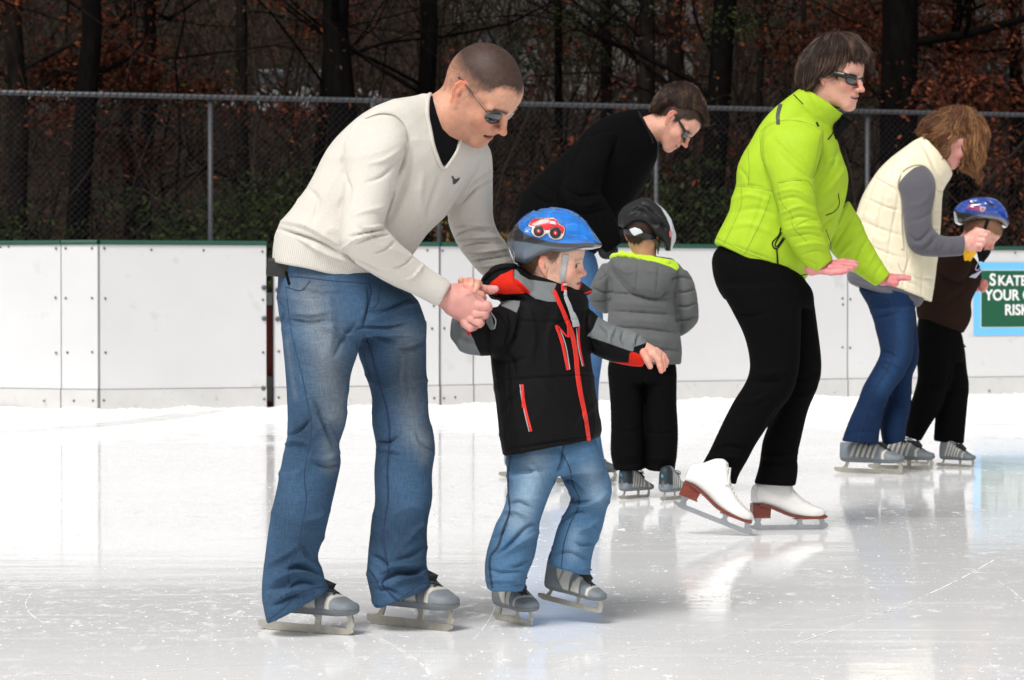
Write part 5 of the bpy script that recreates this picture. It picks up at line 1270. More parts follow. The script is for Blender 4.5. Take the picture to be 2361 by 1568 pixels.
    far = np.array([P(ZE, (800, 400, 1245, 380, .07, .10)), P(ZE, (795, 590, 1250, 540, .08, .10)), P(ZE, (848, 740, 1252, 720, .085, .09)), P(ZE, (888, 890, 1262, 880, .085, .085)), P(ZE, (888, 1010, 1266, 1030, .085, .083)), P(ZE, (918, 1160, 1290, 1160, .08, .08)),
                    P(ZE, (914, 1270, 1302, 1250, .08, .08)), P(ZE, (905, 1400, 1282, 1400, .075, .078)), P(ZF, (812, 369, 1146, 369, .07, .078)), P(ZF, (792, 500, 1118, 500, .07, .078)), P(ZF, (765, 690, 1112, 680, .065, .08)),
                    P(ZF, (760, 820, 1112, 745, .065, .085)), P(ZF, (780, 915, 1124, 815, .06, .09)), P(ZF, (806, 1008, 1146, 868, .06, .09))])
    f = []
    for zz, L in ((ZE, [([(860, 140), (870, 240), (855, 330), (820, 430)], 9, -5), ([(790, 440), (850, 430), (1000, 430), (1120, 400)], 8, -7), ([(860, 380), (960, 350), (1100, 290), (1180, 270)], 10, 5), ([(840, 470), (960, 500), (1060, 520)], 10, -4),
                        ([(780, 400), (700, 500), (640, 620)], 12, -4), ([(860, 330), (1000, 310), (1150, 230)], 8, -4), ([(770, 480), (650, 470), (540, 420)], 10, 4), ([(800, 520), (830, 640), (870, 760)], 12, -5), ([(1240, 520), (1160, 560), (1060, 560)], 14, -3),
                        ([(330, 1150), (420, 1100), (480, 1040)], 10, -5), ([(320, 1200), (400, 1180), (470, 1200)], 9, 5), ([(500, 900), (570, 1060), (650, 1230)], 12, -6), ([(560, 1000), (620, 1130), (680, 1280)], 10, 4), ([(920, 1180), (990, 1190), (1060, 1150)], 9, -5),
                        ([(915, 1240), (1000, 1230), (1090, 1260)], 9, 4), ([(1290, 1240), (1220, 1200), (1180, 1120)], 10, -3.5), ([(680, 1330), (600, 1350), (500, 1330)], 10, -4), ([(270, 250), (300, 330), (280, 420)], 8, -4), ([(600, 200), (620, 420), (600, 600)], 30, 5),
                        ([(1100, 560), (1080, 760), (1100, 900)], 26, 4), ([(400, 150), (560, 190), (720, 180)], 9, 2.5), ([(350, 330), (500, 340), (640, 310)], 9, 2.5), ([(340, 380), (480, 400), (600, 380)], 9, -2.5)]),
                  (ZF, [([(300, 780), (360, 765), (430, 775), (500, 810)], 13, -9), ([(220, 850), (330, 800), (450, 810)], 12, 8), ([(290, 900), (380, 850), (480, 860)], 12, -8), ([(240, 960), (330, 900), (440, 900)], 12, 7), ([(170, 900), (260, 880), (330, 840)], 14, -5),
                        ([(170, 760), (270, 700), (350, 640)], 16, 4), ([(200, 1000), (290, 950), (370, 930)], 10, -5), ([(470, 740), (420, 700), (380, 640)], 14, -4), ([(850, 850), (940, 800), (1040, 800), (1110, 760)], 12, -9), ([(840, 800), (930, 760), (1050, 760)], 12, 7),
                        ([(900, 880), (980, 840), (1080, 820)], 11, 6), ([(820, 900), (900, 900), (960, 940)], 11, -5), ([(790, 700), (860, 740), (900, 800)], 14, -5), ([(780, 760), (840, 830), (850, 900)], 12, 5), ([(1110, 500), (1040, 560), (980, 640)], 16, 3), ([(1100, 640), (1020, 700), (930, 730)], 14, -4),
                        ([(560, 420), (480, 470), (380, 500)], 18, 2.5), ([(600, 90), (520, 130), (430, 120)], 12, 3)])):
        for p, w, hh in L: f.append((zz(p), w * zz.k * 1.0, hh * 2.6))
    fades = [(ZE([(480, 200), (560, 500), (620, 800), (660, 1000)]), 95, .8), (ZE([(600, 1200), (620, 1350)]), 45, .6), (ZE([(1120, 500), (1130, 800), (1180, 1150)]), 75, .65), (ZE([(1240, 1150), (1230, 1300)]), 35, .5), (ZE([(330, 500), (380, 900)]), 14, .3)]
    def paint(V, N, Q, c):
        for p, w, a in fades:
            d, t, _ = seg_dist(Q, p); m = (np.exp(-(d / (w * 1.25 * ZE.k)) ** 2) * a * .85 * np.clip(-N[:, 1] * 2 + .2, 0, 1))[:, None]; c = c * (1 - m) + np.array(srgb(122, 130, 136)) * m
        dk = np.clip((noise3(V, 8) - .1) * .6, 0, .35)[:, None]; return c * (1 - dk)
    den = mat('faded blue denim', attr=True, rough=.88, weave=(430, .24), bump=.0007, var=.12, vscale=9, spec=.15)
    jn = garment('jeans', [pel, near, far], Y1, den, person, voxel=.0045, smooth=6, folds=f, color=srgb(60, 86, 113), paint=paint, wr=[(2.2, 8, (1, 1, .6)), (-4.0, 7, (.8, .8, 1.5)), (1.2, 22, (1, 1, .8))])
    bj = bvh_of(jn); sm = mat('denim seam', srgb(38, 62, 92), .9, var=.25, vscale=150); sm2 = mat('dark inseam', srgb(34, 52, 84), .9, var=.35, vscale=160)
    pt = lambda zz, l: [tuple(q) for q in zz(l)]
    seam('side_seam', bj, pt(ZE, [(318, 150), (335, 300), (360, 480), (420, 720), (460, 920), (487, 1050), (475, 1200), (440, 1400)]) + pt(ZF, [(405, 369), (370, 560), (345, 680), (300, 760), (302, 860), (355, 935)]), .0014, sm, jn)
    seam('side_seam', bj, pt(ZE, [(835, 480), (880, 580), (930, 780), (985, 960), (1005, 1150), (990, 1380)]) + pt(ZF, [(890, 369), (860, 560), (880, 720), (890, 790), (850, 860), (900, 920), (960, 975)]), .0030, sm2, jn)
    seam('fly_seam', bj, ZE([(868, 135), (882, 200), (868, 270), (852, 330), (830, 420)]), .0022, sm2, jn); seam('fly_seam', bj, ZE([(945, 140), (935, 210), (925, 270), (868, 325)]), .0014, sm, jn)
    seam('pocket_seam', bj, ZE([(318, 160), (420, 185), (480, 120)]), .0016, sm, jn); seam('hem_seam', bj, ZF([(182, 1078), (270, 1010), (350, 935), (440, 890), (535, 878)]), .0016, sm, jn); seam('hem_seam', bj, ZF([(812, 990), (900, 985), (990, 925), (1060, 870), (1135, 850)]), .0016, sm, jn)
    seam('waist_seam', bj, ZE([(290, 90), (420, 97), (600, 118), (860, 140)]), .0016, sm, jn)
    # belt pouch and loop
    q = at(*ZA([(155, 1205)])[0], Y1 - .03); bm_ = MB().box(q, (.028, .05, .022), rotm(0, .12, 0)); p_ = bm_.build('belt_pouch', mat('black leather', (.012, .012, .012), .5, bump=.0006), person)
    md = p_.modifiers.new('b', 'BEVEL'); md.width = .006; md.segments = 3
    seam('belt_loop', bj, ZE([(325, 65), (332, 100), (345, 145)]), .004, shirt_m, jn, lift=.001)
    # skates
    a, b = blade_pts((594.5, 1449), (813, 1466), .285); skate(person, a, b, H=1.02, roll=.05, low=True)
    a, b = blade_pts((846, 1430), (1042, 1457), .285); skate(person, a, b, H=1.12, roll=.04, low=True)
    return person
P_cream = man_cream()
# ------------------------------------------------------------------ boy in the truck helmet
Y2 = 7.15
M_nyl = mat('black softshell', attr=True, rough=.75, var=.06, vscale=80, bump=.0005, bscale=350, spec=.15)
M_red = mat('red zip tape', srgb(214, 40, 28), .55, var=.1, vscale=60)
M_greyt = mat('grey webbing', srgb(165, 168, 170), .8, bump=.0004, bscale=600)
def boy_front():
    pts = [((-.012, -.080, -.008), H5([(650, 930)])[0]), ((.077, -.032, -.003), H5([(1098, 872)])[0]), ((.111, 0, -.029), H5([(1228, 985)])[0]), ((.066, 0, -.099), H5([(1010, 1290)])[0]), ((.090, 0, -.053), H5([(1165, 1110)])[0]), ((.070, -.024, -.056), H5([(1080, 1140)])[0]), ((.09, 0, .02), H5([(1205, 810)])[0])]
    R, T = fit_pose(pts, Y2, .86, rot0=(0, .1, -.15))
    inv = lambda px, py, dy: tuple((np.array(at(px, py, Y2 + dy)) - T) @ R / (R[0] @ R[0]) * 100)
    nb = inv(*ZB([(640, 590)])[0], 0)
    V, F = sdf_mesh(head_prims(child=1, mouth=.35, nose=.95, neck=((-2.5, 0, -3.5), nb, 4.6, 5.2)), .0025)
    sk = np.array(srgb(232, 186, 162)) * .86
    hl = lambda x, ay: np.interp(x, [-11, -8, -4, -2.6, -.5, .8, 2.4, 3.2, 4.5, 7, 9], [-5, -4.6, -3.5, .8, 2.2, .6, 1.4, 3.6, 5, 6.4, 7])
    C, sc_ = head_colors(V * 100, sk, srgb(205, 110, 100), np.array(srgb(110, 80, 62)), hl, brow=.45, browc=srgb(120, 84, 62), child=1, mouth=.0, blush=.5)
    W = V @ R.T + T
    hp = lambda u, v, d=0.0: (*H8([(u, v)])[0], d)
    h = chain([hp(440, 320, -.165), hp(465, 395, -.165)], [.0080, .0074], Y2, .0012) + chain([hp(550, 340, -.19), hp(548, 420, -.215), hp(570, 500, -.215)], [.0080, .0080, .0074], Y2, .0012)
    h += chain([hp(670, 340, -.19), hp(655, 430, -.22), hp(650, 540, -.22)], [.0080, .0080, .0074], Y2, .0012) + chain([hp(800, 370, -.19), hp(765, 440, -.215), hp(725, 535, -.22)], [.0084, .0080, .0074], Y2, .0012)
    h += chain([hp(900, 690, -.17), hp(850, 620, -.205), hp(775, 575, -.212)], [.0095, .0095, .0088], Y2, .0012)
    h += chain([hp(480, 400, -.13), hp(780, 420, -.13)], [.013, .014], Y2, .01) + chain([hp(620, 420, -.13), hp(760, 800, -.10)], [.018, .02], Y2, .01)
    hv1 = hand_part(h, np.array(srgb(236, 180, 158)) * .86, .0016, red=np.array(srgb(228, 150, 132)) * .82)
    g = lambda u, v, d=.04: (*ZG([(u, v)])[0], d)
    h = chain([g(235, 540), g(275, 545), g(325, 560)], [.020, .019, .016], Y2, .01) + chain([g(275, 560, .03), g(330, 575, .03)], [.017, .014], Y2, .01)
    h += chain([g(270, 555, .015), g(290, 595, .01), g(302, 622, .01)], [.0105, .0085, .0075], Y2, .004)
    h += chain([g(318, 560, .02), g(342, 590, .02), g(350, 620, .02), g(356, 644, .02)], [.0105, .0082, .0076, .0066], Y2, .003)
    h += chain([g(328, 552, .037), g(360, 585, .037), g(366, 612, .037), g(366, 636, .037)], [.0105, .0082, .0076, .0066], Y2, .003)
    h += chain([g(330, 548, .054), g(366, 572, .054), g(379, 598, .054), g(376, 618, .05)], [.0105, .0080, .0074, .0065], Y2, .003)
    h += chain([g(325, 545, .068), g(352, 560, .07), g(362, 585, .07)], [.009, .0072, .006], Y2, .003)
    hv2 = hand_part(h, np.array(srgb(236, 180, 158)) * .86, .0016, red=np.array(srgb(228, 150, 132)) * .82)
    b = lambda u, v, d, r: (*ZB([(u, v)])[0], d, r); zf = lambda u, v, d, r: (*ZF([(u, v)])[0], d, r)
    body = under([[b(640, 640, 0, .045), b(620, 1000, 0, .06), zf(1880, 60, 0, .04)], [b(480, 780, -.05, .03), b(240, 830, -.06, .025), b(270, 720, -.09, .02)], [b(800, 780, .04, .03), b(1090, 900, .05, .02)],
                  [zf(1740, 180, -.02, .035), zf(1640, 560, -.02, .03), zf(1590, 840, -.02, .03)], [zf(2030, 180, .04, .035), zf(2060, 380, .04, .035), zf(1960, 720, .04, .03)]], Y2, sk)
    person = join_parts('person', [(W, F, C), hv1, hv2, body], M_skin, 'small boy in blue truck helmet and black jacket with red zips lifting one skate')
    me = person.data; Vp, Np = arrays(me); nH = len(W); Vp = Vp + np.array(person.location)
    hair_on('hair', Vp[:nH], Np[:nH], (V * 100, R, T), (sc_ > .1) & (V[:, 2] < .05), 2600, .010, .0004, srgb(112, 80, 58), person, lambda L: np.stack((L[:, 0] * 0 - .3, 0 * L[:, 0], 0 * L[:, 0] - 1), -1), seg=3, lift=.15, colvar=.35, sag=.1)
    # helmet
    hs = H5([(166, 470, 172, 600, 0, .035), (200, 410, 205, 760, 0, .062), (262, 338, 268, 858, 0, .078), (350, 245, 355, 884, 0, .088), (450, 172, 450, 878, 0, .092), (560, 122, 560, 800, 0, .094), (680, 97, 690, 742, 0, .095), (800, 92, 800, 740, 0, .095),
             (930, 108, 930, 745, 0, .094), (1060, 148, 1060, 715, 0, .091), (1170, 208, 1160, 695, 0, .085), (1255, 300, 1240, 682, 0, .076), (1320, 400, 1310, 678, 0, .066), (1400, 510, 1395, 668, 0, .048), (1452, 590, 1455, 645, 0, .022)])
    blue = H5([(300, 330), (340, 200), (480, 60), (900, 40), (1200, 120), (1400, 400), (1470, 585), (1300, 590), (1100, 593), (900, 586), (760, 570), (640, 541), (520, 502), (400, 452), (340, 405), (318, 365), (322, 320)])
    blk = H5([(120, 300), (400, 20), (1100, 20), (1500, 400), (1500, 640), (1240, 652), (1100, 652), (900, 648), (700, 625), (500, 590), (350, 566), (140, 548)])
    ps = mat('helmet shell', attr=True, rough=.22, coat=.9, var=.03, vscale=30, spec=.6)
    def hpaint(V, N, Q, c):
        n1 = noise3(V, 55); n2 = noise3(V * np.array((1, 1, 2.2)), 26); m = np.clip(poly_sd(Q, blue) / 2.2 + .5, 0, 1)[:, None]; k = np.clip(poly_sd(Q, blk) / 2.2 + .5, 0, 1)[:, None]
        st = np.clip(1 - np.abs(n2) / .07, 0, 1)[:, None] * .35
        bl = np.array(srgb(0, 112, 205)) * (1 + .35 * n1[:, None]); bl = bl * (1 - st) + np.array(srgb(90, 165, 240)) * st
        c = np.array(srgb(84, 98, 112)) * (1 + .0 * n1[:, None]); c = c * (1 - k) + np.array((.008, .008, .009)) * k; return c * (1 - m) + bl * m
    def vent(V, N, Q):
        D = np.zeros(len(V)); c = T  # two long vents each side of the crown
        for p, w, hh in [(H5([(860, 118), (1030, 165)]), 2.2, -.007), (H5([(560, 132), (730, 106)]), 2.0, -.006), (H5([(1160, 240), (1300, 440)]), 2.2, -.004), (H5([(350, 280), (600, 160), (860, 150), (1100, 200)]), 1.6, -.0018), (H5([(200, 480), (240, 430), (330, 405), (430, 440)]), 1.5, .0015)]:
            d, t, _ = seg_dist(Q, p); D += np.exp(-(d / w) ** 2) * hh
        return D
    hm = garment('helmet', [hs], Y2, ps, person, voxel=.0026, smooth=6, color=(.1, .1, .1), paint=hpaint, puff=vent, ex=(2.2, 4.5))
    bh = bvh_of(hm)
    cm = lambda n, c: mat(n, srgb(*c), .35, coat=.5)
    mo, mw, mr, mk_, mg = cm('decal outline', (18, 22, 34)), cm('decal cream', (214, 206, 200)), cm('decal red', (206, 20, 38)), cm('decal black', (30, 30, 34)), cm('decal grey', (120, 122, 124))
    out = [(440, 355), (480, 290), (520, 250), (620, 235), (690, 245), (800, 238), (840, 260), (880, 325), (950, 360), (965, 400), (950, 480), (920, 530), (860, 550), (800, 545), (750, 515), (725, 465), (690, 462), (650, 500), (600, 518), (540, 505), (500, 470), (482, 430), (500, 380)]
    patch('truck_decal', bh, H5(out), mo, hm, .0008, 1.6); g2 = np.array(out, float); c_ = g2.mean(0); g3 = c_ + (g2 - c_) * .955
    patch('truck_trim', bh, H5(g3), mw, hm, .0016, 1.6)
    patch('truck_body', bh, H5([(468, 345), (500, 290), (535, 262), (680, 262), (730, 262), (810, 262), (845, 290), (865, 335), (930, 365), (945, 405), (925, 455), (905, 460), (890, 400), (850, 375), (800, 372), (760, 395), (745, 430), (700, 430), (668, 400), (640, 368), (590, 355), (540, 368)]), mr, hm, .0024, 1.5)
    patch('truck_window', bh, H5([(752, 296), (815, 300), (838, 340), (745, 330)]), mw, hm, .0034, 1.5)
    patch('truck_load', bh, H5([(525, 262), (600, 248), (675, 252), (660, 268), (560, 272)]), mg, hm, .0034, 1.5)
    patch('truck_axle', bh, H5([(685, 420), (750, 410), (752, 450), (690, 452)]), mw, hm, .0034, 1.5)
    for cx, cy, r in ((597, 427, 70), (823, 450, 76)):
        circ = lambda rr: H5([(cx + rr * math.cos(t), cy + rr * math.sin(t)) for t in np.linspace(0, 2 * math.pi, 25)[:-1]])
        patch('truck_tyre', bh, circ(r), mk_, hm, .0040, 1.5); patch('truck_hub', bh, circ(r * .38), mr, hm, .0048, 1.2); patch('truck_cap', bh, circ(r * .14), mw, hm, .0056, .8)
    # ---- jacket
    z = ZB
    torso = z([(406, 1462, 915, 1365, 0, .125, .03), (394, 1380, 926, 1318, 0, .13, .03), (378, 1260, 905, 1200, 0, .13, .03), (360, 1120, 888, 1085, 0, .125, .03), (342, 960, 866, 960, 0, .12, .03), (335, 850, 855, 850, 0, .115, .035), (345, 750, 855, 760, 0, .11, .04),
               (395, 670, 852, 690, 0, .10, .04), (460, 600, 850, 640, 0, .08, .03), (478, 540, 810, 600, 0, .065, .02), (475, 500, 730, 560, 0, .058, .01)])
    arm = z([(500, 670, 500, 900, -.06, .055), (420, 680, 420, 930, -.075, .06), (330, 695, 330, 945, -.085, .06), (240, 705, 240, 940, -.085, .058), (175, 720, 165, 908, -.08, .05), (140, 745, 130, 850, -.075, .03)])
    arm_b = z([(150, 850, 360, 900, -.08, .05), (145, 780, 355, 800, -.085, .045), (200, 700, 340, 720, -.085, .036)])
    arm2 = z([(840, 690, 800, 880, .03, .055), (905, 742, 868, 928, .04, .055), (980, 785, 942, 965, .045, .052), (1050, 803, 1010, 985, .05, .046), (1110, 820, 1068, 998, .05, .042), (1165, 878, 1138, 1003, .05, .036)])
    hood = z([(300, 560, 300, 600, -.03, .02), (330, 505, 330, 640, -.03, .06), (400, 474, 400, 660, -.025, .085), (470, 472, 480, 670, -.02, .09), (540, 500, 550, 680, -.01, .085), (600, 580, 600, 680, 0, .06)])
    red = z([(405, 545), (462, 495), (468, 520), (550, 612), (440, 622), (370, 636), (325, 622), (382, 590), (385, 560)]); red = z([(345, 560), (400, 520), (462, 492), (470, 530), (556, 618), (440, 622), (370, 636), (318, 622), (330, 590)])
    grey = [z([(466, 478), (470, 520), (458, 540), (530, 610), (580, 645), (640, 662), (688, 664), (675, 600), (690, 565), (650, 560), (545, 545), (500, 520)]), z([(370, 668), (500, 644), (480, 722)]),
            z([(100, 700), (212, 790), (240, 830), (262, 880), (290, 940), (240, 980), (90, 960)]), z([(300, 700), (345, 720), (365, 805), (345, 812), (320, 770)]),
            z([(905, 735), (985, 775), (1110, 805), (1175, 870), (1092, 900), (1088, 925), (1000, 895), (895, 858), (850, 850), (880, 800)])]
    f = []
    for p, w, hh in [([(480, 660), (500, 720), (470, 850), (420, 920)], 7, -6), ([(360, 720), (410, 800), (400, 900)], 8, 5), ([(340, 740), (330, 840), (350, 940)], 8, -5), ([(440, 720), (450, 800), (430, 880)], 7, -4), ([(860, 680), (850, 780), (870, 930)], 8, -8), ([(395, 905), (450, 960), (470, 1040)], 8, -4),
                     ([(350, 960), (430, 980), (520, 960)], 10, -4), ([(360, 1080), (600, 1060), (880, 1040)], 5, -3), ([(480, 760), (620, 770), (850, 750)], 5, -2.5), ([(430, 960), (440, 1200), (420, 1400)], 6, -3), ([(540, 700), (570, 820), (560, 960)], 12, 3),
                     ([(400, 1440), (600, 1410), (870, 1360)], 5, -3), ([(900, 1190), (830, 1260), (780, 1350)], 12, 3), ([(920, 790), (960, 830), (950, 880)], 5, -5), ([(990, 800), (960, 860), (985, 900)], 6, 5), ([(1040, 810), (1030, 860), (1050, 900)], 6, -5), ([(1100, 830), (1090, 870), (1110, 900)], 5, 4),
                     ([(880, 850), (890, 880), (920, 900)], 4, -4), ([(1130, 820), (1100, 880), (1100, 920)], 4, -4), ([(320, 620), (440, 640), (560, 650)], 6, -8), ([(470, 480), (480, 560), (560, 640), (640, 680)], 5, -6), ([(310, 540), (380, 490), (460, 482)], 6, 6),
                     ([(150, 800), (200, 850), (270, 870)], 9, -4), ([(700, 700), (640, 860), (650, 1050)], 16, 3), ([(600, 1100), (700, 1180), (800, 1160)], 18, 2.5), ([(500, 1120), (440, 1180), (400, 1260)], 10, -3), ([(760, 700), (830, 720), (850, 800)], 8, 3)]:
        f.append((z(p), w * z.k * 1.1, hh * 1.9))
    zz = {'grey': grey, 'red': [red, z([(1070, 928), (1092, 925), (1145, 945), (1145, 1010), (1062, 1000)]), z([(212, 800), (240, 818), (228, 850)]), z([(960, 975), (1062, 982), (1062, 1004), (990, 998)])]}
    nm = mat('softshell jacket cloth', attr=True, rough=.75, var=.05, vscale=80, bump=.0005, bscale=350, spec=.15, zones=[('grey', srgb(112, 116, 118)), ('red', srgb(205, 38, 22))])
    jk = garment('jacket', [torso, arm, arm_b, arm2, hood], Y2, nm, person, voxel=.0042, smooth=5, folds=f, color=(.0035, .0030, .0036), zones=zz, wr=[(1.8, 11, (1, 1, .8)), (-2.4, 9, (1, 1, 1)), (.9, 28, (1, 1, 1))])
    bj = bvh_of(jk)
    ribbon('zip', bj, z([(672, 605), (700, 670), (735, 750), (765, 830), (785, 930), (795, 1040), (812, 1150), (835, 1260), (855, 1390)]), [9, 11, 11, 9], M_red, jk)
    ribbon('zip', bj, z([(682, 785), (715, 880), (745, 1020)]), [7, 7, 7], M_red, jk); ribbon('zip_edge', bj, z([(706, 810), (735, 900), (755, 1018)]), 2.2, M_greyt, jk)
    ribbon('zip', bj, z([(800, 790), (803, 880), (826, 1000)]), [6, 4, 3], M_red, jk); ribbon('zip_edge', bj, z([(788, 800), (798, 900), (820, 1002)]), 2, M_greyt, jk)
    ribbon('zip', bj, z([(508, 1095), (520, 1200), (556, 1340)]), [7, 6, 5], M_red, jk); ribbon('zip_edge', bj, z([(497, 1095), (512, 1200), (545, 1342)]), 2, M_greyt, jk)
    ribbon('zip_pull', bj, z([(740, 765), (745, 850)]), [3.5, 6], M_red, jk, lift=.004, th=.002); ribbon('zip_pull', bj, z([(690, 790), (735, 845)]), [3, 4.5], M_red, jk, lift=.004, th=.002); ribbon('zip_pull', bj, z([(510, 1120), (514, 1215)]), [4, 5], M_red, jk, lift=.004, th=.002)
    seam('piping', bj, z([(345, 720), (370, 760), (362, 805)]), .0016, M_greyt, jk, lift=.001); seam('hood_rim', bj, z([(300, 600), (312, 545), (360, 500), (420, 480), (470, 478)]), .008, M_nyl, jk, lift=0)
    for o_ in [o for o in jk.children if o.name.startswith('hood_rim')]: colr(o_, (.0035, .0030, .0036))
    # open collar flap on the far side, edged red
    pl = [at(*z([p])[0], Y2 + .035) for p in [(818, 558), (876, 600), (868, 618), (790, 660), (766, 700), (748, 690), (770, 640), (800, 590)]]
    fl = MB().prism(pl, (0, .02, 0)).build('collar_flap', M_gap, jk); 
    rp = lambda L, r: MB().tube([at(*z([p])[0], Y2 + .030) for p in L], r, 6).build('zip', M_red, jk, True)
    rp([(812, 566), (800, 600), (775, 640), (755, 690)], .0055); rp([(872, 606), (830, 620), (795, 648), (768, 692)], .0035)
    # chin strap
    bb = bvh_of(hm, jk); V0, N0 = arrays(person.data); V0 += np.array(person.location); bb.append((BVHTree.FromPolygons(V0.tolist(), [tuple(p.vertices) for p in person.data.polygons]), V0, N0))
    ribbon('chin_strap', bb, H5([(962, 740), (945, 850), (930, 980), (905, 1140)]), [13, 13, 12, 10], M_greyt, person, lift=.004, th=.002)
    ribbon('buckle', bb, H5([(918, 1150), (920, 1262)]), [12, 12], M_red, person, lift=.008, th=.004); ribbon('buckle_band', bb, H5([(895, 1198), (950, 1198)]), [5, 5], M_greyt, person, lift=.013, th=.002)
    ribbon('chin_strap', bb, z([(722, 640), (745, 700), (768, 760), (776, 795)]), [8, 10, 13, 15], M_greyt, person, lift=.010, th=.003)
    ribbon('chin_strap', bb, z([(724, 612), (722, 640)]), [6, 8], M_greyt, person, lift=.010, th=.003)
    # ---- jeans
    z = ZF
    pel = z([(1585, 40, 2090, -40, 0, .085), (1583, 110, 2125, 50, 0, .09), (1588, 190, 2160, 130, 0, .092), (1590, 240, 2170, 190, .01, .085)])
    near = z([(1588, 220, 1905, 180, -.025, .075), (1592, 330, 1858, 300, -.03, .068), (1566, 430, 1795, 470, -.03, .062), (1502, 570, 1768, 600, -.03, .062), (1468, 700, 1746, 715, -.03, .064), (1466, 800, 1704, 815, -.03, .066), (1478, 892, 1688, 895, -.03, .064)])
    far = z([(1885, 170, 2150, 110, .045, .075), (1925, 270, 2198, 230, .045, .07), (1966, 355, 2212, 325, .045, .066), (1935, 435, 2178, 425, .05, .062), (1885, 530, 2146, 560, .055, .060), (1856, 650, 2104, 660, .06, .060), (1838, 752, 2078, 806, .06, .058)])
    f = []
    for p, w, hh in [([(1905, 60), (1920, 130), (1890, 210)], 10, -5), ([(1600, 400), (1660, 380), (1740, 420)], 10, -5), ([(1580, 440), (1650, 430), (1700, 470)], 9, 5), ([(1780, 500), (1700, 540), (1600, 640), (1520, 700)], 12, -6), ([(1770, 560), (1680, 610), (1560, 700)], 12, 5), ([(1500, 600), (1560, 560), (1590, 500)], 9, -4),
                     ([(1880, 250), (1960, 260), (2040, 320)], 12, -5), ([(1900, 300), (1990, 380), (2100, 380)], 10, -5), ([(1960, 390), (2060, 400), (2180, 330)], 12, 5), ([(1900, 500), (1990, 440), (2060, 450)], 10, -5), ([(2150, 470), (2080, 520), (2010, 560)], 10, 4),
                     ([(1480, 780), (1560, 800), (1690, 790)], 10, -4), ([(1475, 850), (1580, 840), (1680, 850)], 9, 3), ([(1860, 700), (1950, 680), (2080, 730)], 10, -4), ([(1700, 120), (1760, 200), (1800, 300)], 20, 3), ([(1730, 720), (1660, 760), (1600, 770)], 10, -4), ([(2120, 620), (2040, 640), (1980, 620)], 10, -3.5)]:
        f.append((z(p), w * z.k * 1.0, hh * 2.4))
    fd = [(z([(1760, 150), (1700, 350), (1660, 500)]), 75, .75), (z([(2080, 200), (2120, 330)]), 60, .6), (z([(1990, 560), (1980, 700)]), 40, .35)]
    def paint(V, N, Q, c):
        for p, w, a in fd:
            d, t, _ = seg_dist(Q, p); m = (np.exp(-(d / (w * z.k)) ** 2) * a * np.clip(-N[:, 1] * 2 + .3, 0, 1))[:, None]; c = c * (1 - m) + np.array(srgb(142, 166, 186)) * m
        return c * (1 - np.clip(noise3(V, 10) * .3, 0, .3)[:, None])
    den = mat('light blue denim', attr=True, rough=.88, weave=(520, .18), bump=.0006, var=.10, vscale=12, spec=.15)
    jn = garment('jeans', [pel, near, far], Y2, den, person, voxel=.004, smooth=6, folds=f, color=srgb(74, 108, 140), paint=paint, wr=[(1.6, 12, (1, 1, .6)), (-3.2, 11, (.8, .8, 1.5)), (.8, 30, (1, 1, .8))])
    bq = bvh_of(jn); sm = mat('pale jean seam', srgb(58, 96, 138), .9, var=.3, vscale=150); dk = mat('dark jean trim', srgb(40, 56, 76), .9, var=.3, vscale=160)
    ribbon('side_stripe', bq, z([(1612, 110), (1598, 200), (1600, 330), (1606, 440), (1570, 540), (1540, 640), (1495, 700), (1490, 780), (1505, 890)]), [5, 4, 4, 6, 5, 5], dk, jn, lift=.0008)
    seam('inseam', bq, z([(1920, 100), (1960, 180), (1980, 280), (2020, 380), (1960, 520), (1925, 640), (1912, 780)]), .0016, dk, jn); seam('fly_seam', bq, z([(1925, 50), (1918, 90), (1890, 190)]), .0014, dk, jn)
    seam('hem_seam', bq, z([(1475, 872), (1580, 882), (1686, 870)]), .0012, sm, jn); seam('hem_seam', bq, z([(1838, 735), (1950, 780), (2075, 785)]), .0012, sm, jn)
    a, b_ = blade_pts((1138, 1420), (1226, 1446), .205); skate(person, a, b_, H=1.10, boot_h=.85, wide=1.0)
    a, b_ = at(*z([(1772, 950)])[0], Y2 + .14), at(*z([(2146, 1042)])[0], Y2 + .04); skate(person, a, b_, H=1.02, boot_h=.85)
    return person
P_boy = boy_front()
# ------------------------------------------------------------------ woman in the lime jacket
M_blk = mat('black cloth', attr=True, rough=.9, var=.15, vscale=60, bump=.0006, bscale=300, spec=.06)
M_blkt = mat('black trim', (.004, .004, .005), .7, spec=.2)
def skin_head(L, Y0, scale, rot0, args, base, lip, hairc, hline, browc=None, res=.0026, neckpx=None, w=None, ky=15, **kw):
    R, T = fit_pose(L, Y0, scale, rot0=rot0, w=w, ky=ky)
    inv = lambda px, py, dy: tuple((np.array(at(px, py, Y0 + dy)) - T) @ R / (R[0] @ R[0]) * 100)
    if neckpx is not None: args['neck'] = ((-2.3, 0, -3.5), inv(*neckpx[:3]), neckpx[3], neckpx[4])
    V, F = sdf_mesh(head_prims(**args), res)
    C, S = head_colors(V * 100, np.array(base), lip, np.array(hairc), hline, browc=browc, child=args.get('child', 0), **kw)
    return R, T, V, F, C, S, V @ R.T + T
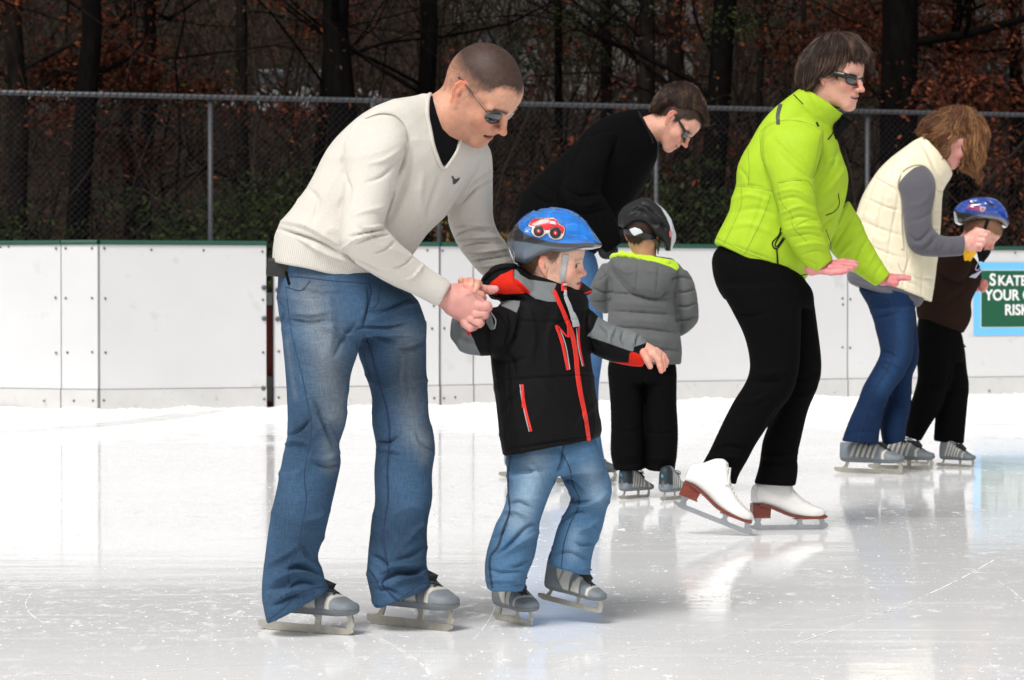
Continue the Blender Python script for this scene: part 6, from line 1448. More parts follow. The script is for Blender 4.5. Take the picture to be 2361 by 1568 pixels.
def woman_lime():
    Y = 9.95; k3 = lambda u, v: H3([(u, v)])[0]
    pts = [((-.013, -.080, -.035), k3(520, 925)), ((.086, -.034, -.006), k3(1068, 860)), ((.1125, 0, -.035), k3(1195, 1030)), ((.070, 0, -.112), k3(960, 1365)), ((.086, .034, -.006), k3(1192, 885)), ((.078, -.022, -.065), k3(945, 1150)), ((.094, 0, .003), k3(1142, 815))]
    sk = np.array(srgb(222, 166, 146)) * .80
    hl = lambda x, ay: np.interp(x, [-11, -2, .5, 3, 6, 9.5], [-8, -1, 1.5, 4, 5, 6.5])
    R, T, V, F, C, S, W = skin_head(pts, Y, 1.0, (0, .1, -.4), dict(female=1, nose=.95, mouth=.35, smile=.9), sk, srgb(186, 116, 108), srgb(44, 32, 30), hl, browc=srgb(80, 60, 52), neckpx=(*ZC([(1120, 560)])[0], .0, 5.0, 5.6), eye=True, brow=.4, mouth=.35, smile=.9)
    g = lambda u, v, d: (*ZC([(u, v)])[0], d)
    rd = np.array(srgb(222, 120, 130)) * .85; hc = np.array(srgb(226, 160, 156)) * .85
    h = chain([g(1105, 1405, -.185), g(1165, 1395, -.185), g(1215, 1388, -.185)], [.024, .023, .019], Y, .01) + chain([g(1165, 1390, -.15), g(1215, 1385, -.15)], [.02, .017], Y, .01)
    for a, b_, c_, e in (((1205, 1398, -.215), (1262, 1400, -.215), (1318, 1402, -.212), (1326, 1402, -.21)), ((1210, 1388, -.195), (1275, 1386, -.193), (1325, 1388, -.19), (1338, 1389, -.19)), ((1212, 1382, -.175), (1275, 1372, -.172), (1328, 1374, -.17), (1342, 1376, -.17)), ((1212, 1378, -.155), (1270, 1364, -.15), (1310, 1366, -.145), (1322, 1368, -.145))):
        h += chain([g(*a), g(*b_), g(*c_), g(*e)], [.0115, .0092, .0082, .0070], Y, .003)
    h += chain([g(1150, 1412, -.20), g(1210, 1424, -.215), g(1262, 1421, -.225), g(1288, 1417, -.225)], [.014, .011, .010, .0085], Y, .005)
    hv1 = hand_part(h, hc, .0022, red=rd)
    g2 = lambda u, v, d: (*ZH([(u, v)])[0], d)
    h = chain([g2(520, 190, .2), g2(575, 182, .2), g2(610, 180, .2)], [.020, .018, .014], Y, .01)
    for dy, y1, y2 in ((.19, 176, 180), (.205, 170, 175), (.22, 168, 172)): h += chain([g2(600, y1 + 2, dy), g2(645, y1, dy), g2(686, y2, dy)], [.011, .009, .0075], Y, .003)
    h += chain([g2(560, 200, .185), g2(590, 212, .18), g2(606, 210, .18)], [.013, .0105, .009], Y, .005)
    hv2 = hand_part(h, hc, .0024, red=rd)
    b = lambda u, v, d, r: (*ZC([(u, v)])[0], d, r); q = lambda u, v, d, r: (*ZG([(u, v)])[0], d, r)
    body = under([[b(1100, 640, 0, .05), b(1020, 850, 0, .09), b(930, 1200, 0, .08), q(820, 150, 0, .08)], [b(1010, 760, -.12, .04), b(1030, 1080, -.19, .035), b(1130, 1390, -.185, .022)], [b(1200, 1100, .14, .04), b(1320, 1260, .19, .03), b(1490, 1460, .2, .022)],
                  [q(840, 300, -.06, .06), q(900, 600, -.07, .05), q(670, 1080, -.06, .03)], [q(990, 320, .06, .06), q(1040, 640, .08, .045), q(920, 1100, .07, .03)]], Y, sk)
    person = join_parts('person', [(W, F, C), hv1, hv2, body], M_skin, 'woman in lime green jacket gliding on white figure skates, arms held out low')
    Vp, Np = arrays(person.data); nH = len(W); Vp = Vp + np.array(person.location)
    hair_on('short_hair', Vp[:nH], Np[:nH], (V * 100, R, T), S > .1, 3000, .022, .0005, srgb(58, 44, 40), person, lambda L: np.stack((L[:, 0] * 0 - .2, 0 * L[:, 0], 0 * L[:, 0] - 1), -1), seg=3, lift=.12, colvar=.4, sag=.1)
    hm = H3([(148, 780, 150, 900, 0, .03), (168, 600, 190, 1000, 0, .065), (240, 460, 260, 1035, 0, .082), (330, 350, 350, 1040, 0, .088), (420, 262, 425, 960, 0, .092), (500, 195, 500, 850, 0, .094), (600, 145, 600, 815, 0, .095), (700, 118, 690, 800, 0, .095), (800, 108, 790, 750, 0, .093), (900, 125, 890, 700, 0, .090),
             (1000, 165, 990, 655, .0, .086), (1100, 222, 1090, 610, .005, .080), (1200, 305, 1190, 600, .01, .070), (1285, 415, 1275, 700, .015, .055), (1335, 560, 1325, 680, .02, .03)])
    ho = hair_mass('hair', [hm], Y, H3([(820, 160)])[0], srgb(50, 35, 29), person, n=15000, length=.06, width=.0005, grav=.75, hl=(.32, srgb(112, 88, 76)), colvar=.4, groove=.003, lift=.05, jit=.07)
    sunglasses(person, R, T, 'fashion', ear=(-.5, 7.9, .9))
    z = ZC
    torso = z([(596, 1270, 1050, 1492, 0, .13, .03), (612, 1228, 1105, 1420, 0, .145, .03), (676, 1110, 1195, 1290, 0, .15, .04), (690, 1040, 1240, 1180, 0, .155, .04), (713, 968, 1285, 1040, 0, .16, .04), (722, 860, 1292, 920, 0, .165, .05), (795, 725, 1270, 850, 0, .16, .06), (868, 612, 1245, 770, 0, .14, .06),
               (950, 532, 1218, 700, 0, .11, .04), (1006, 490, 1215, 650, 0, .085, .02), (1042, 462, 1262, 610, 0, .076, .01), (1052, 455, 1268, 595, 0, .07, .01)])
    arm = z([(880, 640, 1110, 600, -.12, .06), (838, 730, 1168, 695, -.16, .085), (850, 840, 1152, 820, -.185, .085), (882, 930, 1120, 930, -.20, .08), (912, 1020, 1124, 1020, -.21, .078), (938, 1110, 1137, 1110, -.215, .072), (955, 1200, 1162, 1180, -.215, .066), (1000, 1300, 1190, 1270, -.205, .06), (1062, 1385, 1214, 1335, -.19, .052), (1120, 1432, 1222, 1356, -.185, .042)])
    arm2 = z([(1180, 1160, 1300, 1050, .15, .06), (1190, 1240, 1338, 1115, .17, .06), (1215, 1325, 1378, 1205, .19, .055), (1290, 1400, 1424, 1290, .2, .05), (1365, 1450, 1472, 1372, .2, .045), (1440, 1497, 1515, 1432, .2, .038)])
    f = []
    for p, w, hh in [([(840, 700), (845, 830), (880, 930), (900, 1000)], 6, -9), ([(1165, 700), (1140, 840), (1110, 930)], 7, -9), ([(930, 960), (1020, 940), (1110, 980)], 5, -4), ([(905, 700), (1000, 790), (1110, 900)], 9, 6), ([(940, 800), (1020, 880), (1110, 940)], 7, -5), ([(910, 1010), (1010, 990), (1115, 1040)], 6, 6),
                     ([(925, 1050), (1020, 1030), (1125, 1080)], 6, -7), ([(940, 1120), (1040, 1080), (1130, 1110)], 6, 7), ([(960, 1160), (1050, 1130), (1140, 1150)], 6, -7), ([(970, 1200), (1070, 1180), (1160, 1190)], 6, 6), ([(990, 1240), (1090, 1220), (1175, 1240)], 6, -6), ([(1020, 1290), (1110, 1270), (1195, 1290)], 6, 6),
                     ([(1040, 1340), (1130, 1310), (1205, 1330)], 5, -5), ([(720, 870), (760, 920), (780, 980)], 7, -5), ([(700, 975), (800, 970), (900, 1000)], 4, -6), ([(690, 1040), (780, 1020), (890, 1050)], 9, 5), ([(700, 1110), (820, 1090), (930, 1130)], 10, -5), ([(640, 1200), (780, 1170), (920, 1230)], 12, 5), ([(620, 1260), (740, 1300), (930, 1370)], 4, -4),
                     ([(860, 1000), (820, 1130), (760, 1290)], 5, -3.5), ([(735, 1000), (700, 1120), (640, 1250)], 5, -3), ([(1250, 780), (1200, 900), (1140, 960)], 9, -6), ([(1280, 880), (1220, 960), (1140, 1040)], 9, 6), ([(1285, 960), (1230, 1060), (1150, 1120)], 8, -5), ([(1230, 1120), (1180, 1180), (1160, 1220)], 8, -6), ([(1300, 1060), (1260, 1150), (1210, 1230)], 8, 6),
                     ([(1330, 1120), (1280, 1200), (1220, 1290)], 7, -6), ([(1370, 1190), (1310, 1270), (1250, 1340)], 7, 6), ([(1400, 1250), (1350, 1330), (1310, 1400)], 6, -6), ([(1440, 1310), (1400, 1390), (1370, 1440)], 6, 5), ([(1475, 1380), (1440, 1430), (1415, 1470)], 5, -5), ([(835, 690), (930, 630), (1040, 630), (1150, 690)], 4, -4), ([(800, 730), (860, 650), (940, 560)], 14, 3),
                     ([(1010, 495), (1060, 545), (1130, 610), (1200, 660)], 5, -6), ([(1090, 480), (1140, 560), (1190, 640)], 10, -4), ([(1060, 1360), (1140, 1390), (1100, 1440)], 5, -4), ([(1170, 860), (1230, 830), (1265, 850)], 6, 4)]:
        f.append((z(p), w * z.k * 1.2, hh * 1.15))
    lm = mat('lime softshell', attr=True, rough=.6, var=.03, vscale=40, bump=.0004, bscale=400, spec=.2)
    lime = np.array((.36, .54, .022))
    jk = garment('jacket', [torso, arm, arm2], Y, lm, person, voxel=.0055, smooth=5, folds=f, color=lime, wr=[(2.4, 8, (1, 1, .8)), (-3.5, 6, (1, 1, 1.2)), (1.0, 22, (1, 1, 1))])
    bv = bvh_of(jk); sm = mat('lime seam', tuple(lime * .55), .7); dk = M_blkt
    for L in ([(835, 700), (845, 820), (885, 930), (905, 1010), (935, 1110)], [(838, 690), (900, 645), (1000, 628), (1100, 650), (1160, 700), (1150, 830), (1115, 930)], [(930, 955), (1000, 945), (1085, 945), (1120, 1010)], [(925, 960), (950, 1060), (1000, 1120), (1010, 1190), (1080, 1260)], [(715, 975), (800, 980), (900, 1000)], [(892, 1020), (850, 1140), (755, 1330)],
              [(740, 980), (735, 1080), (660, 1250), (640, 1285)], [(770, 740), (780, 880), (775, 970)], [(608, 1242), (760, 1320), (1000, 1400)], [(1010, 1190), (1080, 1150), (1140, 1150)]): seam('seam_line', bv, z(L), .0011, sm, jk)
    for L, r in (([(1012, 495), (1062, 545)], .002), ([(1110, 470), (1265, 590)], .0022), ([(1265, 595), (1220, 690), (1190, 730)], .0025), ([(1245, 1010), (1250, 1070), (1220, 1110), (1180, 1125)], .002), ([(1180, 1200), (1205, 1270), (1208, 1320)], .0015), ([(1035, 1445), (1105, 1425)], .002), ([(1035, 1445), (1030, 1480)], .002),
                 ([(945, 1190), (935, 1230), (902, 1265), (905, 1290), (925, 1300), (965, 1245)], .0028), ([(950, 1215), (915, 1275), (925, 1290), (958, 1240)], .0025)): seam('black_piping', bv, z(L), r, dk, jk)
    ribbon('reflective_strip', bv, z([(945, 545), (930, 600), (932, 652)]), [8.5, 8.5], mat('grey reflective strip', srgb(72, 74, 66), .4), jk)
    ribbon('zip_pull', bv, z([(922, 1300), (928, 1382)]), [3, 4], dk, jk, lift=.004, th=.003); ribbon('cuff_tab', bv, z([(1130, 640), (1140, 662)]), [4, 4], dk, jk)
    pl = [at(*z([p])[0], Y - .01) for p in [(1262, 600), (1312, 632), (1298, 655), (1245, 715), (1204, 765), (1190, 738), (1235, 690)]]
    MB().prism(pl, (0, .03, 0)).build('collar_lining', M_blk, jk); colr(jk.children[-1], (.006, .006, .007)); [colr(c, (.006, .006, .007)) for c in jk.children if c.name.startswith('collar_lining') and 'Col' not in c.data.color_attributes]
    z = ZG
    pel = z([(650, 20, 990, 110, 0, .13), (602, 85, 1045, 200, 0, .145), (600, 160, 1082, 250, 0, .15), (622, 240, 1094, 300, 0, .145), (660, 300, 1092, 340, 0, .12)])
    near = z([(625, 235, 1025, 235, -.06, .10), (698, 355, 1030, 370, -.075, .10), (757, 480, 1028, 500, -.08, .09), (782, 615, 1020, 640, -.085, .085), (762, 695, 985, 760, -.085, .08), (702, 795, 892, 885, -.08, .075), (636, 935, 818, 985, -.075, .068), (592, 1025, 768, 1080, -.07, .064), (553, 1095, 730, 1150, -.07, .062), (530, 1128, 718, 1196, -.07, .060)])
    far = z([(900, 260, 1085, 250, .07, .09), (930, 400, 1105, 400, .08, .09), (950, 600, 1130, 620, .085, .085), (930, 740, 1110, 722, .085, .08), (895, 850, 1064, 830, .085, .072), (850, 975, 1032, 960, .08, .066), (838, 1048, 1012, 1050, .08, .062), (828, 1110, 1013, 1120, .075, .060), (806, 1184, 1002, 1196, .075, .060)])
    f = [(z(p), w * z.k * 1.3, hh * 1.5) for p, w, hh in [([(690, 340), (760, 380), (860, 370)], 8, -5), ([(780, 640), (860, 660), (960, 640)], 8, 5), ([(770, 690), (850, 700), (950, 690)], 8, -6), ([(700, 800), (800, 790), (900, 740)], 9, 5), ([(590, 1040), (670, 1010), (780, 1020)], 7, -6), ([(570, 1070), (660, 1060), (750, 1060)], 7, 6),
          ([(560, 1100), (650, 1090), (730, 1110)], 6, -5), ([(840, 1050), (920, 1060), (1010, 1040)], 7, 6), ([(840, 1080), (920, 1090), (1010, 1080)], 6, -5), ([(1120, 640), (1060, 680), (1000, 680)], 8, -5), ([(1105, 720), (1060, 760), (1010, 770)], 8, 4), ([(1000, 780), (900, 860), (850, 960)], 12, -5)]]
    tr_ = garment('trousers', [pel, near, far], Y, M_blk, person, voxel=.006, smooth=5, folds=f, color=(.0028, .0027, .003), wr=[(2.5, 8, (1, 1, .7))])
    a, b_ = at(*ZG([(412, 1290)])[0], Y - .02), at(*ZG([(784, 1440)])[0], Y - .10); a0 = on_ice(*ZG([(784, 1440)])[0]); a, b_ = at(*ZG([(412, 1292)])[0], a0[1] + .03), a0
    figure_skate(person, a, b_, H=1.0); figure_skate(person, on_ice(*ZG([(782, 1412)])[0]), on_ice(*ZG([(1160, 1408)])[0]), H=1.0)
    return person
woman_lime()

# ------------------------------------------------------------------ man in black fleece
def man_black():
    Y = 12.3; k = lambda u, v: H2([(u, v)])[0]
    pts = [((-.012, -.080, -.008), k(665, 620)), ((.086, -.034, -.006), k(950, 935)), ((.1165, 0, -.035), k(958, 1120)), ((.070, 0, -.112), k(610, 1245)), ((.095, 0, .003), k(1060, 985)), ((.075, -.024, -.064), k(755, 1110)), ((.078, 0, .068), k(1240, 800))]
    sk = np.array(srgb(226, 168, 146)) * .84
    R, T, V, F, C, S, W = skin_head(pts, Y, 1.0, (0, .75, -.28), dict(nose=1.0), sk, srgb(170, 90, 86), srgb(52, 36, 28), hairline_m, neckpx=(*ZI([(1040, 830)])[0], 0, 5.3, 5.8), stub=.35, brow=.6, eye=False, ky=120)
    z = ZI; g = lambda u, v, d, r: (*z([(u, v)])[0], d, r); D = lambda x, y, d, r: (x, y, d, r)
    body = under([[g(1000, 860, 0, .05), g(850, 1000, 0, .1), g(500, 1300, 0, .1), D(1290, 600, 0, .09)], [g(760, 950, -.1, .04), g(680, 1230, -.16, .035), g(830, 1560, -.14, .03)], [D(1310, 620, 0, .07), D(1320, 850, 0, .05), D(1330, 1050, 0, .04)]], Y, (.02, .02, .02))
    h = chain([(*H6([(20, 960)])[0], -.13), (*H6([(80, 960)])[0], -.13)], [.035, .035], Y, .01)
    for dy, yy in ((-.16, 1040), (-.14, 1055), (-.12, 1050), (-.10, 1030)): h += chain([(*H6([(80, 970)])[0], dy), (*H6([(120, 1000)])[0], dy), (*H6([(110, yy)])[0], dy)], [.017, .014, .012], Y, .004)
    h += chain([(*H6([(60, 930)])[0], -.10), (*H6([(140, 950)])[0], -.09)], [.018, .014], Y, .004)
    hv = hand_part(h, (.006, .006, .007), .003)
    person = join_parts('person', [(W, F, C), hv, body], M_skin, 'man in black fleece and dark sunglasses leaning over the child in the grey puffer jacket')
    Vp, Np = arrays(person.data); nH = len(W); Vp = Vp + np.array(person.location)
    hair_on('short_hair', Vp[:nH], Np[:nH], (V * 100, R, T), S > .1, 5000, .011, .0005, srgb(56, 40, 32), person, lambda L: np.stack((L[:, 0] * 0 - .2, 0 * L[:, 0], 0 * L[:, 0] - 1), -1), seg=3, lift=.2, colvar=.45, sag=.1, hl=(.25, srgb(110, 84, 62)))
    hm = H2([(395, 520, 405, 545, 0, .03), (425, 415, 440, 585, 0, .062), (490, 310, 500, 590, 0, .078), (580, 215, 590, 510, 0, .086), (690, 145, 700, 480, 0, .090), (800, 110, 790, 560, 0, .090), (900, 100, 880, 650, 0, .088), (1000, 112, 980, 640, 0, .084), (1090, 165, 1075, 600, 0, .078), (1175, 260, 1150, 610, 0, .070), (1240, 400, 1205, 720, 0, .062), (1285, 560, 1245, 775, 0, .05), (1318, 700, 1280, 790, 0, .03)])
    hair_mass('hair', [hm], Y, k(960, 140), srgb(50, 34, 26), person, n=8000, length=.017, width=.0006, lift=.28, grav=.0, hl=(.4, srgb(120, 92, 66)), colvar=.45, seg=3, voxel=.0045, jit=.3)
    sunglasses(person, R, T, 'sport', ear=(-.8, 7.9, 1.6))
    torso = z([(240, 1420, 700, 1640, 0, .15, .02), (262, 1310, 800, 1550, 0, .155, .02), (300, 1200, 880, 1440, 0, .16, .03), (410, 1085, 950, 1330, 0, .165, .04), (530, 980, 1015, 1240, 0, .17, .05), (645, 868, 1062, 1165, 0, .17, .06), (755, 765, 1105, 1085, 0, .15, .06), (865, 714, 1130, 1030, 0, .12, .04), (950, 694, 1146, 975, 0, .09, .02), (1008, 686, 1146, 900, 0, .078, .01)])
    arm = z([(650, 880, 900, 830, -.12, .07), (575, 1040, 850, 1020, -.16, .085), (540, 1200, 790, 1170, -.18, .08), (570, 1300, 815, 1240, -.18, .075), (650, 1400, 860, 1320, -.17, .068), (745, 1500, 900, 1420, -.16, .058), (820, 1590, 925, 1520, -.15, .045)])
    arm2 = z([(900, 1150, 1080, 1130, .12, .06), (870, 1300, 1020, 1280, .14, .055), (850, 1450, 980, 1440, .15, .05)])
    f = [(z(p), w * z.k * 1.3, hh * 1.8) for p, w, hh in [([(700, 830), (640, 950), (560, 1130)], 8, -8), ([(900, 860), (850, 1000), (800, 1130)], 8, -8), ([(560, 1180), (650, 1230), (780, 1220)], 8, -6), ([(570, 1240), (660, 1290), (800, 1260)], 8, 6), ([(600, 1310), (700, 1340), (830, 1310)], 8, -6), ([(420, 1110), (500, 1180), (520, 1280)], 12, 5),
          ([(330, 1200), (420, 1260), (500, 1280)], 10, -6), ([(1000, 720), (1080, 800), (1110, 880)], 7, -6), ([(760, 800), (830, 880), (850, 940)], 12, 4)]]
    fl = garment('fleece', [torso, arm, arm2], Y, M_blk, person, voxel=.007, smooth=5, folds=f, color=(.0028, .0027, .003), wr=[(3, 7, (1, 1, .8))])
    seam('collar_rim', bvh_of(fl), z([(1025, 700), (1060, 770), (1105, 860), (1115, 900)]), .008, M_blkt, fl, lift=.0)
    leg = ID([(1190, 500, 1340, 560, 0, .14), (1186, 545, 1372, 590, 0, .15), (1200, 620, 1384, 650, 0, .14), (1215, 700, 1391, 720, -.03, .11), (1240, 800, 1393, 800, -.05, .10), (1250, 900, 1380, 900, -.05, .09), (1262, 1000, 1384, 1000, -.04, .085), (1268, 1072, 1396, 1074, -.04, .085)])
    leg2 = ID([(1200, 640, 1330, 640, .08, .09), (1200, 800, 1320, 800, .1, .08), (1190, 940, 1290, 940, .12, .075), (1180, 1050, 1290, 1050, .12, .07)])
    jn = garment('jeans', [leg, leg2], Y, bpy.data.materials['light blue denim'], person, voxel=.007, smooth=5, color=srgb(74, 112, 156), wr=[(4, 6, (1, 1, .5))])
    a, b_ = blade_pts((1278, 1114), (1421, 1112), .28); skate(person, a, b_, H=1.0, style='stripe', low=True)
    skate(person, *blade_pts((1150, 1098), (1290, 1098), .28), H=1.0, style='stripe', low=True)
man_black()

# ------------------------------------------------------------------ child in the grey puffer jacket, seen from behind
def kid_grey():
    Y = 11.54; z = ZG; k = lambda u, v: H6([(u, v)])[0]
    sk = np.array(srgb(214, 160, 134)) * .84
    yaw = math.radians(62); R = rotm(.10, .42, 0); R = rotm(0, 0, yaw) @ rotm(0, .18, 0) * .87; T = at(*k(600, 680), Y)
    inv = lambda px, py, dy: tuple((np.array(at(px, py, Y + dy)) - T) @ R / (R[0] @ R[0]) * 100)
    V, F = sdf_mesh(head_prims(child=1, neck=((-2.5, 0, -3.5), inv(*z([(285, 130)])[0], 0), 4.8, 5.4)), .003)
    hl = lambda x, ay: np.interp(x, [-11, -8.5, -6, -3, -1, .8, 3, 5, 8], [-9.0 , -8.0, -5.8, -3.8, 1.5, -1, 1, 5, 6.5]) + np.clip(ay - 1.2, 0, 3) * .55
    C, S = head_colors(V * 100, sk, srgb(190, 110, 100), np.array(srgb(58, 36, 28)), hl, child=1); W = V @ R.T + T
    q = lambda u, v, d, r: (*z([(u, v)])[0], d, r)
    body = under([[q(280, 160, 0, .05), q(275, 400, 0, .08), q(265, 620, 0, .07)], [q(185, 700, 0, .05), q(195, 1100, 0, .035)], [q(350, 700, 0, .05), q(355, 1100, 0, .035)]], Y, sk)
    person = join_parts('person', [(W, F, C), body], M_skin, 'child seen from behind in grey puffer jacket, black trousers and black and white helmet')
    Vp, Np = arrays(person.data); nH = len(W); Vp = Vp + np.array(person.location)
    hair_on('hair', Vp[:nH], Np[:nH], (V * 100, R, T), (S > .1), 3500, .014, .0006, srgb(64, 40, 30), person, lambda L: np.stack((L[:, 0] * 0, 0 * L[:, 0], 0 * L[:, 0] - 1), -1), seg=3, lift=.15, colvar=.35, sag=.1)
    hs = H6([(208, 380, 210, 560, 0, .035), (250, 300, 250, 600, 0, .065), (330, 235, 330, 585, 0, .085), (430, 178, 430, 520, 0, .095), (520, 138, 520, 510, 0, .10), (605, 112, 605, 530, 0, .104), (700, 140, 700, 620, 0, .106), (800, 200, 800, 740, 0, .106), (890, 272, 890, 790, .005, .104), (970, 355, 965, 960, .01, .10), (1040, 462, 1035, 955, .015, .09), (1090, 580, 1080, 890, .02, .07), (1108, 680, 1104, 790, .02, .035)])
    f = [(H6(p), w * H6.k, hh) for p, w, hh in [([(430, 360), (520, 260), (590, 250), (640, 330), (650, 420)], 16, -7), ([(470, 350), (560, 330), (640, 410)], 40, -10), ([(720, 440), (760, 530), (850, 555)], 40, -14), ([(560, 200), (700, 270), (880, 400)], 34, -13), ([(880, 480), (930, 580), (980, 610)], 34, -13),
          ([(290, 400), (420, 290), (560, 245), (640, 290), (720, 420), (790, 580)], 16, 5), ([(800, 330), (900, 430), (1000, 620)], 14, 5), ([(280, 480), (400, 390), (520, 350), (660, 430)], 14, 4), ([(790, 580), (910, 605)], 10, 4)]]
    white = H6([(560, 60), (640, 112), (760, 165), (880, 280), (960, 420), (1020, 560), (1045, 720), (1040, 830), (1025, 950), (1000, 1000), (1150, 1000), (1200, 500), (900, 100)])
    hmt = mat('kid helmet shell', attr=True, rough=.55, spec=.3, bump=.0004, bscale=500)
    def hp(V, N, Q, c):
        m = np.clip(poly_sd(Q, white) / 1.8 + .5, 0, 1)[:, None]; c = c * (1 - m) + np.array((.62, .65, .68)) * m
        for p in ([(445, 362), (520, 275), (590, 262), (640, 340), (650, 415), (590, 375), (520, 340)], [(730, 430), (800, 440), (860, 520), (820, 555), (760, 545)], [(520, 232), (600, 205), (700, 240), (800, 320), (900, 400), (880, 410), (740, 330), (620, 260)], [(870, 480), (920, 500), (985, 600), (960, 620), (900, 590)]):
            k_ = np.clip(poly_sd(Q, H6(p)) / 1.8 + .5, 0, 1)[:, None]; c = c * (1 - k_) + np.array((.002, .002, .002)) * k_
        return c
    hm = garment('helmet', [hs], Y, hmt, person, voxel=.0035, smooth=4, folds=f, color=(.011, .011, .012), paint=hp, ex=(2.2, 5))
    bh = bvh_of(hm, person) if False else bvh_of(hm); Vb = [(BVHTree.FromPolygons(Vp.tolist(), [tuple(p.vertices) for p in person.data.polygons]), Vp, Np)] + bh
    ribbon('retention_band', Vb, H6([(310, 640), (420, 660), (560, 690), (700, 730), (790, 740)]), [10, 12, 13, 11], mat('black cradle plastic', (.012, .013, .016), .4), person, lift=.010, th=.006)
    patch('reflector', Vb, H6([(420, 612), (485, 588), (560, 612), (588, 655), (480, 702), (445, 660)]), mat('white reflector', (.62, .66, .68), .3), person, lift=.018, th=.003, cell=2)
    ribbon('chin_strap', Vb, H6([(765, 770), (800, 880), (808, 1010)]), [6, 8, 8], mat('olive strap', (.10, .09, .055), .8), person, lift=.012, th=.002)
    patch('round_badge', bh, H6([(1005 + 22 * (1 - math.cos(t)), 690 + 58 * math.sin(t)) for t in np.linspace(0, 6.28, 17)[:-1]]), mat('pale red badge', srgb(200, 110, 105), .5), hm, lift=.002, cell=1)
    # puffer jacket
    torso = z([(102, 600, 452, 612, 0, .12), (98, 560, 456, 570, 0, .13), (97, 500, 454, 515, 0, .135), (95, 420, 440, 430, 0, .135), (100, 340, 432, 350, 0, .13), (92, 270, 440, 280, 0, .13), (80, 205, 462, 215, 0, .125), (85, 150, 470, 175, 0, .115), (110, 105, 450, 135, 0, .10), (170, 75, 410, 100, 0, .085)])
    armL = z([(70, 125, 150, 120, 0, .06), (32, 190, 135, 200, .0, .068), (8, 260, 110, 270, .02, .066), (14, 315, 112, 315, .04, .06), (50, 355, 112, 340, .07, .05), (85, 368, 118, 350, .10, .04)])
    armR = z([(390, 150, 480, 160, 0, .06), (405, 220, 515, 215, 0, .07), (418, 290, 532, 290, 0, .07), (424, 350, 536, 355, .01, .066), (428, 405, 530, 410, .03, .06), (436, 450, 490, 455, .06, .045), (438, 476, 455, 474, .08, .03)])
    hood = z([(128, 88, 420, 118, -.02, .10), (112, 105, 440, 150, -.045, .10), (118, 140, 442, 185, -.065, .095), (150, 190, 425, 225, -.08, .08), (190, 240, 385, 262, -.09, .065), (230, 275, 345, 288, -.095, .045)])
    lines = [[(100, 268), (215, 275), (330, 300), (425, 290)], [(98, 352), (250, 362), (418, 372)], [(98, 432), (270, 440), (438, 460)], [(97, 520), (270, 530), (452, 548)], [(12, 240), (70, 265), (118, 262)], [(15, 305), (60, 312), (108, 300)], [(420, 268), (480, 262), (526, 245)], [(422, 330), (480, 335), (534, 310)], [(428, 400), (480, 400), (536, 375)], [(400, 205), (460, 190), (508, 205)]]
    f = [(z(L), 2.6, -11) for L in lines] + [(z(L), 9, 7) for L in ([(110, 315), (260, 320), (420, 335)], [(105, 395), (260, 400), (425, 415)], [(105, 475), (260, 485), (440, 500)], [(110, 575), (260, 580), (440, 585)])]
    f += [(z(p), w, hh) for p, w, hh in [([(110, 150), (150, 210), (220, 275), (330, 300), (400, 240), (440, 160)], 2.2, -9), ([(247, 105), (238, 190), (228, 280)], 1.6, -5), ([(345, 130), (338, 210), (328, 292)], 1.6, -5), ([(130, 130), (190, 170), (235, 160)], 3, 4), ([(260, 140), (300, 165), (340, 160)], 3, 4), ([(350, 150), (390, 170), (420, 165)], 3, 3),
          ([(100, 170), (70, 200), (30, 210)], 2.5, -5), ([(60, 150), (95, 200), (100, 260)], 3, -6), ([(440, 170), (430, 240), (425, 320), (436, 440)], 2.5, -9), ([(105, 180), (112, 260), (98, 340)], 2.5, -7)]]
    for i in range(26):
        L = lines[i % 4]; t = RNG.uniform(.05, .95); p = np.array([np.interp(t, np.linspace(0, 1, len(L)), [q_[j] for q_ in L]) for j in (0, 1)]); f.append((z([p + (0, -14), p + (RNG.uniform(-5, 5), 14)]), 1.6, RNG.choice((-3, 3))))
    pm = mat('grey puffer cloth', attr=True, rough=.75, spec=.2, var=.05, vscale=50, bump=.0006, bscale=160, sheen=.05, zones=[('lime', (.48, .72, .02))])
    band = [z([(96, 120), (118, 70), (150, 60), (180, 50), (260, 70), (330, 95), (430, 110), (440, 145), (432, 160), (400, 140), (330, 118), (240, 100), (200, 90), (150, 92), (125, 96), (110, 104)]), z([(95, 592), (270, 606), (440, 610), (460, 606), (460, 640), (90, 640)])]
    band[1] = z([(200, 618), (300, 617), (440, 616), (455, 608), (460, 640), (90, 640)])
    jk = garment('puffer_jacket', [torso, armL, armR, hood], Y, pm, person, voxel=.0055, smooth=3, folds=f, color=srgb(90, 92, 92), zones={'lime': band}, wr=[(2.5, 12, (1, 1, 1)), (1.2, 30, (1, 1, 1))])
    col = MB(); L = spline(np.array([(*z([p])[0], d) for p, d in (((118, 100), .0), ((150, 82), -.07), ((195, 84), -.10), ((250, 98), -.11), ((320, 118), -.11), ((390, 122), -.08), ((432, 140), 0.0))]), 26)
    col.tube([at(a[0], a[1], Y + a[2]) for a in L], [.012 + .004 * math.sin(i * 1.9) for i in range(len(L))], 10); col.build('hood_lining', mat('lime fleece lining', (.48, .72, .02), .9, var=.1, vscale=60, sheen=.2), jk, True)
    pel = z([(110, 580, 420, 600, 0, .10), (98, 640, 428, 640, 0, .105), (104, 700, 428, 700, 0, .10)])
    l1 = z([(100, 660, 264, 660, 0, .09), (108, 800, 270, 800, 0, .085), (112, 930, 272, 940, 0, .082), (112, 1040, 272, 1040, 0, .082), (128, 1122, 272, 1120, 0, .08)])
    l2 = z([(268, 660, 428, 660, 0, .09), (274, 800, 428, 800, 0, .085), (278, 930, 436, 940, 0, .082), (284, 1040, 432, 1040, 0, .082), (284, 1122, 420, 1126, 0, .08)])
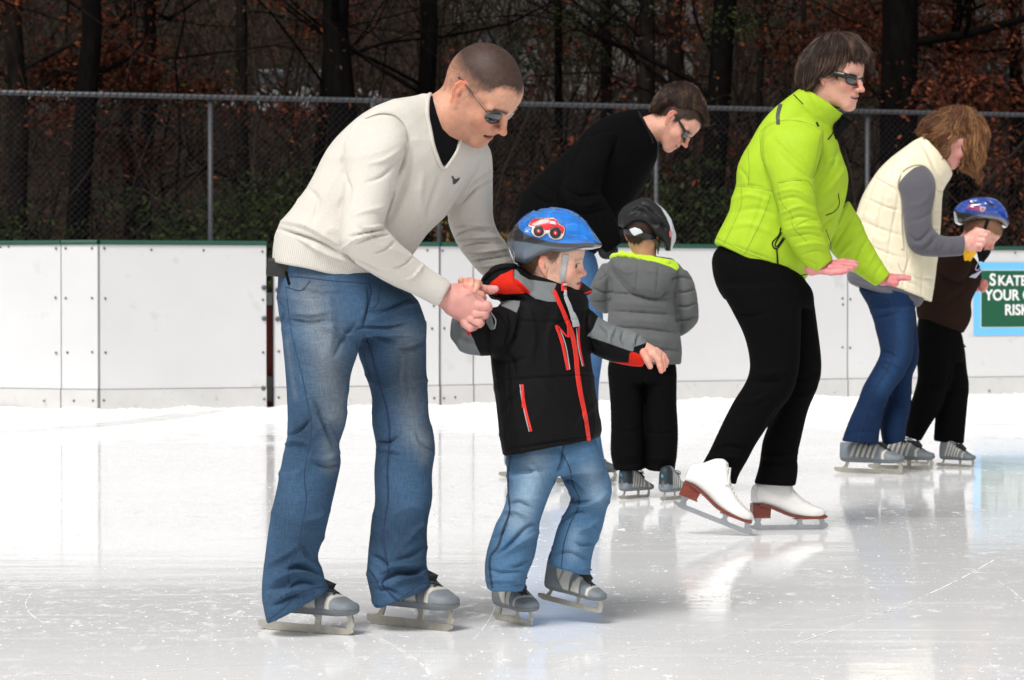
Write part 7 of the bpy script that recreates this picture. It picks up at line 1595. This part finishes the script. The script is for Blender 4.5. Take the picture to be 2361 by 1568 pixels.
    f = [(z([(110, y), (190, y + 8), (265, y - 4)]), 4, s_) for y, s_ in ((930, -5), (1050, 5), (1090, -5))] + [(z([(285, y), (350, y + 8), (425, y - 4)]), 4, s_) for y, s_ in ((940, -5), (1060, 5), (1095, -5))] + [(z([(272, 640), (272, 800), (276, 960)]), 2.5, -8)]
    garment('trousers', [pel, l1, l2], Y, M_blk, person, voxel=.006, smooth=4, folds=f, color=(.0028, .0027, .003), wr=[(3, 9, (1, 1, .6))])
    for (a, b_, mk) in (((150, 1266), (232, 1238), 'L'), ((352, 1272), (405, 1238), 'R')):
        p0 = on_ice(*z([a])[0]); d = on_ice(*z([b_])[0]) - p0; d /= np.linalg.norm(d); d = np.array((.66, .75, 0)) if mk == 'L' else np.array((.50, .866, 0)); skate(person, p0, p0 + d * .20, wide=1.15, H=1.0, style='stripe', col=(.012, .022, .030), mark=mk, boot_h=.72)
kid_grey()

# ------------------------------------------------------------------ woman in the cream vest
def woman_vest():
    Y = 13.1; k = lambda u, v: H4([(u, v)])[0]; sk = np.array(srgb(226, 160, 150)) * .84
    pts = [((.070, 0, -.112), k(548, 955)), ((.090, 0, -.064), k(650, 888)), ((-.012, -.080, -.008), k(560, 620)), ((-.01, 0, .119), k(850, 200))]
    hl = lambda x, ay: np.interp(x, [-11, -3, .5, 3, 6, 8.5], [-9, -2, 2, 4.5, 5.5, 6.5])
    R, T, V, F, C, S, W = skin_head(pts, Y, 1.0, (0, 0.1, -.7), dict(female=1, nose=.9, smile=.4), sk, srgb(180, 70, 76), srgb(90, 60, 36), hl, res=.0032, neckpx=(*ZD([(985, 500)])[0], 0, 4.8, 5.4), eye=True)
    g = lambda u, v, d: (*H7([(u, v)])[0], d); hc = np.array(srgb(238, 190, 174)) * .85
    h = chain([g(700, 740, -.18), g(780, 720, -.18), g(880, 690, -.18)], [.024, .026, .028], Y, .01) + chain([g(800, 690, -.18), g(900, 620, -.18)], [.026, .026], Y, .01) + chain([g(820, 760, -.18), g(930, 780, -.18)], [.026, .022], Y, .01)
    h += chain([g(930, 570, -.19), g(1010, 575, -.20), g(1075, 590, -.19), g(1080, 640, -.17)], [.013, .0115, .0105, .0095], Y, .004) + chain([g(980, 620, -.20), g(1040, 625, -.205), g(1050, 690, -.19)], [.012, .011, .009], Y, .004)
    h += chain([g(950, 690, -.20), g(1010, 690, -.21), g(1010, 750, -.19)], [.012, .011, .009], Y, .004) + chain([g(930, 760, -.20), g(980, 760, -.205), g(960, 820, -.19)], [.012, .011, .009], Y, .004) + chain([g(830, 620, -.16), g(930, 555, -.16), g(1000, 560, -.165)], [.016, .012, .010], Y, .006)
    hv = hand_part(h, hc, .0028, red=np.array(srgb(226, 150, 140)) * .84)
    z = ZD; b = lambda u, v, d, r: (*z([(u, v)])[0], d, r); q = lambda u, v, d, r: (*ZH([(u, v)])[0], d, r)
    body = under([[b(960, 560, 0, .05), b(860, 760, 0, .09), b(750, 1200, 0, .08), q(570, 330, 0, .08)], [b(890, 680, -.1, .04), b(900, 1040, -.17, .03), b(1160, 1070, -.18, .022)], [q(600, 450, -.05, .06), q(600, 700, -.06, .05), q(400, 1150, -.05, .035)], [q(650, 450, .05, .06), q(670, 700, .06, .045), q(600, 1150, .06, .035)]], Y, sk)
    person = join_parts('person', [(W, F, C), hv, body], M_skin, 'woman with light brown bob in cream quilted vest steadying a boy in brown')
    h1 = H4([(150, 330, 160, 390, 0, .03), (200, 272, 215, 500, 0, .06), (300, 205, 320, 590, 0, .08), (410, 155, 420, 770, 0, .088), (500, 115, 500, 812, 0, .090), (590, 90, 545, 620, 0, .092), (690, 76, 620, 560, 0, .094), (790, 105, 740, 560, 0, .094), (880, 190, 840, 600, 0, .088)])
    h2 = H4([(620, 260, 950, 230, 0, .088), (600, 400, 1040, 370, 0, .09), (606, 520, 1066, 480, 0, .09), (632, 640, 1050, 600, 0, .085), (680, 740, 1030, 700, 0, .078), (690, 840, 1032, 790, 0, .068), (740, 900, 960, 920, 0, .05), (830, 985, 960, 960, 0, .035), (920, 1045, 1010, 990, 0, .022)])
    cmb = lambda V_, Q: np.where((Q[:, :1] < k(560, 0)[0]), np.array((-.8, 0, .25)), np.array((.15, 0, -.6)))
    hair_mass('hair', [h1, h2], Y, k(730, 120), srgb(100, 64, 40), person, n=16000, length=.065, width=.00055, grav=.35, wave=.22, hl=(.20, srgb(176, 128, 84)), colvar=.4, comb=cmb, lift=.01, groove=.006, seg=6, jit=.08, voxel=.005)
    vest = z([(470, 1235, 982, 1425, 0, .14, .02), (462, 1150, 1002, 1310, 0, .15, .02), (478, 1020, 1020, 1150, 0, .155, .03), (500, 895, 1036, 1000, 0, .16, .03), (545, 765, 1041, 850, 0, .165, .04), (612, 645, 1050, 745, 0, .165, .05), (695, 545, 1075, 690, 0, .15, .05), (790, 468, 1100, 650, 0, .12, .04), (872, 412, 1113, 622, 0, .09, .02), (928, 384, 1100, 590, 0, .08, .01)])
    grid = [[(505, 900), (650, 960), (800, 1010)], [(560, 770), (700, 830), (800, 850)], [(620, 640), (720, 700), (785, 730)], [(470, 1050), (600, 1080), (740, 1130), (830, 1150)], [(700, 540), (780, 590), (820, 620)], [(470, 1180), (620, 1220), (760, 1270), (990, 1350)], [(640, 620), (580, 780), (520, 960), (490, 1200)], [(740, 520), (700, 700), (640, 950), (590, 1250)], [(840, 470), (790, 600), (770, 800), (720, 1050), (690, 1300)],
            [(850, 1130), (820, 1230), (800, 1380)], [(940, 1145), (930, 1260), (920, 1410)], [(1000, 850), (1035, 860)], [(1000, 960), (1035, 970)], [(820, 1250), (900, 1270), (1000, 1280)], [(1010, 720), (1060, 730)]]
    f = [(z(L), 2.4, -8) for L in grid] + [(z(L), 7, 5) for L in ([(540, 860), (600, 900), (640, 900)], [(600, 1000), (660, 1040), (700, 1040)], [(680, 760), (730, 780)], [(560, 1100), (620, 1130)], [(860, 1200), (880, 1350)], [(960, 1200), (965, 1370)], [(700, 1150), (740, 1200)])] + [(z([(900, 400), (960, 480), (1010, 590), (1060, 690)]), 3, -10), (z([(880, 430), (940, 510), (990, 620), (1030, 700)]), 4, 6)]
    for i in range(24):
        L = grid[i % 9]; t = RNG.uniform(.05, .95); p = np.array([np.interp(t, np.linspace(0, 1, len(L)), [q_[j] for q_ in L]) for j in (0, 1)]); f.append((z([p + RNG.uniform(-18, 18, 2), p + RNG.uniform(-18, 18, 2)]), 1.6, RNG.choice((-3, 3))))
    vm = mat('cream quilted nylon', attr=True, rough=.5, var=.03, vscale=30, bump=.0005, bscale=160, sheen=.1)
    ve = garment('vest', [vest], Y, vm, person, voxel=.0065, smooth=4, folds=f, color=srgb(226, 216, 188), wr=[(2.5, 9, (1, 1, 1)), (1, 25, (1, 1, 1))])
    bv = bvh_of(ve); sm = mat('darker cream seam', srgb(176, 164, 136), .8)  # pocket seam in a darker cream than the vest cloth
    seam('pocket_zip', bv, z([(825, 1095), (828, 1140), (820, 1190), (800, 1240), (770, 1180)]), .0016, sm, ve); ribbon('zip_pull', bv, z([(985, 1435), (975, 1475), (962, 1505)]), [2, 5, 4], mat('cream pull', srgb(225, 215, 190), .6), ve, Yf=Y, lift=.004, th=.004)
    gm = mat('grey knit', attr=True, rough=.95, var=.10, vscale=200, bump=.0012, bscale=380, sheen=.2, rib=.15)
    arm = z([(810, 590, 950, 565, -.10, .05), (769, 680, 1000, 645, -.145, .075), (788, 770, 1006, 735, -.165, .075), (803, 880, 982, 860, -.18, .068), (814, 980, 982, 930, -.19, .062), (835, 1070, 995, 968, -.19, .058), (892, 1126, 1030, 1000, -.19, .052), (980, 1138, 1065, 1010, -.185, .048), (1080, 1141, 1110, 1011, -.18, .045), (1180, 1133, 1188, 1006, -.18, .042)])
    hemz = z([(455, 1225, 940, 1390, 0, .13), (447, 1262, 930, 1428, 0, .135), (468, 1308, 900, 1460, 0, .13)]); arm2 = z([(1000, 700, 1040, 760, .1, .06), (990, 900, 1035, 930, .12, .05)])
    f = [(z(p), w * z.k * 1.2, hh * 1.3) for p, w, hh in [([(830, 1000), (900, 1040), (985, 960)], 7, -6), ([(850, 1060), (930, 1060), (1000, 980)], 7, 6), ([(900, 1100), (960, 1070), (1030, 1000)], 6, -6), ([(1000, 1020), (1000, 1080), (960, 1120)], 6, 4), ([(1060, 1015), (1060, 1070), (1030, 1110)], 6, -4), ([(1110, 1015), (1110, 1070), (1080, 1120)], 5, 4), ([(980, 720), (930, 800), (830, 830)], 12, 4), ([(985, 860), (920, 900), (830, 920)], 10, -4), ([(470, 1275), (700, 1340), (900, 1400)], 6, -4)]]
    cz = z([(1135, 995), (1200, 995), (1200, 1145), (1130, 1145)]); hz_ = z([(430, 1255), (700, 1345), (940, 1420), (900, 1480), (440, 1330)])
    sw = garment('sweater', [arm, hemz, arm2], Y, gm, person, voxel=.006, smooth=5, folds=f, color=srgb(84, 83, 90), wr=[(2, 10, (1, 1, .8))], zones={'ribm': lambda V, N, Q: np.clip(np.maximum(poly_sd(Q, cz), poly_sd(Q, hz_)) / 2, 0, 1), 'ribu': lambda V, N, Q: np.where(poly_sd(Q, cz) > -2, Q[:, 1] * 2 * math.pi / 3.4, Q[:, 0] * 2 * math.pi / 4)})
    seam('armhole_edge', bv, z([(800, 1090), (790, 960), (785, 800), (762, 690), (800, 600), (880, 560), (950, 575), (1000, 640), (1012, 720), (990, 850), (985, 960)]), .008, vm, ve, lift=.0)
    [colr(c, srgb(226, 216, 188)) for c in ve.children if c.name.startswith('armhole')]
    z = ZH
    pel = z([(380, 215, 740, 280, 0, .13), (372, 250, 745, 310, 0, .135), (420, 330, 722, 350, 0, .135), (450, 410, 720, 410, 0, .12)])
    near = z([(440, 380, 714, 360, -.05, .10), (484, 520, 714, 530, -.06, .095), (505, 640, 703, 680, -.065, .085), (470, 728, 652, 780, -.06, .08), (412, 830, 586, 880, -.06, .075), (364, 940, 542, 960, -.055, .075), (318, 1050, 516, 1060, -.05, .078), (284, 1130, 500, 1150, -.05, .08), (262, 1200, 494, 1217, -.05, .08)])
    far = z([(560, 400, 725, 380, .06, .09), (600, 560, 742, 580, .065, .085), (620, 700, 740, 700, .07, .08), (590, 800, 708, 790, .07, .075), (560, 900, 703, 900, .07, .07), (525, 1000, 690, 1010, .065, .072), (505, 1120, 668, 1110, .06, .075), (520, 1224, 662, 1192, .06, .072)])
    f = [(z(p), w * z.k * 1.3, hh * 1.5) for p, w, hh in [([(505, 640), (560, 650), (620, 690)], 8, -5), ([(490, 690), (560, 700), (640, 740)], 8, 5), ([(460, 430), (540, 420), (620, 400)], 8, -4), ([(480, 730), (540, 760), (590, 830)], 8, -4), ([(270, 1160), (380, 1140), (490, 1150)], 8, -3), ([(690, 740), (640, 800), (600, 900)], 9, 4), ([(560, 900), (600, 960), (680, 990)], 8, -5)]]
    def paint(V, N, Q, c):
        d, t, _ = seg_dist(Q, z([(640, 420), (640, 620), (520, 860)])); m = (np.exp(-(d / (60 * z.k)) ** 2) * .45)[:, None]; return c * (1 - m) + np.array(srgb(44, 74, 112)) * m  # paler streak down the leg: a highlight painted into the denim colour
    jn = garment('jeans', [pel, near, far], Y, bpy.data.materials['faded blue denim'], person, voxel=.006, smooth=5, folds=f, color=srgb(17, 38, 68), paint=paint, wr=[(2.5, 8, (1, 1, .5)), (-3.5, 7, (.8, .8, 1.5))])
    bq = bvh_of(jn); s2 = mat('navy seam', srgb(16, 32, 62), .9)
    seam('side_seam', bq, z([(568, 300), (590, 440), (590, 600), (560, 720), (480, 860), (430, 980), (390, 1100), (355, 1215)]), .0022, s2, jn); seam('pocket_seam', bq, z([(380, 250), (430, 330), (445, 280)]), .002, s2, jn)
    skate(person, *blade_pts(z([(218, 1365)])[0], z([(640, 1408)])[0], .33), H=.95, style='stripe', low=True); skate(person, *blade_pts(z([(430, 1370)])[0], z([(834, 1383)])[0], .31), H=.95, style='stripe', low=True)
woman_vest()

# ------------------------------------------------------------------ boy in the brown hoodie
def boy_brown():
    Y = 13.62; k = lambda u, v: H7([(u, v)])[0]; sk = np.array(srgb(232, 176, 160)) * .84
    pts = [((-.012, -.080, -.008), k(842, 560)), ((.077, -.032, -.003), k(1098, 700)), ((.104, 0, -.029), k(1132, 800)), ((.08, 0, .055), k(1265, 570)), ((.075, -.02, -.056), k(1025, 850)), ((.09, 0, .02), k(1195, 705))]
    hl = lambda x, ay: np.interp(x, [-11, -8, -4, -2.6, -.5, .8, 2.4, 3.2, 4.5, 7, 9], [-5, -4.6, -3.5, .5, 1.5, -.8, -.6, 3, 4, 4.6, 4.9])
    R, T, V, F, C, S, W = skin_head(pts, Y, .88, (0, .6, -.4), dict(child=1, nose=1.0, mouth=.5, smile=.8, squint=1), sk, srgb(206, 100, 100), srgb(138, 100, 76), hl, res=.003, neckpx=(*ZD([(1170, 1080)])[0], 0, 4.6, 5.0), mouth=.5, smile=.8, brow=.3, eye=False, blush=.6, ky=90)
    g = lambda u, v, d: (*k(u, v), d); z = ZH
    h = chain([g(880, 1350, .02), g(930, 1320, .02), g(985, 1310, .02)], [.022, .024, .022], Y, .01)
    for a, b_, c_ in (((985, 1280, .0), (1040, 1265, .0), (1050, 1300, -.01)), ((990, 1300, -.01), (1050, 1300, -.015), (1040, 1335, -.02)), ((985, 1330, -.01), (1040, 1340, -.015), (1020, 1370, -.02)), ((970, 1350, .0), (1020, 1370, -.01), (990, 1390, -.01)), ((960, 1270, .0), (990, 1245, -.01), (1020, 1260, -.02))): h += chain([g(*a), g(*b_), g(*c_)], [.0115, .010, .0085], Y, .004)
    hv = hand_part(h, np.array(srgb(238, 170, 160)) * .85, .0028, red=np.array(srgb(220, 110, 105)) * .85)
    q = lambda u, v, d, r: (*z([(u, v)])[0], d, r)
    body = under([[q(970, 60, 0, .045), q(960, 250, 0, .07), q(880, 450, 0, .07)], [q(920, 120, -.06, .035), q(1000, 140, -.12, .03), q(1050, 60, -.14, .025)], [q(1040, 140, .05, .04), q(1080, 230, .06, .025)], [q(850, 560, 0, .05), q(830, 850, -.02, .04), q(720, 1150, 0, .03)], [q(950, 580, .03, .05), q(970, 850, .04, .04), q(935, 1150, .04, .03)]], Y, sk)
    person = join_parts('person', [(W, F, C), hv, body], M_skin, 'laughing boy in brown hoodie and dark blue helmet beside the green sign')
    Vp, Np = arrays(person.data); nH = len(W); Vp = Vp + np.array(person.location)
    hair_on('hair', Vp[:nH], Np[:nH], (V * 100, R, T), (S > .1), 3000, .012, .0005, srgb(138, 100, 74), person, lambda L: np.stack((L[:, 0] * 0 - .3, 0 * L[:, 0], 0 * L[:, 0] - 1), -1), seg=3, lift=.15, colvar=.35, sag=.1)
    hs = H7([(606, 262, 608, 300, 0, .02), (640, 212, 645, 480, 0, .06), (720, 155, 725, 470, 0, .080), (820, 115, 820, 440, 0, .090), (930, 97, 930, 430, 0, .095), (1050, 94, 1050, 425, 0, .095), (1160, 115, 1155, 430, 0, .090), (1250, 180, 1240, 470, 0, .080), (1310, 270, 1300, 525, 0, .062), (1350, 370, 1338, 500, 0, .038), (1364, 425, 1358, 458, 0, .015)])
    shell = H7([(560, 290), (620, 282), (760, 320), (900, 335), (1080, 350), (1240, 375), (1345, 415), (1390, 400), (1300, 60), (900, 40), (600, 150)]); rim = H7([(900, 338), (1080, 352), (1240, 377), (1350, 420), (1380, 440), (1340, 540), (1270, 530), (1290, 470), (1200, 420), (1050, 385)])
    def paint(V, N, Q, c):
        n1 = noise3(V, 90); m = np.clip(poly_sd(Q, shell) / 1.8 + .5, 0, 1)[:, None]; r = np.clip(poly_sd(Q, rim) / 1.8 + .5, 0, 1)[:, None]
        b_ = np.array(srgb(8, 58, 150)) * (1 + .5 * n1[:, None]); st = np.clip(1 - np.abs(noise3(V * np.array((1, 1, 2)), 30)) / .08, 0, 1)[:, None] * .4; b_ = b_ * (1 - st) + np.array(srgb(105, 150, 215)) * st
        d, t, _ = seg_dist(Q, H7([(820, 235), (900, 245), (965, 260)])); rr = (np.exp(-(d / 5) ** 2) * .85)[:, None]; b_ = b_ * (1 - rr) + np.array(srgb(190, 20, 50)) * rr
        c = c * (1 - r) + np.array((.16, .165, .18)) * r; c = c * (1 - m) + b_ * m
        for p in ([(800, 155), (860, 143), (945, 155), (920, 172), (840, 172)], [(1060, 150), (1110, 165), (1190, 235), (1170, 250), (1100, 210)]):
            k_ = np.clip(poly_sd(Q, H7(p)) / 1.6 + .5, 0, 1)[:, None]; c = c * (1 - k_) + np.array((.003, .003, .004)) * k_
        return c
    f = [(H7(p), w * H7.k, hh) for p, w, hh in [([(810, 160), (940, 160)], 16, -9), ([(1070, 160), (1180, 240)], 18, -10), ([(700, 200), (850, 130), (1000, 120), (1150, 150)], 12, 4), ([(740, 205), (960, 275), (1200, 300)], 8, 3), ([(1030, 140), (1070, 200), (1200, 265)], 8, 4)]]
    hm = garment('helmet', [hs], Y, bpy.data.materials['helmet shell'], person, voxel=.0035, smooth=4, folds=f, color=(.010, .010, .011), paint=paint, ex=(2.2, 4.5)); bh = bvh_of(hm)
    patch('badge', bh, H7([(962, 222), (1000, 230), (1045, 238), (1040, 270), (1005, 302), (975, 300), (960, 270)]), mat('pale badge', srgb(205, 185, 200), .5), hm, lift=.002, cell=1.2)
    patch('badge_mark', bh, H7([(978, 240), (1003, 246), (1030, 250), (1024, 268), (1003, 290), (985, 284), (976, 265)]), mat('badge red print', srgb(190, 120, 135), .5), hm, lift=.0035, cell=1.2)
    Vb = [(BVHTree.FromPolygons(Vp.tolist(), [tuple(p.vertices) for p in person.data.polygons]), Vp, Np)]
    ribbon('chin_strap', Vb + bh, H7([(1070, 420), (1040, 500), (1010, 620), (985, 780), (975, 850)]), [8, 7, 7, 8], M_blkt, person, lift=.005, th=.003)
    tb = MB(); c0 = k(1000, 900)
    for i in range(7):
        a = np.array((c0[0] + RNG.uniform(-8, 8), c0[1] + RNG.uniform(-9, 6))); tb.tube([at(*a, Y - .05), at(a[0] + RNG.uniform(-4, 6), a[1] + RNG.uniform(-8, 8), Y - .07), at(a[0] + RNG.uniform(-4, 8), a[1] + RNG.uniform(-8, 4), Y - .06)], .009, 6)
    tb.tube([at(*k(985, 790), Y - .06), at(*k(960, 870), Y - .06), at(*k(985, 980), Y - .06)], .014, 6); tb.tube([at(*k(985, 980), Y - .06), at(*k(1050, 900), Y - .06), at(*k(1085, 840), Y - .05)], .012, 6); tb.build('strap_pad', M_blkt, person, True)
    torso = z([(738, 430, 1022, 522, 0, .10), (728, 370, 1060, 458, 0, .11), (735, 300, 1076, 400, 0, .11), (760, 230, 1072, 330, 0, .11), (800, 160, 1100, 262, 0, .11), (830, 90, 1135, 190, 0, .105), (850, 30, 1135, 130, 0, .095), (870, -20, 1110, 70, 0, .08), (890, -40, 1060, 20, 0, .07)])
    arm = z([(850, 40, 860, 150, -.05, .05), (905, 55, 905, 185, -.08, .055), (960, 70, 965, 202, -.11, .052), (1010, 60, 1040, 170, -.13, .045), (1025, 40, 1080, 90, -.15, .038)])
    arm2 = z([(1050, 150, 1130, 160, .05, .05), (1070, 200, 1118, 225, .06, .04), (1085, 235, 1108, 250, .06, .035)])
    hood = z([(850, -35, 855, 20, .0, .06), (890, -50, 895, 30, .0, .08), (940, -50, 950, 30, .0, .08)])
    f = [(z(p), w * z.k * 1.3, hh * 1.5) for p, w, hh in [([(880, 150), (930, 190), (1000, 200)], 8, -7), ([(1030, 170), (960, 260), (860, 300)], 12, 5), ([(1060, 220), (980, 300), (900, 340)], 9, -5), ([(1020, 60), (1000, 120), (960, 160)], 7, 5), ([(750, 440), (880, 450), (1020, 490)], 5, -4), ([(920, 80), (980, 110), (1010, 180)], 7, -4)]]
    hm_ = mat('brown fleece', attr=True, rough=.95, var=.1, vscale=60, bump=.0008, bscale=300, spec=.08)
    hd = garment('hoodie', [torso, arm, arm2, hood], Y, hm_, person, voxel=.0065, smooth=5, folds=f, color=(.021, .011, .0078), wr=[(3, 8, (1, 1, .8))]); bd = bvh_of(hd)
    lv = mat('lilac print', srgb(190, 190, 210), .7)
    patch('swoosh', bd, H7([(808, 1200), (850, 1165), (900, 1145), (985, 1088), (988, 1110), (940, 1165), (900, 1212)]), lv, hd, lift=.003, cell=1.4)
    seam('print_curl', bd, H7([(930, 1010), (905, 1060), (895, 1100), (930, 1105), (965, 1060)]), .0030, lv, hd, lift=.002)
    tb = MB(); Lh = spline(np.array([(*z([p])[0], d) for p, d in (((846, -30), -.02), ((870, -46), -.06), ((905, -50), -.08), ((945, -38), -.08))]), 14); tb.tube([at(a[0], a[1], Y + a[2]) for a in Lh], .020, 10); tb.build('hood_lining', mat('oatmeal fleece', srgb(190, 176, 160), .95, var=.2, vscale=90, bump=.002, bscale=200), hd, True)
    mit = chain([g(758, 850, -.17), g(775, 950, -.17), g(800, 968, -.17)], [.012, .009, .008], Y, .01) + chain([g(815, 835, -.17), g(800, 940, -.17)], [.026, .014], Y, .01) + chain([g(868, 845, -.17), g(825, 940, -.17)], [.012, .009], Y, .01) + chain([g(830, 850, -.16), g(900, 640, -.12), g(940, 585, -.14)], [.024, .02, .017], Y, .015)
    mit += chain([g(905, 600, -.20), g(945, 590, -.205)], [.016, .014], Y - .35, .01)
    V2, F2 = sdf_mesh(mit, .003); yg = mesh_of('mitten', V2, F2, mat('yellow stretch glove', srgb(238, 178, 20), .7, var=.15, vscale=60), None, True); adopt(yg, person)
    pel = z([(745, 410, 1005, 470, 0, .09), (735, 480, 1012, 520, 0, .10), (735, 560, 1022, 560, 0, .10), (738, 640, 1030, 650, 0, .095), (745, 700, 1020, 700, 0, .08)])
    A = z([(738, 560, 965, 600, -.02, .085), (734, 680, 966, 700, -.03, .08), (738, 800, 955, 820, -.03, .075), (716, 890, 925, 895, -.03, .072), (690, 970, 890, 985, -.02, .07), (668, 1080, 822, 1095, -.02, .068), (655, 1165, 757, 1200, -.02, .065)])
    B = z([(880, 540, 1006, 540, .05, .08), (900, 620, 1034, 620, .05, .078), (905, 740, 1046, 745, .05, .075), (900, 850, 1058, 850, .05, .075), (862, 960, 1050, 960, .05, .072), (845, 1080, 1040, 1090, .05, .07), (838, 1198, 1028, 1214, .05, .07)])
    f = [(z(p), w * z.k * 1.3, hh * 1.5) for p, w, hh in [([(740, 830), (820, 850), (920, 830)], 8, -6), ([(730, 870), (820, 890), (920, 870)], 8, 5), ([(960, 620), (940, 800), (900, 940)], 8, -8), ([(1050, 860), (980, 880), (930, 900)], 8, -5)]]
    tr_ = garment('trousers', [pel, A, B], Y, M_blk, person, voxel=.0065, smooth=4, folds=f, color=(.0028, .0027, .003), wr=[(3, 9, (1, 1, .6))])
    MB().prism([at(*z([p])[0], Y - .03) for p in [(985, 600), (1008, 560), (1044, 610), (1005, 612)]], (0, .03, 0)).build('pocket_flap', M_blkt, tr_)
    skate(person, *blade_pts(z([(860, 1350)])[0], z([(1090, 1366)])[0], .20), H=1.05, style='stripe', boot_h=.5); skate(person, *blade_pts(z([(600, 1330)])[0], z([(808, 1346)])[0], .20), H=1.05, style='stripe', boot_h=.5)
boy_brown()
